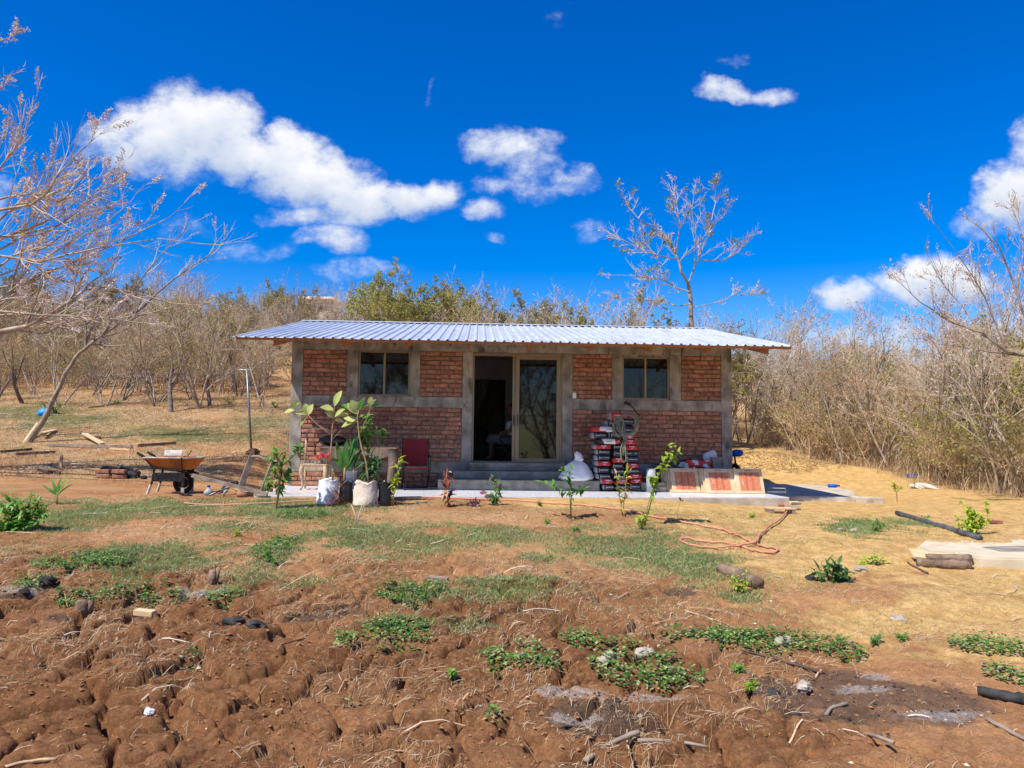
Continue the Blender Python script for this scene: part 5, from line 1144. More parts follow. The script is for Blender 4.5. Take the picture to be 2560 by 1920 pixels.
P4('seat', 'black_metal', e, lambda m_: m_.box((.05, 0, .265), (.5, .46, .03)), bevel=.008); P4('backrest', 'black_metal', e, lambda m_: m_.box((.335, 0, .56), (.025, .44, .56), RY(.16)), bevel=.008)
for s_ in (-.23, .23):
    P4('leg', 'black_metal', e, lambda m_: (m_.tube([(-.2, s_, 0), (.1, s_, .27), (.3, s_, .4)], .012, 6), m_.tube([(.38, s_, 0), (.0, s_, .27), (-.16, s_, .42)], .012, 6))); P4('armrest', 'black_metal', e, lambda m_: m_.tube([(.33, s_, .5), (.1, s_, .5), (-.16, s_, .49), (-.16, s_, .4)], .013, 6))
# ---- wheelbarrow
wp = G(436, 1233); e = thing('wheelbarrow', wp, 'orange wheelbarrow with black frame holding cement-crusted bricks', 'wheelbarrow', rz=.10)
e.scale = (.84, .84, .9)
def tray(m_):
    top = [(-.52,-.3,.66),(.30,-.33,.655),(.52,-.2,.665),(.52,.2,.665),(.30,.33,.655),(-.52,.3,.66)]; bot = [(-.33,-.2,.45),(.22,-.22,.435),(.34,-.13,.445),(.34,.13,.445),(.22,.22,.435),(-.33,.2,.45)]
    n_ = 6; m_.add(top+bot, [(i, (i+1) % n_, n_+(i+1) % n_, n_+i) for i in range(n_)]+[tuple(range(n_, 2*n_))]); ins = [(x*.975, y*.96, z) for x, y, z in top]; inb = [(x*.95, y*.93, z+.01) for x, y, z in bot]
    m_.add(ins+inb, [(i, n_+i, n_+(i+1) % n_, (i+1) % n_) for i in range(n_)]+[tuple(range(n_, 2*n_))[::-1]], 1); m_.add(top+ins, [(i, n_+i, n_+(i+1) % n_, (i+1) % n_) for i in range(n_)], 1)
P4('tray', ['barrow_orange', 'cement_crust'], e, tray)
P4('rim', 'cement_crust', e, lambda m_: m_.tube([(-.52,-.3,.66),(.30,-.33,.655),(.52,-.2,.665),(.52,.2,.665),(.30,.33,.655),(-.52,.3,.66),(-.52,-.3,.66)], .011, 6), smooth=True)
for s_ in (-.24, .24):
    P4('handle', 'black_paint', e, lambda m_: m_.tube([(-.62, s_*1.15, .73), (-.5, s_*1.15, .66), (-.35, s_, .48), (.1, s_, .425), (.42, s_*.4, .36)], [.018, .018, .02, .02, .018], 7), smooth=True)
    P4('grip', 'rubber', e, lambda m_: m_.tube([(-.64, s_*1.15, .745), (-.56, s_*1.15, .70), (-.50, s_*1.15, .665)], .026, 8), smooth=True)
    P4('leg', 'black_paint', e, lambda m_: m_.tube([(-.32, s_, .47), (-.34, s_*1.02, .25), (-.42, s_*1.1, .0)], .022, 6)); P4('foot', 'cement_crust', e, lambda m_: m_.tube([(-.365, s_*1.045, .17), (-.42, s_*1.1, .0)], .027, 6))
    P4('prop', 'black_paint', e, lambda m_: m_.box((.245, s_*1.2, .225), (.05, .035, .45))); P4('prop_foot', 'cement_crust', e, lambda m_: m_.box((.245, s_*1.2, .06), (.056, .041, .12)))
    P4('strap', 'black_paint', e, lambda m_: m_.tube([(.23, s_*1.25, .40), (.22, s_*1.38, .55), (.215, s_*1.44, .665)], .02, 6, flat=.5))
P4('side_board', 'black_paint', e, lambda m_: m_.box((-.05, -.265, .31), (.56, .03, .16)))
P4('tyre', 'rubber', e, lambda m_: [m_.tube([(.16+.155*math.cos(a), 0, .19+.155*math.sin(a)) for a in [6.2832*i/20 for i in range(21)]], .045, 8, cap=False)], smooth=True)
P4('wheel_hub', 'black_paint', e, lambda m_: (m_.tube([(.16, -.04, .19), (.16, .04, .19)], .1, 12), m_.tube([(.16, -.24, .2), (.16, .24, .2)], .012, 6)))
def on_barrow(name, m_n, fn, label, cat): tag(P4(name, m_n, None, fn, loc=wp, rot=(0, 0, .10)), label, cat).scale = (.84, .84, .9)
on_barrow('mortar_board', 'cement_crust', lambda m_: m_.box((-.1, .12, .70), (.34, .02, .2), RX(-.5)), 'cement-crusted board propped in the wheelbarrow', 'board')
for i, (x, y, rr_) in enumerate([(-.18, -.12, .1), (.05, .02, -.3), (.2, .14, .5), (-.05, -.16, 1.2)]): on_barrow('loose_brick', 'brick', lambda m_: m_.box((x, y, .655), (.25, .11, .06), RZ(rr_) @ RX(.2)), ['reddish brick nearest the grips in the wheelbarrow', 'brick in the middle of the wheelbarrow load', 'brick at the nose of the wheelbarrow load', 'brick lying crosswise in the wheelbarrow'][i], 'brick')
on_barrow('mortar_load', 'cement_crust', lambda m_: m_.blob((0, 0, .56), (.4, .24, .09), 16, 8, 4, .12), 'heap of hardened mortar filling the wheelbarrow', 'mortar')
on_barrow('trowel_handle', 'rafter', lambda m_: m_.tube([(.2, .0, .66), (.26, -.02, .74), (.30, -.03, .79)], .017, 6), 'orange wooden tool handle sticking out of the wheelbarrow', 'tool')
# ---- brick hearth
hp = G(283, 1196); br_me = variants[0]
def lay_brick(x, y, z, rz, label, s_=1.0, nm='hearth_brick'):
    o = link(nm, variants[random.randrange(6)], None, hp+Vector((x, y, z)), (0, 0, rz)); o.scale = (1.05*s_, 1.4, 1.2); return tag(o, label, 'brick')
lay_brick(-.19, 0, .05, .03, 'reddish brick in the hearth under the ash-whitened brick'); lay_brick(-.20, 0, .14, .0, 'ash-whitened brick on top of the hearth'); lay_brick(.12, 0, .14, -.05, 'orange brick on top of the hearth'); lay_brick(.13, .02, .045, .1, 'pale brick in the hearth under the orange brick'); lay_brick(-.15, .4, .08, 1.3, 'sooty brick at the back of the hearth'); lay_brick(.2, .42, .08, 1.2, 'sooty brick behind the orange hearth brick')
for i, (x, y, z, s_, lb) in enumerate([(-.24,.22,.15,.12,'pointed lump of charred clay behind the ash-whitened brick'),(.1,.25,.14,.13,'black charred log end lying in the hearth'),(.32,.12,.08,.12,'black charred lump against the end of the orange hearth brick'),(.62,.0,.03,.05,'small black coal on the pale ash by the hearth')]):
    tag(P4('charred_lump', 'char', None, lambda m_: m_.blob((0, 0, 0), (s_*1.3, s_, s_*.75), 9, 6, i, .25), loc=hp+Vector((x, y, z))), lb, 'charcoal')
# ---- broken chair, plank, pipe bits
cp = G(590, 1243); e = thing('broken_chair', cp, 'broken wooden chair frame lying on its side on a plank', 'chair', rz=.0)
def pl(m_, a, b_, w, th): # board between two points
    a, b_ = Vector(a), Vector(b_); d = b_-a; rot = d.to_track_quat('X', 'Z').to_matrix(); m_.box((a+b_)/2, (d.length, th, w), rot)
P4('side_rail', 'wood_grey', e, lambda m_: pl(m_, (-.75, .1, .33), (.50, -.02, .05), .055, .05)); P4('side_rail', 'wood_dark', e, lambda m_: pl(m_, (-.72, .45, .31), (.45, .40, .08), .05, .045))
P4('back_post', 'wood_grey', e, lambda m_: pl(m_, (.03, .12, .16), (.17, .2, .66), .09, .045)); P4('back_post', 'wood_grey', e, lambda m_: pl(m_, (.37, .1, .09), (.5, .2, .56), .05, .04))
P4('top_rail', 'wood_grey', e, lambda m_: m_.tube([(.14, .2, .64), (.26, .21, .64), (.40, .21, .58), (.55, .21, .56), (.64, .21, .55)], [.04, .042, .036, .034, .04], 6, flat=.6), smooth=True)
P4('cross_rail', 'wood_grey', e, lambda m_: pl(m_, (-.15, .1, .22), (-.15, .42, .22), .04, .03)); P4('cross_rail', 'wood_grey', e, lambda m_: pl(m_, (.1, .1, .15), (.42, .12, .08), .04, .03))
for i, (px, py, ln, r_, m_n, pit, rz, lb, ct) in enumerate([(557,1236,.22,.02,'pvc',-.9,.3,'short grey pipe offcut propped under the broken chair','pipe'),(568,1238,.25,.02,'pvc',-.7,1.2,'grey pipe offcut beside the propped one','pipe'),(547,1240,.35,.014,'galv',-.3,.9,'bent metal rod under the broken chair','rod'),(588,1235,.28,.03,'wood_pale',.5,-.2,'pale round wood billet by the broken chair','billet'),(606,1243,.16,.05,'brick',.1,.5,'broken brick bit beside the wood billet','brick'),(622,1240,.14,.04,'rock',.1,.2,'pale rubble piece next to the broken brick bit','stone')]):
    q = G(px, py); tag(P4('offcut', m_n, None, lambda m_: m_.tube([(-ln/2, 0, 0), (0, 0, .004), (ln/2, 0, 0)], r_, 7), loc=q+Vector((0, 0, .03+abs(math.sin(pit))*ln*.4)), rot=(0, pit, rz), smooth=True), lb, ct)
q = G(521, 1237); e = thing('plastic_bottle', q, 'grey bottle standing in the barrow\'s shade', 'bottle'); P4('bottle_body', 'pvc', e, lambda m_: m_.lathe([(.07, 0), (.075, .05), (.04, .09), (.022, .1), (.022, .13)], 12), smooth=True); P4('cap', 'blue', e, lambda m_: m_.lathe([(.026, .125), (.026, .155), (.01, .158)], 10))
q = G(455, 1240); tag(P4('charred_stick', 'char', None, lambda m_: m_.tube([(-.08, 0, .06), (.02, .02, .02), (.16, 0, .015)], [.02, .025, .015], 6), loc=q), 'charred stick at the foot of the wheelbarrow', 'stick')
# ---- plank heap and timbers on the left
for i, (x0, y0_, x1, y1_, w, th, m_n, lb) in enumerate([(62,1106,95,1084,.12,.03,'wood_pale','pale plank tipped against the leaning trunk'),(105,1098,138,1078,.14,.03,'wood_pale','short pale board on the plank heap'),(205,1098,256,1114,.13,.05,'wood_pale','thick pale board end on the plank heap'),(118,1117,330,1121,.07,.05,'wood_grey','long grey timber lying in front of the plank heap'),(95,1093,245,1085,.035,.03,'wood_grey','thin bent pole across the plank heap'),(212,1096,250,1098,.06,.05,'wood_dark','dark short beam behind the thick pale board'),
   (0,1134,80,1127,.06,.04,'wood_dark','dark timber lying below the plank heap'),(40,1140,140,1134,.06,.04,'wood_dark','dark pole beside the dark timber'),(345,1118,440,1112,.07,.05,'wood_dark','dark timber with a light edge behind the wheelbarrow'),(275,1125,325,1128,.05,.03,'wood_pale','pale lath on the ground beside the plank heap'),(95,1180,150,1187,.05,.04,'wood_dark','dark short stick in the dry grass by the hearth'),(40,1191,108,1193,.02,.02,'wood_raw','crooked pale stick in the grass before the hearth'),(220,1022,260,1018,.05,.05,'wood_grey','grey log in the clearing behind the leaning trunk')]):
    a, b_ = G(x0, y0_), G(x1, y1_); a.z += th*.6+(.16 if i in (1, 2) else .02); b_.z += th*.6+(.02 if i != 0 else .28)
    if i == 0: a.z, b_.z = a.z-.05, b_.z
    mb = MB(); pl(mb, a-a, b_-a, w if i not in (0, 1, 2) else th, th if i not in (0, 1, 2) else w); tag(mb.build('timber', m_n, None, loc=a, bevel=.004), lb, 'timber')
tag(P4('wood_stake', 'wood_raw', None, lambda m_: m_.box((0, 0, .14), (.05, .04, .3)), loc=G(152, 1170)), 'short wooden stake in the grass beside the hearth', 'stake')
tag(P4('blue_bag', 'blue_bright', None, lambda m_: m_.blob((0, 0, .1), (.22, .16, .13), 12, 8, 4, .15), smooth=True, loc=G(109, 1040)), 'bright blue plastic bag beside the leaning trunk', 'bag')
# ---- clothes line post with wires
pp = G(630, 1137); tp_ = D(617, 922, pp.y)
e = thing('metal_post', pp, 'galvanised pipe post of the wire line by the grassy slope', 'post')
P4('pole', 'galv', e, lambda m_: m_.tube([(0, 0, -.1), tuple(tp_-pp)], .026, 10), smooth=True); P4('cross_arm', 'galv', e, lambda m_: m_.tube([tuple(tp_-pp+Vector((.05, 0, -.03))), tuple(tp_-pp+Vector((-.24, 0, -.02)))], .011, 6)); P4('soil_collar', 'dirt', e, lambda m_: m_.blob((.02, -.02, .04), (.2, .16, .1), 12, 6, 4, .3))
for i, (a, b_) in enumerate([((0, 893), -.05), ((0, 901), -.25), ((120, 930), -.15)]):
    s_ = tp_+Vector((b_, 0, -.02*i)); en = D(a[0]-90, a[1], 16.5-i); n_ = 14
    tag(P4('wire', 'galv', None, lambda m_: m_.tube([s_.lerp(en, k/n_)-Vector((0, 0, .35*4*(k/n_)*(1-k/n_)*(.6+.2*i))) for k in range(n_+1)], .0045, 4)), ['upper sagging wire of the line from the metal post', 'middle sagging wire of the line from the metal post', 'lower sagging wire of the line from the metal post'][i], 'wire')
# ---- beige neighbour house, its fence, and a far building
hx = D(740, 925, 52); gz0 = float(D(700, 928, 52).z)
e = thing('neighbour_house', (hx.x, 52, gz0), 'beige rendered house with a white plinth up the slope', 'house')
P4('wall', 'beige_wall', e, lambda m_: m_.b2((-1.05, 0, .22), (5, 5, 1.75))); P4('plinth', 'white_paint', e, lambda m_: m_.b2((-1.12, -.06, -1.5), (5.06, 5.06, .219))); P4('corner_trim', 'white_paint', e, lambda m_: m_.b2((-1.08, -.03, .22), (-.86, .03, 1.75)))
P4('roof', 'roof_red', e, lambda m_: m_.add([(-1.8, -.9, 1.7), (5.7, -.9, 1.7), (5.7, 2.5, 2.9), (-1.8, 2.5, 2.9), (5.7, 5.9, 1.7), (-1.8, 5.9, 1.7), (-1.8, -.9, 1.6), (5.7, -.9, 1.6)], [(0, 1, 2, 3), (3, 2, 4, 5), (6, 7, 1, 0), (0, 3, 5)]))
fx = D(795, 762, 86); e = thing('hilltop_building', (fx.x, 86, fx.z-4), 'pale flat-roofed building high on the hill behind the trees', 'building')
P4('wall', 'beige_wall', e, lambda m_: m_.b2((-1.7, 0, -4), (1.7, 4, 4.6))); P4('roof', 'white_paint', e, lambda m_: m_.b2((-2.1, -.6, 4.602), (2.1, 4.4, 4.85))); P4('window', 'glass', e, lambda m_: m_.b2((-.6, -.02, 3.2), (.5, .02, 4.2)))
fb = thing('wire_fence', (0, 0, 0), 'wire mesh fence with thin posts below the beige house', 'fence')
for k in range(9):
    q = D(565+13*k, 930+.5*k, 47); P4('post', 'galv', fb, lambda m_: m_.tube([(q.x, 47, q.z-.6), (q.x, 47, q.z+.75)], .03, 5))
for k in range(4):
    a, b_ = D(565, 930, 47), D(669, 934, 47); P4('rail_wire', 'galv', fb, lambda m_: m_.tube([(a.x, 47, a.z+.15+.18*k), (b_.x, 47, b_.z+.15+.18*k)], .012, 4))
# ---- right side of the yard
def slab(name, pxs, z, th, m_n, label=None, cat=None, kind=None, ground=None):
    top = [Z(a, b_, z) for a, b_ in pxs]; n_ = len(top); mb = MB(); o0 = top[0]
    mb.add([tuple(p-o0) for p in top]+[tuple(p-o0-Vector((0, 0, th))) for p in top], [tuple(range(n_))[::-1], tuple(range(n_, 2*n_))]+[(i, (i+1) % n_, n_+(i+1) % n_, n_+i) for i in range(n_)])
    bm = bmesh.new(); me = mb.mesh(name, m_n); bm.from_mesh(me); bmesh.ops.recalc_face_normals(bm, faces=bm.faces); bmesh.ops.bevel(bm, geom=list(bm.edges), offset=.02, segments=2, affect='EDGES'); bm.to_mesh(me); bm.free()
    return tag(link(name, me, None, o0), label, cat, None, kind)
ps = slab('paved_slab', [(1845,1238),(2140,1243),(2135,1226),(2050,1212),(1845,1207)], -.06, .4, 'concrete_lt', kind='structure')
a, b_ = Z(2140, 1243, -.06), Z(2213, 1246, -.06)
for k in range(3):
    c = a.lerp(b_, (k+.5)/3); o = P4('block', 'concrete_lt', ps, lambda m_: m_.box((0, 0, 0), ((b_-a).length/3-.012, .22, .22)), bevel=.012); o.location = Vector((c.x, c.y+.12, -.165))-ps.location
SZ = G(2440, 1418).z+.11
sl = slab('cement_slab', [(2292,1366),(2330,1378),(2390,1380),(2450,1392),(2680,1400),(2700,1352),(2440,1346),(2310,1350)], SZ, .5, 'cream_slab', 'low cream cement slab with a curved end behind two logs', 'slab')
tag(P4('hatch_recess', 'concrete_step', sl, lambda m_: m_.add([tuple(Z(a, b_, SZ+.003)-sl.location) for a, b_ in [(2452,1367),(2545,1364),(2700,1372),(2700,1378),(2500,1378)]], [(0, 1, 2, 3, 4)])), 'grey inset in the slab top')
def log(name, m_n, px0, py0, px1, py1, r0, r1, label, cat, bow=.0, n=9, lift=0, seed=0, ends=True, jit=.35):
    a, b_ = G(px0, py0), G(px1, py1); r_ = random.Random(seed); pts = []; K = 8; za, zb_ = float(HF(a.x, a.y)), float(HF(b_.x, b_.y)); dv_ = max(0, max(float(HF(*(a.lerp(b_, k/K)).xy))-(za+(zb_-za)*k/K) for k in range(K+1)))
    for k in range(K+1):
        p = a.lerp(b_, k/K); p.z = za+(zb_-za)*k/K+dv_*.7+max(r0, r1)*.55+lift; p += Vector((r_.uniform(-1, 1), r_.uniform(-1, 1), r_.uniform(-.5, .5)))*min(r0, r1)*jit+Vector((0, bow*math.sin(math.pi*k/K), 0)); pts.append(p-a)
    rad = [(r0+(r1-r0)*k/K)*r_.uniform(.92, 1.08) for k in range(K+1)]; mb = MB(); mb.tube(pts, rad, n)
    return tag(mb.build(name, m_n, None, smooth=True, loc=a), label, cat)
log('bark_log', 'log_bark', 2297, 1417, 2432, 1423, .05, .055, 'bark-covered log in front of the cement slab', 'log', seed=1); log('bark_log', 'log_bark', 2315, 1409, 2428, 1413, .045, .05, 'darker log lying behind the one at the slab', 'log', seed=2, lift=.03)
tag(P4('plank_piece', 'wood_pale', None, lambda m_: m_.box((0, 0, .06), (.38, .2, .025), RX(.3)), loc=G(2325, 1404), rot=(0, .1, -.2)), 'short pale plank leaning between slab and logs', 'plank')
log('bark_log', 'log_bark', 1805, 1432, 1898, 1476, .06, .055, 'weathered log end half sunk in the yellow soil', 'log', seed=3)
log('poly_pipe', 'black_pipe', 2243, 1287, 2450, 1352, .036, .036, 'long black poly pipe lying on the sandy ground', 'pipe', seed=4, n=12, jit=.05)
log('bark_log', 'char', 2445, 1738, 2590, 1765, .03, .035, 'thick charred log lying beside creeping weeds', 'log', seed=5)
for i, a in enumerate([(1712,1542,1842,1560,.012,.016,'wood_raw','pale stick with a bark end beside the weeds'),(1852,1635,2048,1688,.010,.016,'wood_dark','long dark stick pointing at the grey ash'),(2062,1788,2118,1765,.016,.014,'wood_grey','short barkless stick on the grey soil'),(2156,1832,2232,1890,.012,.016,'wood_grey','pale stick on the burnt soil'),(2466,1808,2580,1868,.018,.014,'wood_grey','long weathered branch on bare soil near the charred log'),(2270,1410,2318,1436,.012,.02,'wood_dark','dark twig below the logs'),(1905,1437,1960,1446,.008,.01,'wood_raw','thin twig beside the half sunk log'),
   (1460,1905,1600,1868,.02,.018,'wood_grey','forked branch lying by the ash, lower half'),(1595,1869,1770,1874,.018,.011,'wood_grey','forked branch lying by the ash, upper half'),(1568,1838,1572,1880,.007,.006,'wood_raw','upright fork of the branch by the ash'),(0,1905+8,140,1912,.012,.01,'wood_raw','stick at the foot of the soil clods'),(1400,1830,1470,1815,.012,.01,'wood_dark','charred stick at the edge of the ash'),(1490,1845,1600,1862,.011,.009,'rust','reddish stick in the burnt ash'),(100,1515,160,1500,.015,.012,'wood_grey','grey stick beside the small stump'),(700,1620,790,1580,.006,.008,'wood_dark','thin dark twig crossing the clods'),(1000,1430,1060,1436,.005,.006,'wood_raw','thin pale twig behind the broken board')]):
    log('stick', a[6], *a[:4], a[4]*.7, a[5]*.7, a[7], 'stick', n=6, seed=20+i, bow=.03)
for i, (px, py, s_, lb) in enumerate([(2245,1552,.075,'round grey rock on the yellow mound'),(2025,1450,.075,'pale jagged rock touching the glossy dark green plant'),(2152,1428,.085,'flat pale rock between the glossy and the light green plants'),(1958,1612,.085,'flat pale rock among the weeds'),(1612,1640,.09,'broad grey rock behind the leafy weeds'),(1525,1645,.06,'smaller two-tone stone beside the broad grey rock'),(1510,1665,.05,'reddish stone in front of the two-tone stone'),(1720,1672,.04,'small stone with a stick near the weeds'),(2135,1330,.05,'small stone by the grass patch on the sand'),(2100,1326,.06,'flat earth-coloured stone by the grass patch'),(2010,1722,.07,'grey stone in the burnt soil'),(1935,1730,.05,'dark stone at the edge of the burnt soil'),(60,1482,.07,'dark cinder block piece in the ash'),(120,1462,.09,'pale ash lump beside the dark cinder block piece'),(340,1795,.035,'white paper scrap among the straw'),(372,1797,.04,'crumpled white paper scrap next to the other'),(310,1470,.03,'small pale stone in the weeds'),(2540,1470,.03,'pale pebble on the yellow sand past the logs'),(1750,1290,.03,'pale pebble by the hose')]):
    m_n = 'char' if 'dark' in lb or 'cinder' in lb else ('cloth_white' if 'paper' in lb else 'rock'); q = G(px, py); q.z = float(HF(q.x, q.y))
    tag(P4('rock' if 'paper' not in lb else 'paper_scrap', m_n, None, lambda m_: m_.blob((0, 0, s_*.2), (s_*.8, s_*.66, s_*.46), 12, 8, i+40, .2), loc=q, rot=(0, 0, i)), lb, 'paper' if 'paper' in lb else 'stone')
for (px, py, ln, m_n, lb) in [(362,1540,.16,'wood_pale','short sawn plank end lying before the weeds'),(1095,1450,.19,'wood_grey','grey splintered board lying in the middle of the yard'),(2489,1310,.16,'brick','single red brick on the sand beside the shrub')]:
    q = G(px, py); q.z = float(HF(q.x, q.y)); tag(P4('board_piece' if 'brick' not in m_n else 'loose_brick', m_n, None, lambda m_: m_.box((0, 0, .025), (ln, .07, .045)), bevel=.006, loc=q, rot=(.05, .05, -.15)), lb, 'brick' if m_n == 'brick' else 'board')
for (px, py, r_, h_, lb) in [(530,1458,.034,.12,'burnt split stump sticking out of the ash'),(205,1530,.05,.09,'small sawn stump among the clods')]:
    q = G(px, py); tag(P4('stump', 'log_bark', None, lambda m_: (m_.lathe([(r_*1.5, -.05), (r_*1.1, h_*.4), (r_*.95, h_), (r_*.2, h_*1.02)], 10), m_.tube([(r_*1.2, 0, 0), (r_*1.3, 0, h_*1.1)], r_*.5, 6) if r_ < .06 else None), smooth=True, loc=q, rot=(.1, .1, 0)), lb, 'stump')
for i, (px, py) in enumerate([(585,1562),(612,1578),(640,1582)]):
    q = G(px, py); q.z = float(HF(q.x, q.y)); tag(P4('charcoal_lump', 'char', None, lambda m_: m_.blob((0, 0, .02), (.075, .05, .035), 9, 6, i+3, .3), loc=q), ['charcoal lump nearest the green weed strip', 'larger charcoal lump beside it on the clods', 'smallest charcoal lump of the three on the clods'][i], 'charcoal')
# hose
hpx = [(460,1262),(560,1265),(650,1262),(790,1254),(960,1248),(1060,1246),(1180,1250),(1280,1254),(1400,1262),(1480,1268),(1560,1278),(1640,1296),(1720,1310),(1800,1325),(1850,1345),(1880,1360),(1915,1372),(1945,1378),(1930,1385),(1890,1380),(1830,1364),(1760,1355),(1712,1350),(1702,1358),(1730,1370),(1800,1374),(1860,1370),(1890,1365),(1900,1345),(1925,1322),(1950,1305),(1965,1288),(1975,1276)]
hp_ = []
for a, b_ in hpx: q = G(a, b_); hp_.append(Vector((q.x, q.y, float(HF(q.x, q.y))+.022)))
hh = []
for i in range(len(hp_)-1):
    p0, p1, p2, p3 = hp_[max(i-1, 0)], hp_[i], hp_[i+1], hp_[min(i+2, len(hp_)-1)]
    for k in range(6):
        t_ = k/6; q = .5*((2*p1)+(p2-p0)*t_+(2*p0-5*p1+4*p2-p3)*t_*t_+(3*p1-p0-3*p2+p3)*t_**3); q.z = float(HF(q.x, q.y))+.02+(.02 if i > 24 else 0); hh.append(q)
tag(P4('garden_hose', 'hose', None, lambda m_: m_.tube([q-hh[0] for q in hh], .0125, 7), smooth=True, loc=hh[0]), 'salmon garden hose looping across the yard before the veranda', 'hose')
# dog
dp = G(2305, 1222); e = thing('dog', dp, 'white dog with a dark collar lying on its side on the track', 'dog', rz=-.22); e.scale = (.74, .74, .74)
DV = [(0,0,.10),(-.16,0,.105),(-.24,0,.10),(-.32,.0,.085),(-.40,-.02,.07),(.13,0,.095),(.2,.0,.085),(.33,-.04,.04),(.47,-.07,.02), (-.2,-.1,.06),(-.16,-.22,.03),(-.08,-.3,.02),(-.2,-.06,.12),(-.1,-.19,.08),(0,-.28,.02), (.18,-.1,.06),(.28,-.2,.05),(.26,-.29,.03),(.34,-.36,.02),(.2,-.06,.11),(.32,-.17,.06),(.36,-.25,.03),(.44,-.3,.02)]
DE = [(0,1),(1,2),(2,3),(3,4),(0,5),(5,6),(6,7),(7,8),(1,9),(9,10),(10,11),(1,12),(12,13),(13,14),(6,15),(15,16),(16,17),(17,18),(6,19),(19,20),(20,21),(21,22)]
DR = [.105,.11,.075,.07,.035,.095,.085,.022,.014,.045,.026,.022,.045,.026,.022,.055,.034,.022,.02,.055,.034,.022,.02]
skin_mesh('body', DV, DE, DR, 'fur', e)
P4('ear', 'fur_dark', e, lambda m_: m_.leaf((-.30, .03, .14), (.3, .5, .05), (0, 0, 1), .11, .07), smooth=True); P4('collar', 'fur_dark', e, lambda m_: m_.tube([(-.235, .088*math.cos(a), .10+.088*math.sin(a)) for a in [6.2832*k/16 for k in range(17)]], .012, 5, cap=False)); P4('nose', 'hair', e, lambda m_: m_.blob((-.435, -.025, .07), (.018, .018, .015), 8, 5, 1, 0)); P4('eye', 'hair', e, lambda m_: m_.blob((-.345, -.03, .135), (.01, .01, .008), 6, 4, 1, 0))
# litter, bottle, posts and stumps along the track
q = G(2082, 1222); e = thing('blue_bottle', Vector((Z(2082, 1219, -.06).x, Z(2082, 1219, -.06).y, -.058)), 'blue bottle lying on the concrete paving', 'bottle', rz=-.1); P4('bottle_body', 'blue', e, lambda m_: m_.tube([(-.1, 0, .04), (.06, 0, .04), (.1, 0, .04), (.12, 0, .04)], [.038, .04, .025, .014], 12), smooth=True); P4('cap', 'black_metal', e, lambda m_: m_.tube([(.118, 0, .04), (.15, 0, .04)], .018, 8))
tag(P4('litter_bag', 'blue', None, lambda m_: m_.blob((0, 0, .05), (.15, .1, .06), 10, 6, 3, .25), loc=G(2279, 1194)), 'blue plastic litter at the grass edge above the dog', 'litter'); tag(P4('litter_bag', 'cloth_white', None, lambda m_: m_.blob((0, 0, .03), (.09, .06, .04), 10, 6, 5, .25), loc=G(2300, 1195)), 'white plastic litter beside the blue litter', 'litter')
def stick_px(name, m_n, L_, rad, label, cat):
    g = G(*L_[0]); pts = [D(a, b_, g.y) for a, b_ in L_]; pts[0] = g-Vector((0, 0, .1)); mb = MB(); mb.tube([p-g for p in pts], rad, 8); return tag(mb.build(name, m_n, None, smooth=True, loc=g), label, cat)

MT['white_bark'] = mat('white bark', (.55,.52,.48), .9, col2=(.75,.72,.68), scale=6, bump=.4)
stick_px('white_stump', 'white_bark', [(2236,1162),(2246,1135),(2252,1115),(2264,1103),(2272,1098)], [.05,.055,.06,.055,.045], 'white curved dead stem at the edge of the track', 'stump')
stick_px('grey_stump', 'wood_grey', [(2362,1160),(2366,1140),(2375,1125),(2392,1118)], [.06,.06,.06,.05], 'grey dead stem bending over the cut brush by the track', 'stump')
for i, (x0, y0_, x1, y1_, r_, lb) in enumerate([(2132,1135,2136,1080,.045,'grey fence post in the dry grass along the track'),(1902,1105,1918,1058,.04,'slanting pale fence post near the house corner'),(1940,1108,1968,1020,.05,'pale slanting trunk post at the bend of the track'),(2460,1180,2465,1110,.07,'burnt-footed fence post at the thicket edge')]):
    stick_px('fence_post', 'wood_grey' if i != 2 else 'white_bark', [(x0, y0_), ((x0+x1)/2+2, (y0_+y1_)/2), (x1, y1_)], [r_, r_*.95, r_*.85], lb, 'post')
q = G(1842, 1185); e = thing('motorcycle', hl(4.66, .9, -.12), 'blue motorcycle nose peeking from behind the house corner', 'motorcycle', rz=HW+.1)
P4('fuel_tank', 'blue', e, lambda m_: m_.blob((.05, .5, .78), (.16, .3, .13), 14, 8, 2, .03), smooth=True); P4('front_cowl', 'blue', e, lambda m_: m_.blob((.12, .05, .82), (.14, .1, .08), 12, 7, 3, .05), smooth=True); P4('seat', 'rubber', e, lambda m_: m_.blob((.05, 1.05, .78), (.13, .35, .07), 12, 6, 2, .03), smooth=True)
for yy in (.0, 1.25): w_ = P4('wheel', 'rubber', e, lambda m_: m_.tube([(.05, yy+.27*math.cos(a), .3+.27*math.sin(a)) for a in [6.2832*k/20 for k in range(21)]], .045, 7, cap=False), smooth=True); P4('rim', 'galv', w_, lambda m_: [m_.tube([(.05, yy, .3), (.05, yy+.24*math.cos(a), .3+.24*math.sin(a))], .008, 4) for a in [6.2832*k/8 for k in range(8)]])
P4('fork', 'black_metal', e, lambda m_: (m_.tube([(-.02, .0, .3), (-.02, .2, .85)], .02, 6), m_.tube([(.12, .0, .3), (.12, .2, .85)], .02, 6))); P4('handlebar', 'black_metal', e, lambda m_: m_.tube([(-.3, .28, .98), (-.1, .2, .95), (.2, .2, .95), (.4, .28, .98)], .014, 6)); P4('engine', 'black_metal', e, lambda m_: m_.box((.05, .65, .42), (.22, .4, .34)), bevel=.03); P4('exhaust', 'galv', e, lambda m_: m_.tube([(.2, .5, .3), (.22, 1.3, .35)], .04, 8))
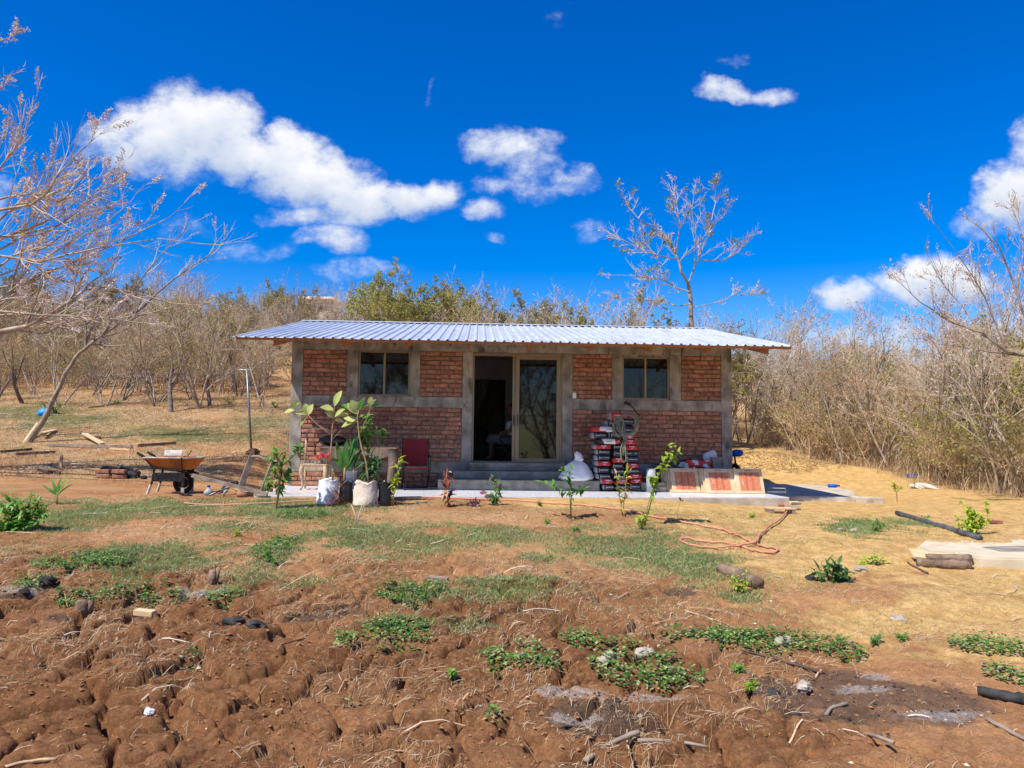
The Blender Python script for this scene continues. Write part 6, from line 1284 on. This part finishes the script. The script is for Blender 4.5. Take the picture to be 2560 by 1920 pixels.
# ================================================================ PLANTS
def plant(name, px, py, label, cat='plant', group=None):
    g = G(px, py); g.z = float(HF(g.x, g.y)); return thing(name, g, label, cat, group), g
class PL:
    def __init__(s, e, g, y=None, seed=1): s.e = e; s.g = g; s.y = g.y if y is None else y; s.r = random.Random(seed); s.st = MB(); s.fo = MB()
    def at(s, px, py, dy=0): return D(px, py, s.y+dy)-s.g
    def stem(s, L_, r0, r1=None, dy=0):
        pts = [s.at(a, b_, dy) for a, b_ in L_]; r1 = r0*.5 if r1 is None else r1; n_ = len(pts)
        s.st.tube(pts, [r0+(r1-r0)*i/(n_-1) for i in range(n_)], 6); return pts
    def rv(s):
        while True:
            v = Vector((s.r.uniform(-1, 1), s.r.uniform(-1, 1), s.r.uniform(-1, 1)))
            if .1 < v.length < 1: return v.normalized()
    def big(s, px, py, dx, dz, ln, wd, m_, bend=.25, dy=0, depth=None, up=(0, -.6, .8), fold=.25):
        b = MB(); p = s.at(px, py, dy); d = Vector((dx, s.r.uniform(-.4, .2) if depth is None else depth, dz)).normalized()
        b.leaf((0, 0, 0), d, up, ln, wd*(1.35 if 'almond' in m_ or 'green' in m_ and wd > .06 else 1), bend, fold, 6, tip=1.05 if 'almond' in m_ else .75); o = b.build('leaf', m_, s.e, smooth=True); o.location = p; return o
    def leaves(s, pts, n, ln, wd, start=0, out=.03, sep=None, m_=None, upw=.3, bend=.3):
        K = len(pts)-1
        for i in range(n):
            q = (start+(1-start)*(i+s.r.random())/n)*K; j = min(int(q), K-1); p = pts[j].lerp(pts[j+1], q-j); d = (s.rv()+Vector((0, 0, upw))).normalized(); l = ln*s.r.uniform(.7, 1.2)
            if sep:
                b = MB(); b.leaf((0, 0, 0), d, (0, -.3, 1), l, wd*s.r.uniform(.8, 1.2), bend, .25, 4); o = b.build('leaf', sep if isinstance(sep, str) else s.r.choice(sep), s.e, smooth=True); o.location = p+d*out
            else: s.fo.leaf(p+d*out, d, (0, -.3, 1), l, wd*s.r.uniform(.8, 1.2), bend, .25, 3)
    def done(s, stem_m='stem', fol_m='leaf_green'):
        if s.st.v: s.st.build('stem', stem_m, s.e, smooth=True)
        if s.fo.v: o = s.fo.build('foliage', fol_m, s.e, smooth=True); o['kind'] = 'stuff'
def pot(px0, px1, py0, py1, m_n, label, soil=True, seed=0):
    g = G((px0+px1)/2, py1-2); k = g.y/FPX; w = (px1-px0)*k/2; h = (py1-py0)*k; e = thing('planting_bag', g, label, 'planter')
    def body(m_):
        m_.lathe([(w*.2, 0), (w*1.0, 0), (w*1.06, h*.08), (w*1.0, h*.3), (w*.96, h*.55), (w*.93, h*.8), (w*.86, h*.96), (w*.92, h*1.03), (w*.88, h*1.02), (w*.8, h*.93), (w*.78, h*.85)], 26, cap=False)
        r_ = random.Random(seed); ph = [r_.uniform(0, 6.28) for _ in range(4)]
        for i, v in enumerate(m_.v):
            a = math.atan2(v[1], v[0]); z = v[2]/h; q = 1+.05*math.sin(5*a+ph[0]+6*z)+.035*math.sin(9*a+ph[1]-14*z)+.04*math.sin(22*z+ph[2]+2*a); m_.v[i] = (v[0]*q, v[1]*q, v[2]+(.02*math.sin(4*a+ph[3]) if z > .9 else 0))
    P4('bag_wall', m_n, e, body, smooth=True); P4('soil', 'dirt', e, lambda m_: m_.lathe([(w*.83, h*.84), (w*.5, h*.88), (.005, h*.9)], 16, cap=False), smooth=True); return g, h
pa, ha = pot(793, 846, 1202, 1262, 'sack_white', 'white woven sack used as a planter, with a tall bare-stemmed seedling', seed=1)
pb, hb = pot(848, 882, 1208, 1260, 'bag_black', 'black planter bag between the white and the beige sack planters', seed=2)
pc, hc = pot(884, 944, 1208, 1266, 'sack_beige', 'beige woven sack used as a planter', seed=3)
pd, hd = pot(946, 976, 1208, 1266, 'bag_black', 'black planter bag between the beige sack planter and the yellow croton', seed=4)
z3 = lambda x, y: (640+x/5.027, 960+y/5.027)
def zl(L_): return [z3(*a) for a in L_]
# tall large-leaved seedlings
e = thing('almond_seedling', pa+Vector((0, 0, ha*.85)), 'tall thin seedling with pale curled leaves in the white sack', 'plant'); q = PL(e, e.location.copy(), pa.y, 4)
q.stem(zl([(970,1230),(945,1000),(940,860),(955,650),(965,480),(985,300),(1000,230)]), .013, .008); q.stem(zl([(955,660),(880,590),(760,500),(650,390)]), .008, .005); q.stem(zl([(960,650),(1000,560)]), .005); q.stem(zl([(965,690),(1080,570)]), .005)
for a in [(985,280,.35,1,.26,.10),(1000,240,.5,1,.14,.07),(975,330,-.5,.2,.20,.11),(970,430,-.45,.75,.17,.10),(985,420,.6,.6,.22,.11),(1000,400,1,.2,.2,.09),(990,450,.9,-.1,.14,.07),(650,380,-1,.25,.20,.10),(640,370,-.2,.9,.16,.09),(660,390,.3,1,.18,.09),(640,400,-.7,-.9,.19,.055),(480,330,-1,-.15,.15,.08),(470,300,.1,1,.11,.06),(500,280,.5,.6,.09,.05)]:
    q.big(*z3(a[0], a[1]), a[2], a[3], a[4], a[5], 'leaf_almond' if a[4] > .13 else 'leaf_lime', .2)
q.stem(zl([(650,390),(560,350),(480,320)]), .005); q.done('stem')
e = thing('almond_seedling', pc+Vector((0, 0, hc*.85)), 'taller forked seedling with glossy broad leaves in the beige sack', 'plant'); q = PL(e, e.location.copy(), pc.y, 6)
q.stem(zl([(1410,1260),(1400,1100),(1375,950),(1325,790),(1298,650),(1285,520),(1275,420),(1290,330)]), .015, .009); q.stem(zl([(1300,620),(1350,520),(1400,420),(1440,290)]), .008, .005)
for a in [(1275,430,-.8,-.35,.26,.11,0),(1270,470,-1,-.15,.26,.12,0),(1270,380,-.55,.8,.22,.12,0),(1260,360,-.3,1,.2,.12,0),(1290,340,.3,1,.22,.08,1),(1285,330,.05,1,.14,.08,1),(1240,340,-.9,.6,.22,.08,1),(1180,330,-.8,.9,.15,.07,1),(1300,420,.6,.5,.12,.06,1),(1270,480,-1,.5,.22,.10,0),(1440,280,0,1,.14,.07,0),(1445,290,1,.35,.17,.05,1),(1440,285,-.8,.1,.12,.06,1),(1445,270,.4,.7,.12,.06,1),(1230,500,-.6,-.6,.14,.06,2),(1265,520,.3,-.7,.12,.06,1)]:
    q.big(*z3(a[0], a[1]), a[2], a[3], a[4], a[5], ['leaf_almond', 'leaf_green', 'leaf_tan'][a[6]], .25)
q.done('stem')
# coconut-like seedling
e = thing('palm_seedling', pb+Vector((0, 0, hb*.85)), 'young palm with upright pleated fronds in the black bag', 'plant'); q = PL(e, e.location.copy(), pb.y, 3)
q.stem(zl([(1115,1250),(1112,1150),(1115,1050)]), .022, .012); q.stem(zl([(1230,1245),(1228,1130),(1225,1000)]), .012, .008)
for a in [(1112,1090,-.28,1,.46,.075),(1118,1080,.03,1,.46,.085),(1125,1080,.35,1,.66,.08),(1120,1100,.22,1,.60,.06),(1108,1110,-.5,.8,.34,.06),(1130,1110,.5,.9,.42,.06),(1228,1060,.35,1,.40,.06),(1225,1080,-.12,1,.5,.045),(1230,1080,.75,.6,.3,.05)]: q.big(*z3(a[0], a[1]), a[2], a[3], a[4], a[5], 'leaf_green' if a[0] < 1118 else 'leaf_dkgreen', .12, depth=-.12)
q.done('stem')
# dense dark shrub and airy citrus sapling behind
e = thing('dark_shrub', pd+Vector((-.12, .12, hd*.8)), 'dense dark green shrub behind the beige sack planter', 'plant'); q = PL(e, e.location.copy(), pd.y+.14, 8)
for k in range(9): pts = q.stem(zl([(1430+8*k-30, 1250), (1400+q.r.uniform(-90, 120), 1120), (1390+q.r.uniform(-140, 200), 940+q.r.uniform(-60, 60))]), .006, .003, q.r.uniform(-.12, .15)); q.leaves(pts, 26, .10, .035, .25, .01)
q.done('stem_green', 'leaf_dkgreen')
e = thing('citrus_sapling', pd+Vector((.02, .1, hd*.8)), 'upright citrus sapling with glossy leaves against the brick wall', 'plant'); q = PL(e, e.location.copy(), pd.y+.22, 9)
for L_, n_ in [([(1440,1250),(1420,1000),(1400,800),(1390,650),(1405,480),(1410,390)], 60), ([(1395,800),(1350,700),(1345,560)], 22), ([(1400,760),(1460,660),(1500,620)], 16), ([(1440,900),(1540,720),(1600,640),(1640,610)], 18), ([(1395,850),(1300,760),(1270,680)], 20)]: pts = q.stem(zl(L_), .007, .003); q.leaves(pts, int(n_*1.3), .105, .05, .35 if n_ < 50 else .2, .01)
q.done('stem_green', 'leaf_green')
e, g = plant('bromeliad', 815, 1262, 'red-flowered bromeliad leaning out beside the white sack'); q = PL(e, g, pa.y-.05, 5)
q.stem(zl([(960,1060),(900,1010),(860,960),(840,940)]), .006, .004); q.stem([z3(960,1060), (826,1255)], .006)
for k in range(9): q.big(*z3(865+q.r.uniform(-15, 15), 920), q.r.uniform(-.9, 1), q.r.uniform(-.1, 1), .11, .022, 'petal_red', .3)
for k in range(4): q.big(*z3(800, 925), -q.r.uniform(.4, 1), q.r.uniform(-.9, .4), .11, .018, 'petal_red', .4)
q.done('stem_green')
# crotons and bedding plants
def croton(px, py, stems, n_, ln, wd, ms, label, seed, name='croton'):
    e, g = plant(name, px, py, label); q = PL(e, g, None, seed)
    for L_ in stems: pts = q.stem([(px, py)]+L_, .007, .004); q.leaves(pts, n_, ln, wd, .22, .008, sep=ms, upw=.7 if wd < .05 else .35, bend=.25)
    q.done('stem')
croton(982, 1264, [[(985,1230),(992,1190),(997,1145)], [(978,1240),(984,1210),(990,1195)]], 27, .13, .04, ['leaf_yellow', 'leaf_lime', 'leaf_lime'], 'yellow green croton growing beside a black planter bag', 3)
croton(1120, 1268, [[(1118,1240),(1115,1205),(1118,1172)], [(1122,1245),(1112,1222)]], 12, .16, .062, ['leaf_red', 'leaf_red', 'leaf_tan', 'leaf_red'], 'dark red croton with broad leaves in front of the steps', 5)
croton(1556, 1290, [[(1552,1255),(1545,1220),(1540,1180)], [(1560,1255),(1565,1210),(1568,1172)]], 24, .11, .03, ['leaf_yellow', 'leaf_lime', 'leaf_tan', 'leaf_yellow'], 'speckled yellow croton in front of the bag stack', 7)
def herb(name, px, py, stems, n_, ln, wd, fol, label, seed, stem_m='stem_green', flowers=0, r0=.005, start=.15, cat='plant', upw=.3):
    e, g = plant(name, px, py, label, cat); q = PL(e, g, None, seed); tips = []
    for L_ in stems: pts = q.stem([(px, py)]+L_, r0, r0*.5, q.r.uniform(-.05, .05)); q.leaves(pts, n_, ln, wd, start, .006, upw=upw); tips.append(pts[-1])
    for k in range(flowers):
        b = MB(); c = q.r.choice(tips)+q.rv()*.035
        for i in range(5): a = 6.283*i/5; b.leaf((0, 0, 0), (math.cos(a), -.35, math.sin(a)), (0, -1, .2), .028, .02, .1, .1, 3)
        o = b.build('flower', 'petal_pink', e); o.location = c
    q.done(stem_m, fol); return e
herb('periwinkle', 1238, 1264, [[(1240,1240),(1238,1205),(1230,1192)], [(1225,1245),(1205,1228)], [(1250,1240),(1247,1210)], [(1240,1250),(1222,1240)]], 34, .075, .036, 'leaf_green', 'pink-flowered periwinkle in front of the bottom step', 3, flowers=9)
herb('rosette_plant', 1185, 1264, [[(1175,1255)], [(1190,1252)], [(1200,1257)]], 12, .07, .035, 'leaf_purple', 'low dark rosette plant beside the periwinkle', 4)
herb('citrus_sapling', 690, 1274, [[(697,1240),(700,1205),(705,1165),(720,1110)], [(699,1230),(680,1215),(668,1198)], [(700,1200),(680,1160),(670,1148)], [(706,1165),(745,1130),(755,1115)], [(702,1215),(722,1190),(725,1180)], [(700,1180),(690,1140),(688,1125)]], 28, .11, .055, 'leaf_green', 'citrus sapling with bright leaves between broken chair and wooden chair', 5, stem_m='stem', r0=.009, start=.35)
herb('dry_plant', 842, 1266, [[(838,1248),(826,1228)], [(846,1245),(848,1222)], [(850,1250),(860,1238)], [(832,1258),(820,1254)]], 8, .12, .035, 'leaf_red', 'withered brown plant at the foot of the white sack planter', 6, upw=.8)
herb('purple_plant', 930, 1268, [[(922,1258)], [(933,1248)], [(942,1262)], [(915,1264)]], 9, .08, .02, 'leaf_purple', 'small purple-leaved plant before the beige sack planter', 7, upw=.6)
herb('bare_seedling', 893, 1318, [[(898,1285),(905,1262)], [(890,1290),(878,1262)], [(897,1295),(915,1255),(918,1248)]], 1, .05, .025, 'leaf_lime', 'forked bare-stemmed seedling in front of the planters', 8, stem_m='twig_pale', r0=.009, start=.9)
herb('lime_sapling', 1428, 1303, [[(1427,1260),(1426,1225),(1425,1190),(1428,1172)], [(1424,1240),(1400,1222),(1385,1216),(1350,1206)], [(1426,1215),(1415,1185),(1402,1172)], [(1428,1230),(1450,1225),(1462,1222)]], 18, .095, .05, 'leaf_green', 'lanky sapling with clustered leaves in front of the white sack', 9, start=.3)
herb('lime_sapling', 1612, 1312, [[(1618,1270),(1630,1230),(1645,1190),(1662,1150),(1690,1105)], [(1650,1175),(1680,1150),(1695,1135)], [(1640,1205),(1625,1195)]], 24, .10, .055, 'leaf_lime', 'tall slanting sapling with lime leaves before the tile boxes', 10, start=.35, r0=.006)
herb('papaya_seedling', 1605, 1325, [[(1600,1300),(1590,1290)], [(1610,1298),(1625,1288)], [(1605,1300),(1604,1282)]], 9, .08, .05, 'leaf_lime', 'low lobed-leaf seedling at the foot of the slanting sapling', 11)
herb('small_seedling', 1692, 1305, [[(1694,1280),(1700,1255),(1705,1245)]], 5, .06, .04, 'leaf_dkgreen', 'single-stemmed seedling with dark leaves near the veranda', 12, start=.7, r0=.003)
herb('small_seedling', 1437, 1330, [[(1430,1318)], [(1445,1315)], [(1437,1312)]], 7, .05, .028, 'leaf_green', 'tuft of small leaves below the lanky sapling', 13)
for i, (px, py, lb) in enumerate([(1640,1270,'dark green seedling'), (1150,1380,'')][:0]): pass
herb('track_seedling', 2243, 1256, [[(2241,1235),(2240,1222)], [(2241,1230),(2236,1214)], [(2242,1232),(2248,1218)]], 6, .13, .045, 'leaf_lime', 'lone seedling on the sandy track near the dog', 14, stem_m='stem', start=.7, upw=.9)
herb('leafy_shrub', 2425, 1335, [[(2420+10*k, 1310-6*(k % 2)), (2385+16*k, 1290-14*((k*3) % 4))] for k in range(6)]+[[(2425,1300),(2418,1275)], [(2430,1300),(2435,1282)], [(2425,1320),(2390,1315)], [(2430,1320),(2460,1312)]], 40, .06, .03, 'leaf_lime', 'rounded light green shrub behind the black pipe', 15, start=.2)
herb('glossy_plant', 2085, 1455, [[(2060,1430),(2035,1428)], [(2075,1425),(2065,1410)], [(2090,1420),(2100,1408)], [(2105,1430),(2125,1432)], [(2080,1440),(2060,1445)], [(2110,1440),(2118,1450)], [(2090,1435),(2090,1415)]], 13, .12, .035, 'leaf_dkgreen', 'glossy dark green low plant between two pale rocks', 16)
herb('glossy_plant', 2180, 1410, [[(2165,1400),(2150,1398)], [(2185,1395),(2195,1388)], [(2200,1402),(2215,1400)], [(2180,1400),(2180,1388)]], 9, .08, .03, 'leaf_lime', 'smaller light green plant beside the flat pale rock', 17)
herb('leafy_bush', 45, 1325, [[(20+14*k, 1300-8*(k % 3)), (5+18*k, 1262-10*((k*2) % 3))] for k in range(7)]+[[(10,1320),(-25,1300)], [(30,1325),(60,1310)], [(0,1330),(-20,1345)]], 46, .11, .045, 'leaf_green', 'bushy bright green plant beside the broad-bladed seedling', 18, start=.1)
e, g = plant('maize_seedling', 142, 1262, 'upright broad-bladed seedling in the grass near the barrow'); q = PL(e, g, None, 2); q.stem([(142,1262),(143,1245),(144,1230)], .012, .008)
for a in [(143,1240,-.75,.75,.30,.05),(144,1238,-.35,1,.28,.045),(144,1236,.3,1,.28,.05),(145,1240,.55,.8,.24,.045),(144,1232,.05,1,.24,.04),(146,1228,.8,.9,.26,.035)]: q.big(*a, 'leaf_green', .35, depth=-.1)
q.done('stem_green')
for i, (px, py, sx_, lb) in enumerate([(685,1410,34,'yellowish grassy clump in the middle of the red soil'),(590,1340,14,'small weed with yellow leaf tips on the red soil'),(690,1355,18,'leafy weed beside the grassy clump'),(2190,1610,16,'upright weed on the yellow mound'),(2255,1600,12,'tiny upright weed beside the yellow mound'),(1880,1725,16,'small green herb beside the burnt soil'),(1845,1680,14,'low round herb under the long dark stick'),(165,1420,14,'small green herb behind the weed patch by the ash'),(1130,1690,10,'single green herb in the middle soil'),(1850,1480,40,'dry grassy tuft in front of the half sunk log'),(290,1012,12,'bushy green plant at the foot of the curved trunk'),(140,1035,34,'bright green bush behind the leaning trunk'),(575,1012,16,'round green bush in the clearing'),(690,1020,16,'green bush beside the corner column up the slope'),(1370,1310,12,'low seedling in the bare soil'),(1350,1265,9,'tiny seedling near the hose'),(2315,1305,14,'grass tuft beside the black pipe'),(1880,1240+55,12,'weed at the veranda end'),(2190,1330,30,'trailing weed on the sand by the black pipe')]):
    k = G(px, py).y/FPX; st = [[(px+random.uniform(-1, 1)*sx_, py-sx_*random.uniform(.5, 1.3))] for _ in range(7)]
    herb('weed', px, py, st, 14, max(.03, sx_*k*.28), max(.012, sx_*k*.12), ['leaf_green', 'leaf_lime', 'leaf_green', 'leaf_dkgreen'][i % 4], lb, 30+i, r0=.003, start=.1)

# ================================================================ GROUND COVER (stuff)
wedge0 = lambda x, y: (np.abs(x) < y*.70+.6)
def in_patches(lst, per_m2, seed, edge=.5):
    r_ = np.random.default_rng(seed); xs_, ys_ = [], []
    for (cx, cy, rx, ry) in lst:
        n = int(per_m2*rx*ry*3.1*min(1.0, 8/cy)); a = r_.uniform(0, 6.283, n); q = np.sqrt(r_.uniform(0, 1, n))*1.15; x = cx+np.cos(a)*q*rx; y = cy+np.sin(a)*q*ry
        k = (q+(fbm(x*2.2, y*2.2, 41, 4)-.5)*edge*3.4+.5*(fbm(x*7, y*7, 12, 2)-.5)*2 < .95); xs_.append(x[k]); ys_.append(y[k])
    return np.concatenate(xs_), np.concatenate(ys_)
x, y = in_patches([(a_, b_, c_*1.25, d_*1.3) for a_, b_, c_, d_ in GRASS], 4600, 3); print('grass', len(x))
tag(link('grass', stems_np(x, y, .055, 1.1, .0075, 'grass', ['grass', 'grass', 'grass', 'grass_pale', 'grass_pale', 'straw'], 4)), 'short green grass in patches over the yard', 'grass', kind='stuff')
x, y = rnd_in(120000, lambda x, y: wedge0(x, y)*sstep(.44, .60, fbm(x*.75, y*1.2, 91, 4))*sstep(5.2, 7.5, y+.12*x)*(1-sstep(11.4, 12.1, y))*(1-.7*sstep(2, 5, x)), (-8, 6), (5, 12.2), 92); print('thin', len(x))
tag(link('thin_grass', stems_np(x, y, .05, 1.2, .0062, 'thin_grass', ['grass_pale', 'straw', 'grass', 'grass', 'grass_pale'], 93)), 'thin yellow green grass spread over the middle of the yard', 'grass', kind='stuff')
def leaflets(x, y, ln, wd, h, name, mats, seed):
    n = len(x); r_ = np.random.default_rng(seed); a = r_.uniform(0, 6.283, n); el = r_.uniform(-.1, .9, n); P_ = np.stack([x, y, HF(x, y)+r_.uniform(0, h, n)], -1)
    Dn = np.stack([np.cos(a)*np.cos(el), np.sin(a)*np.cos(el), np.sin(el)], -1); S = np.stack([-np.sin(a), np.cos(a), r_.uniform(-.3, .3, n)], -1); l = (ln*r_.uniform(.6, 1.3, n))[:, None]; w = (wd*r_.uniform(.7, 1.2, n))[:, None]
    dr = np.array([0, 0, -1])*l*.25
    v = np.stack([P_, P_+Dn*l*.5+S*w*.5, P_+Dn*l+dr, P_+Dn*l*.5-S*w*.5], 1).reshape(-1, 3)
    return mesh_np(name, v, np.arange(n*4).reshape(-1, 4), mats, midx=r_.integers(0, len(mats), n))
x, y = in_patches(WEED, 3700, 13, .6); print('weeds', len(x))
tag(link('weeds', leaflets(x, y, .035, .023, .06, 'weeds', ['leaf_dkgreen', 'leaf_green', 'leaf_weed', 'leaf_green', 'grass_pale'], 14)), 'creeping broad-leaved weeds in patches on the soil', 'weeds', kind='stuff') if 'leaf_weed' in MT else None
k = rng.choice(len(x), 260, replace=False)
tag(link('weed_flowers', leaflets(x[k], y[k], .022, .02, .07, 'weed_flowers', ['petal_lilac'], 15)), 'tiny lilac flowers scattered over the weeds', 'flowers', kind='stuff')
# straw and twig litter lying on the soil
def litter(x, y, ln, wd, name, mats, seed, curl=.35, lift=.004):
    n = len(x); r_ = np.random.default_rng(seed); a = r_.uniform(0, 6.283, n)*.5+r_.normal(0, .6, n); l = ln*r_.gamma(2.2, .45, n); c = r_.normal(0, curl, n); w = wd*r_.uniform(.6, 1.3, n); V_ = []
    px_, py_ = x.copy(), y.copy(); ang = a.copy(); pts = []
    for s_ in range(4):
        pts.append((px_.copy(), py_.copy(), ang.copy())); px_ = px_+np.cos(ang)*l/3; py_ = py_+np.sin(ang)*l/3; ang = ang+c
    arch = [0, 1, 1, 0]; rise = np.abs(r_.normal(0, .006, n))
    hs_ = [HF(q_[0], q_[1]) for q_ in pts]
    for s_, (qx, qy, qa) in enumerate(pts):
        z = np.maximum(hs_[s_], hs_[0]+(hs_[3]-hs_[0])*s_/3)+lift+rise*arch[s_]; wx, wy = -np.sin(qa)*w/2, np.cos(qa)*w/2; V_ += [np.stack([qx-wx, qy-wy, z], -1), np.stack([qx+wx, qy+wy, z+w*.4], -1)]
    v = np.stack(V_, 1).reshape(-1, 3); b0 = (np.arange(n)*8)[:, None]; f = np.concatenate([b0+np.array([[2*i, 2*i+1, 2*i+3, 2*i+2]]) for i in range(3)], 0)
    return mesh_np(name, v, f, mats, midx=np.tile(r_.integers(0, len(mats), n), 3))
wedge = lambda x, y: (np.abs(x) < y*.70+.6)
x, y = rnd_in(200000, lambda x, y: wedge(x, y)*(.05+.95*sstep(.45, .64, fbm(x*1.9, y*1.9, 71, 5)))*(1-.85*emask(ASH, x, y))*(1-.75*emask(WEED, x, y))*(1-.5*sstep(7, 11, y))*(1-.45*sstep(1.5, 4.5, x)), (-8.5, 8.5), (3.0, 12.0), 22); print('straw', len(x))
tag(link('straw_litter', litter(x, y, .055, .0023, 'straw_litter', ['straw', 'straw', 'straw_br', 'straw_pale'], 23, .10)), 'dry straw scattered over the red soil', 'straw', kind='stuff')
x, y = rnd_in(1500, lambda x, y: wedge(x, y)*(.2+.8*sstep(.4, .6, fbm(x*.9, y*.9, 5, 3))), (-8, 8), (3.0, 11.5), 26)
tag(link('twig_litter', litter(x, y, .17, .007, 'twig_litter', ['straw_pale', 'straw_br', 'wood_raw', 'twig'], 27, .18, .012)), 'thin dead twigs and stalks scattered over the yard', 'twigs', kind='stuff')
x, y = rnd_in(60000, lambda x, y: sstep(15, 16.5, y)*(np.abs(x) < y*.70+1)*(.15+.85*sstep(.45, .65, fbm(x*.8, y*1.1, 28, 4))), (-20, -4.8), (14.5, 32), 28)
tag(link('straw_litter', litter(x, y, .12, .011, 'straw_litter', ['straw', 'straw_br', 'straw_br', 'straw_pale'], 29)), 'brown stalks and litter on the slope beside the house', 'straw', kind='stuff')
# crumbs of soil and pebbles
def crumbs(x, y, s_, name, mats, seed):
    n = len(x); r_ = np.random.default_rng(seed); o8 = np.array([[1,0,0],[-1,0,0],[0,1,0],[0,-1,0],[0,0,1],[0,0,-1]], float); sc = s_*np.minimum(r_.gamma(1.6, .6, n), 2.0)[:, None, None]*r_.uniform(.6, 1.3, (n, 6, 1)); an = r_.uniform(0, 6.28, n); R_ = np.stack([np.stack([np.cos(an), -np.sin(an), 0*an], -1), np.stack([np.sin(an), np.cos(an), 0*an], -1), np.stack([0*an, 0*an, .7+0*an], -1)], 1)
    v = np.einsum('nij,nkj->nki', R_, o8[None]*sc)+np.stack([x, y, HF(x, y)+.003], -1)[:, None, :]; F_ = np.array([[0,2,4],[2,1,4],[1,3,4],[3,0,4],[2,0,5],[1,2,5],[3,1,5],[0,3,5]]); f = (np.arange(n)*6)[:, None, None]+F_[None]
    return mesh_np(name, v.reshape(-1, 3), f.reshape(-1, 3), mats, midx=np.repeat(r_.integers(0, len(mats), n), 8))
x, y = rnd_in(70000, lambda x, y: wedge(x, y)*(.25+.75*fbm(x*1.2, y*1.2, 8, 3))*(1-.6*sstep(6, 11, y))*(1-sstep(.3, 2, x+.3*(y-5))), (-8, 8), (3, 12.3), 31); print('crumbs', len(x))
tag(link('soil_crumbs', crumbs(x, y, .008, 'soil_crumbs', ['soil', 'soil', 'soil', 'soil'], 32)), 'loose crumbs of soil strewn over the ground', 'soil', kind='stuff')
x, y = rnd_in(900, lambda x, y: wedge(x, y)*.9, (-8, 10), (3, 15), 33)
tag(link('pebbles', crumbs(x, y, .010, 'pebbles', ['rock', 'rock', 'straw_pale'], 34)), 'small pale pebbles and bits scattered over the yard', 'pebbles', kind='stuff')
x, y = in_patches(ASH, 900, 37, .7)
tag(link('ash_crumbs', crumbs(x, y, .0055, 'ash_crumbs', ['ash', 'ash', 'char', 'soil', 'soil'], 38)), 'grey ash and charcoal bits on the burnt patches', 'ash', kind='stuff')
x, y = in_patches(BURN, 220, 39, .7)
tag(link('charcoal_bits', crumbs(x, y, .010, 'charcoal_bits', ['char', 'soil', 'wood_dark'], 40)), 'charcoal bits strewn over the burnt soil', 'charcoal', kind='stuff')
p_ = MOUNDS[1]; x, y = in_patches([(p_[0], p_[1]-.3, 2.0, 1.5)], 1500, 35)
tag(link('leaf_litter', leaflets(x, y, .07, .03, .03, 'leaf_litter', ['straw', 'leaf_dry', 'straw_br'], 36)), 'heap of fallen dry leaves beside the motorcycle', 'leaves', kind='stuff')
W.cycles.sampling_method="MANUAL"; W.cycles.sample_map_resolution=512
print('objects', len(bpy.data.objects), 'tris', sum(len(m_.loops)-2*len(m_.polygons) for m_ in bpy.data.meshes))
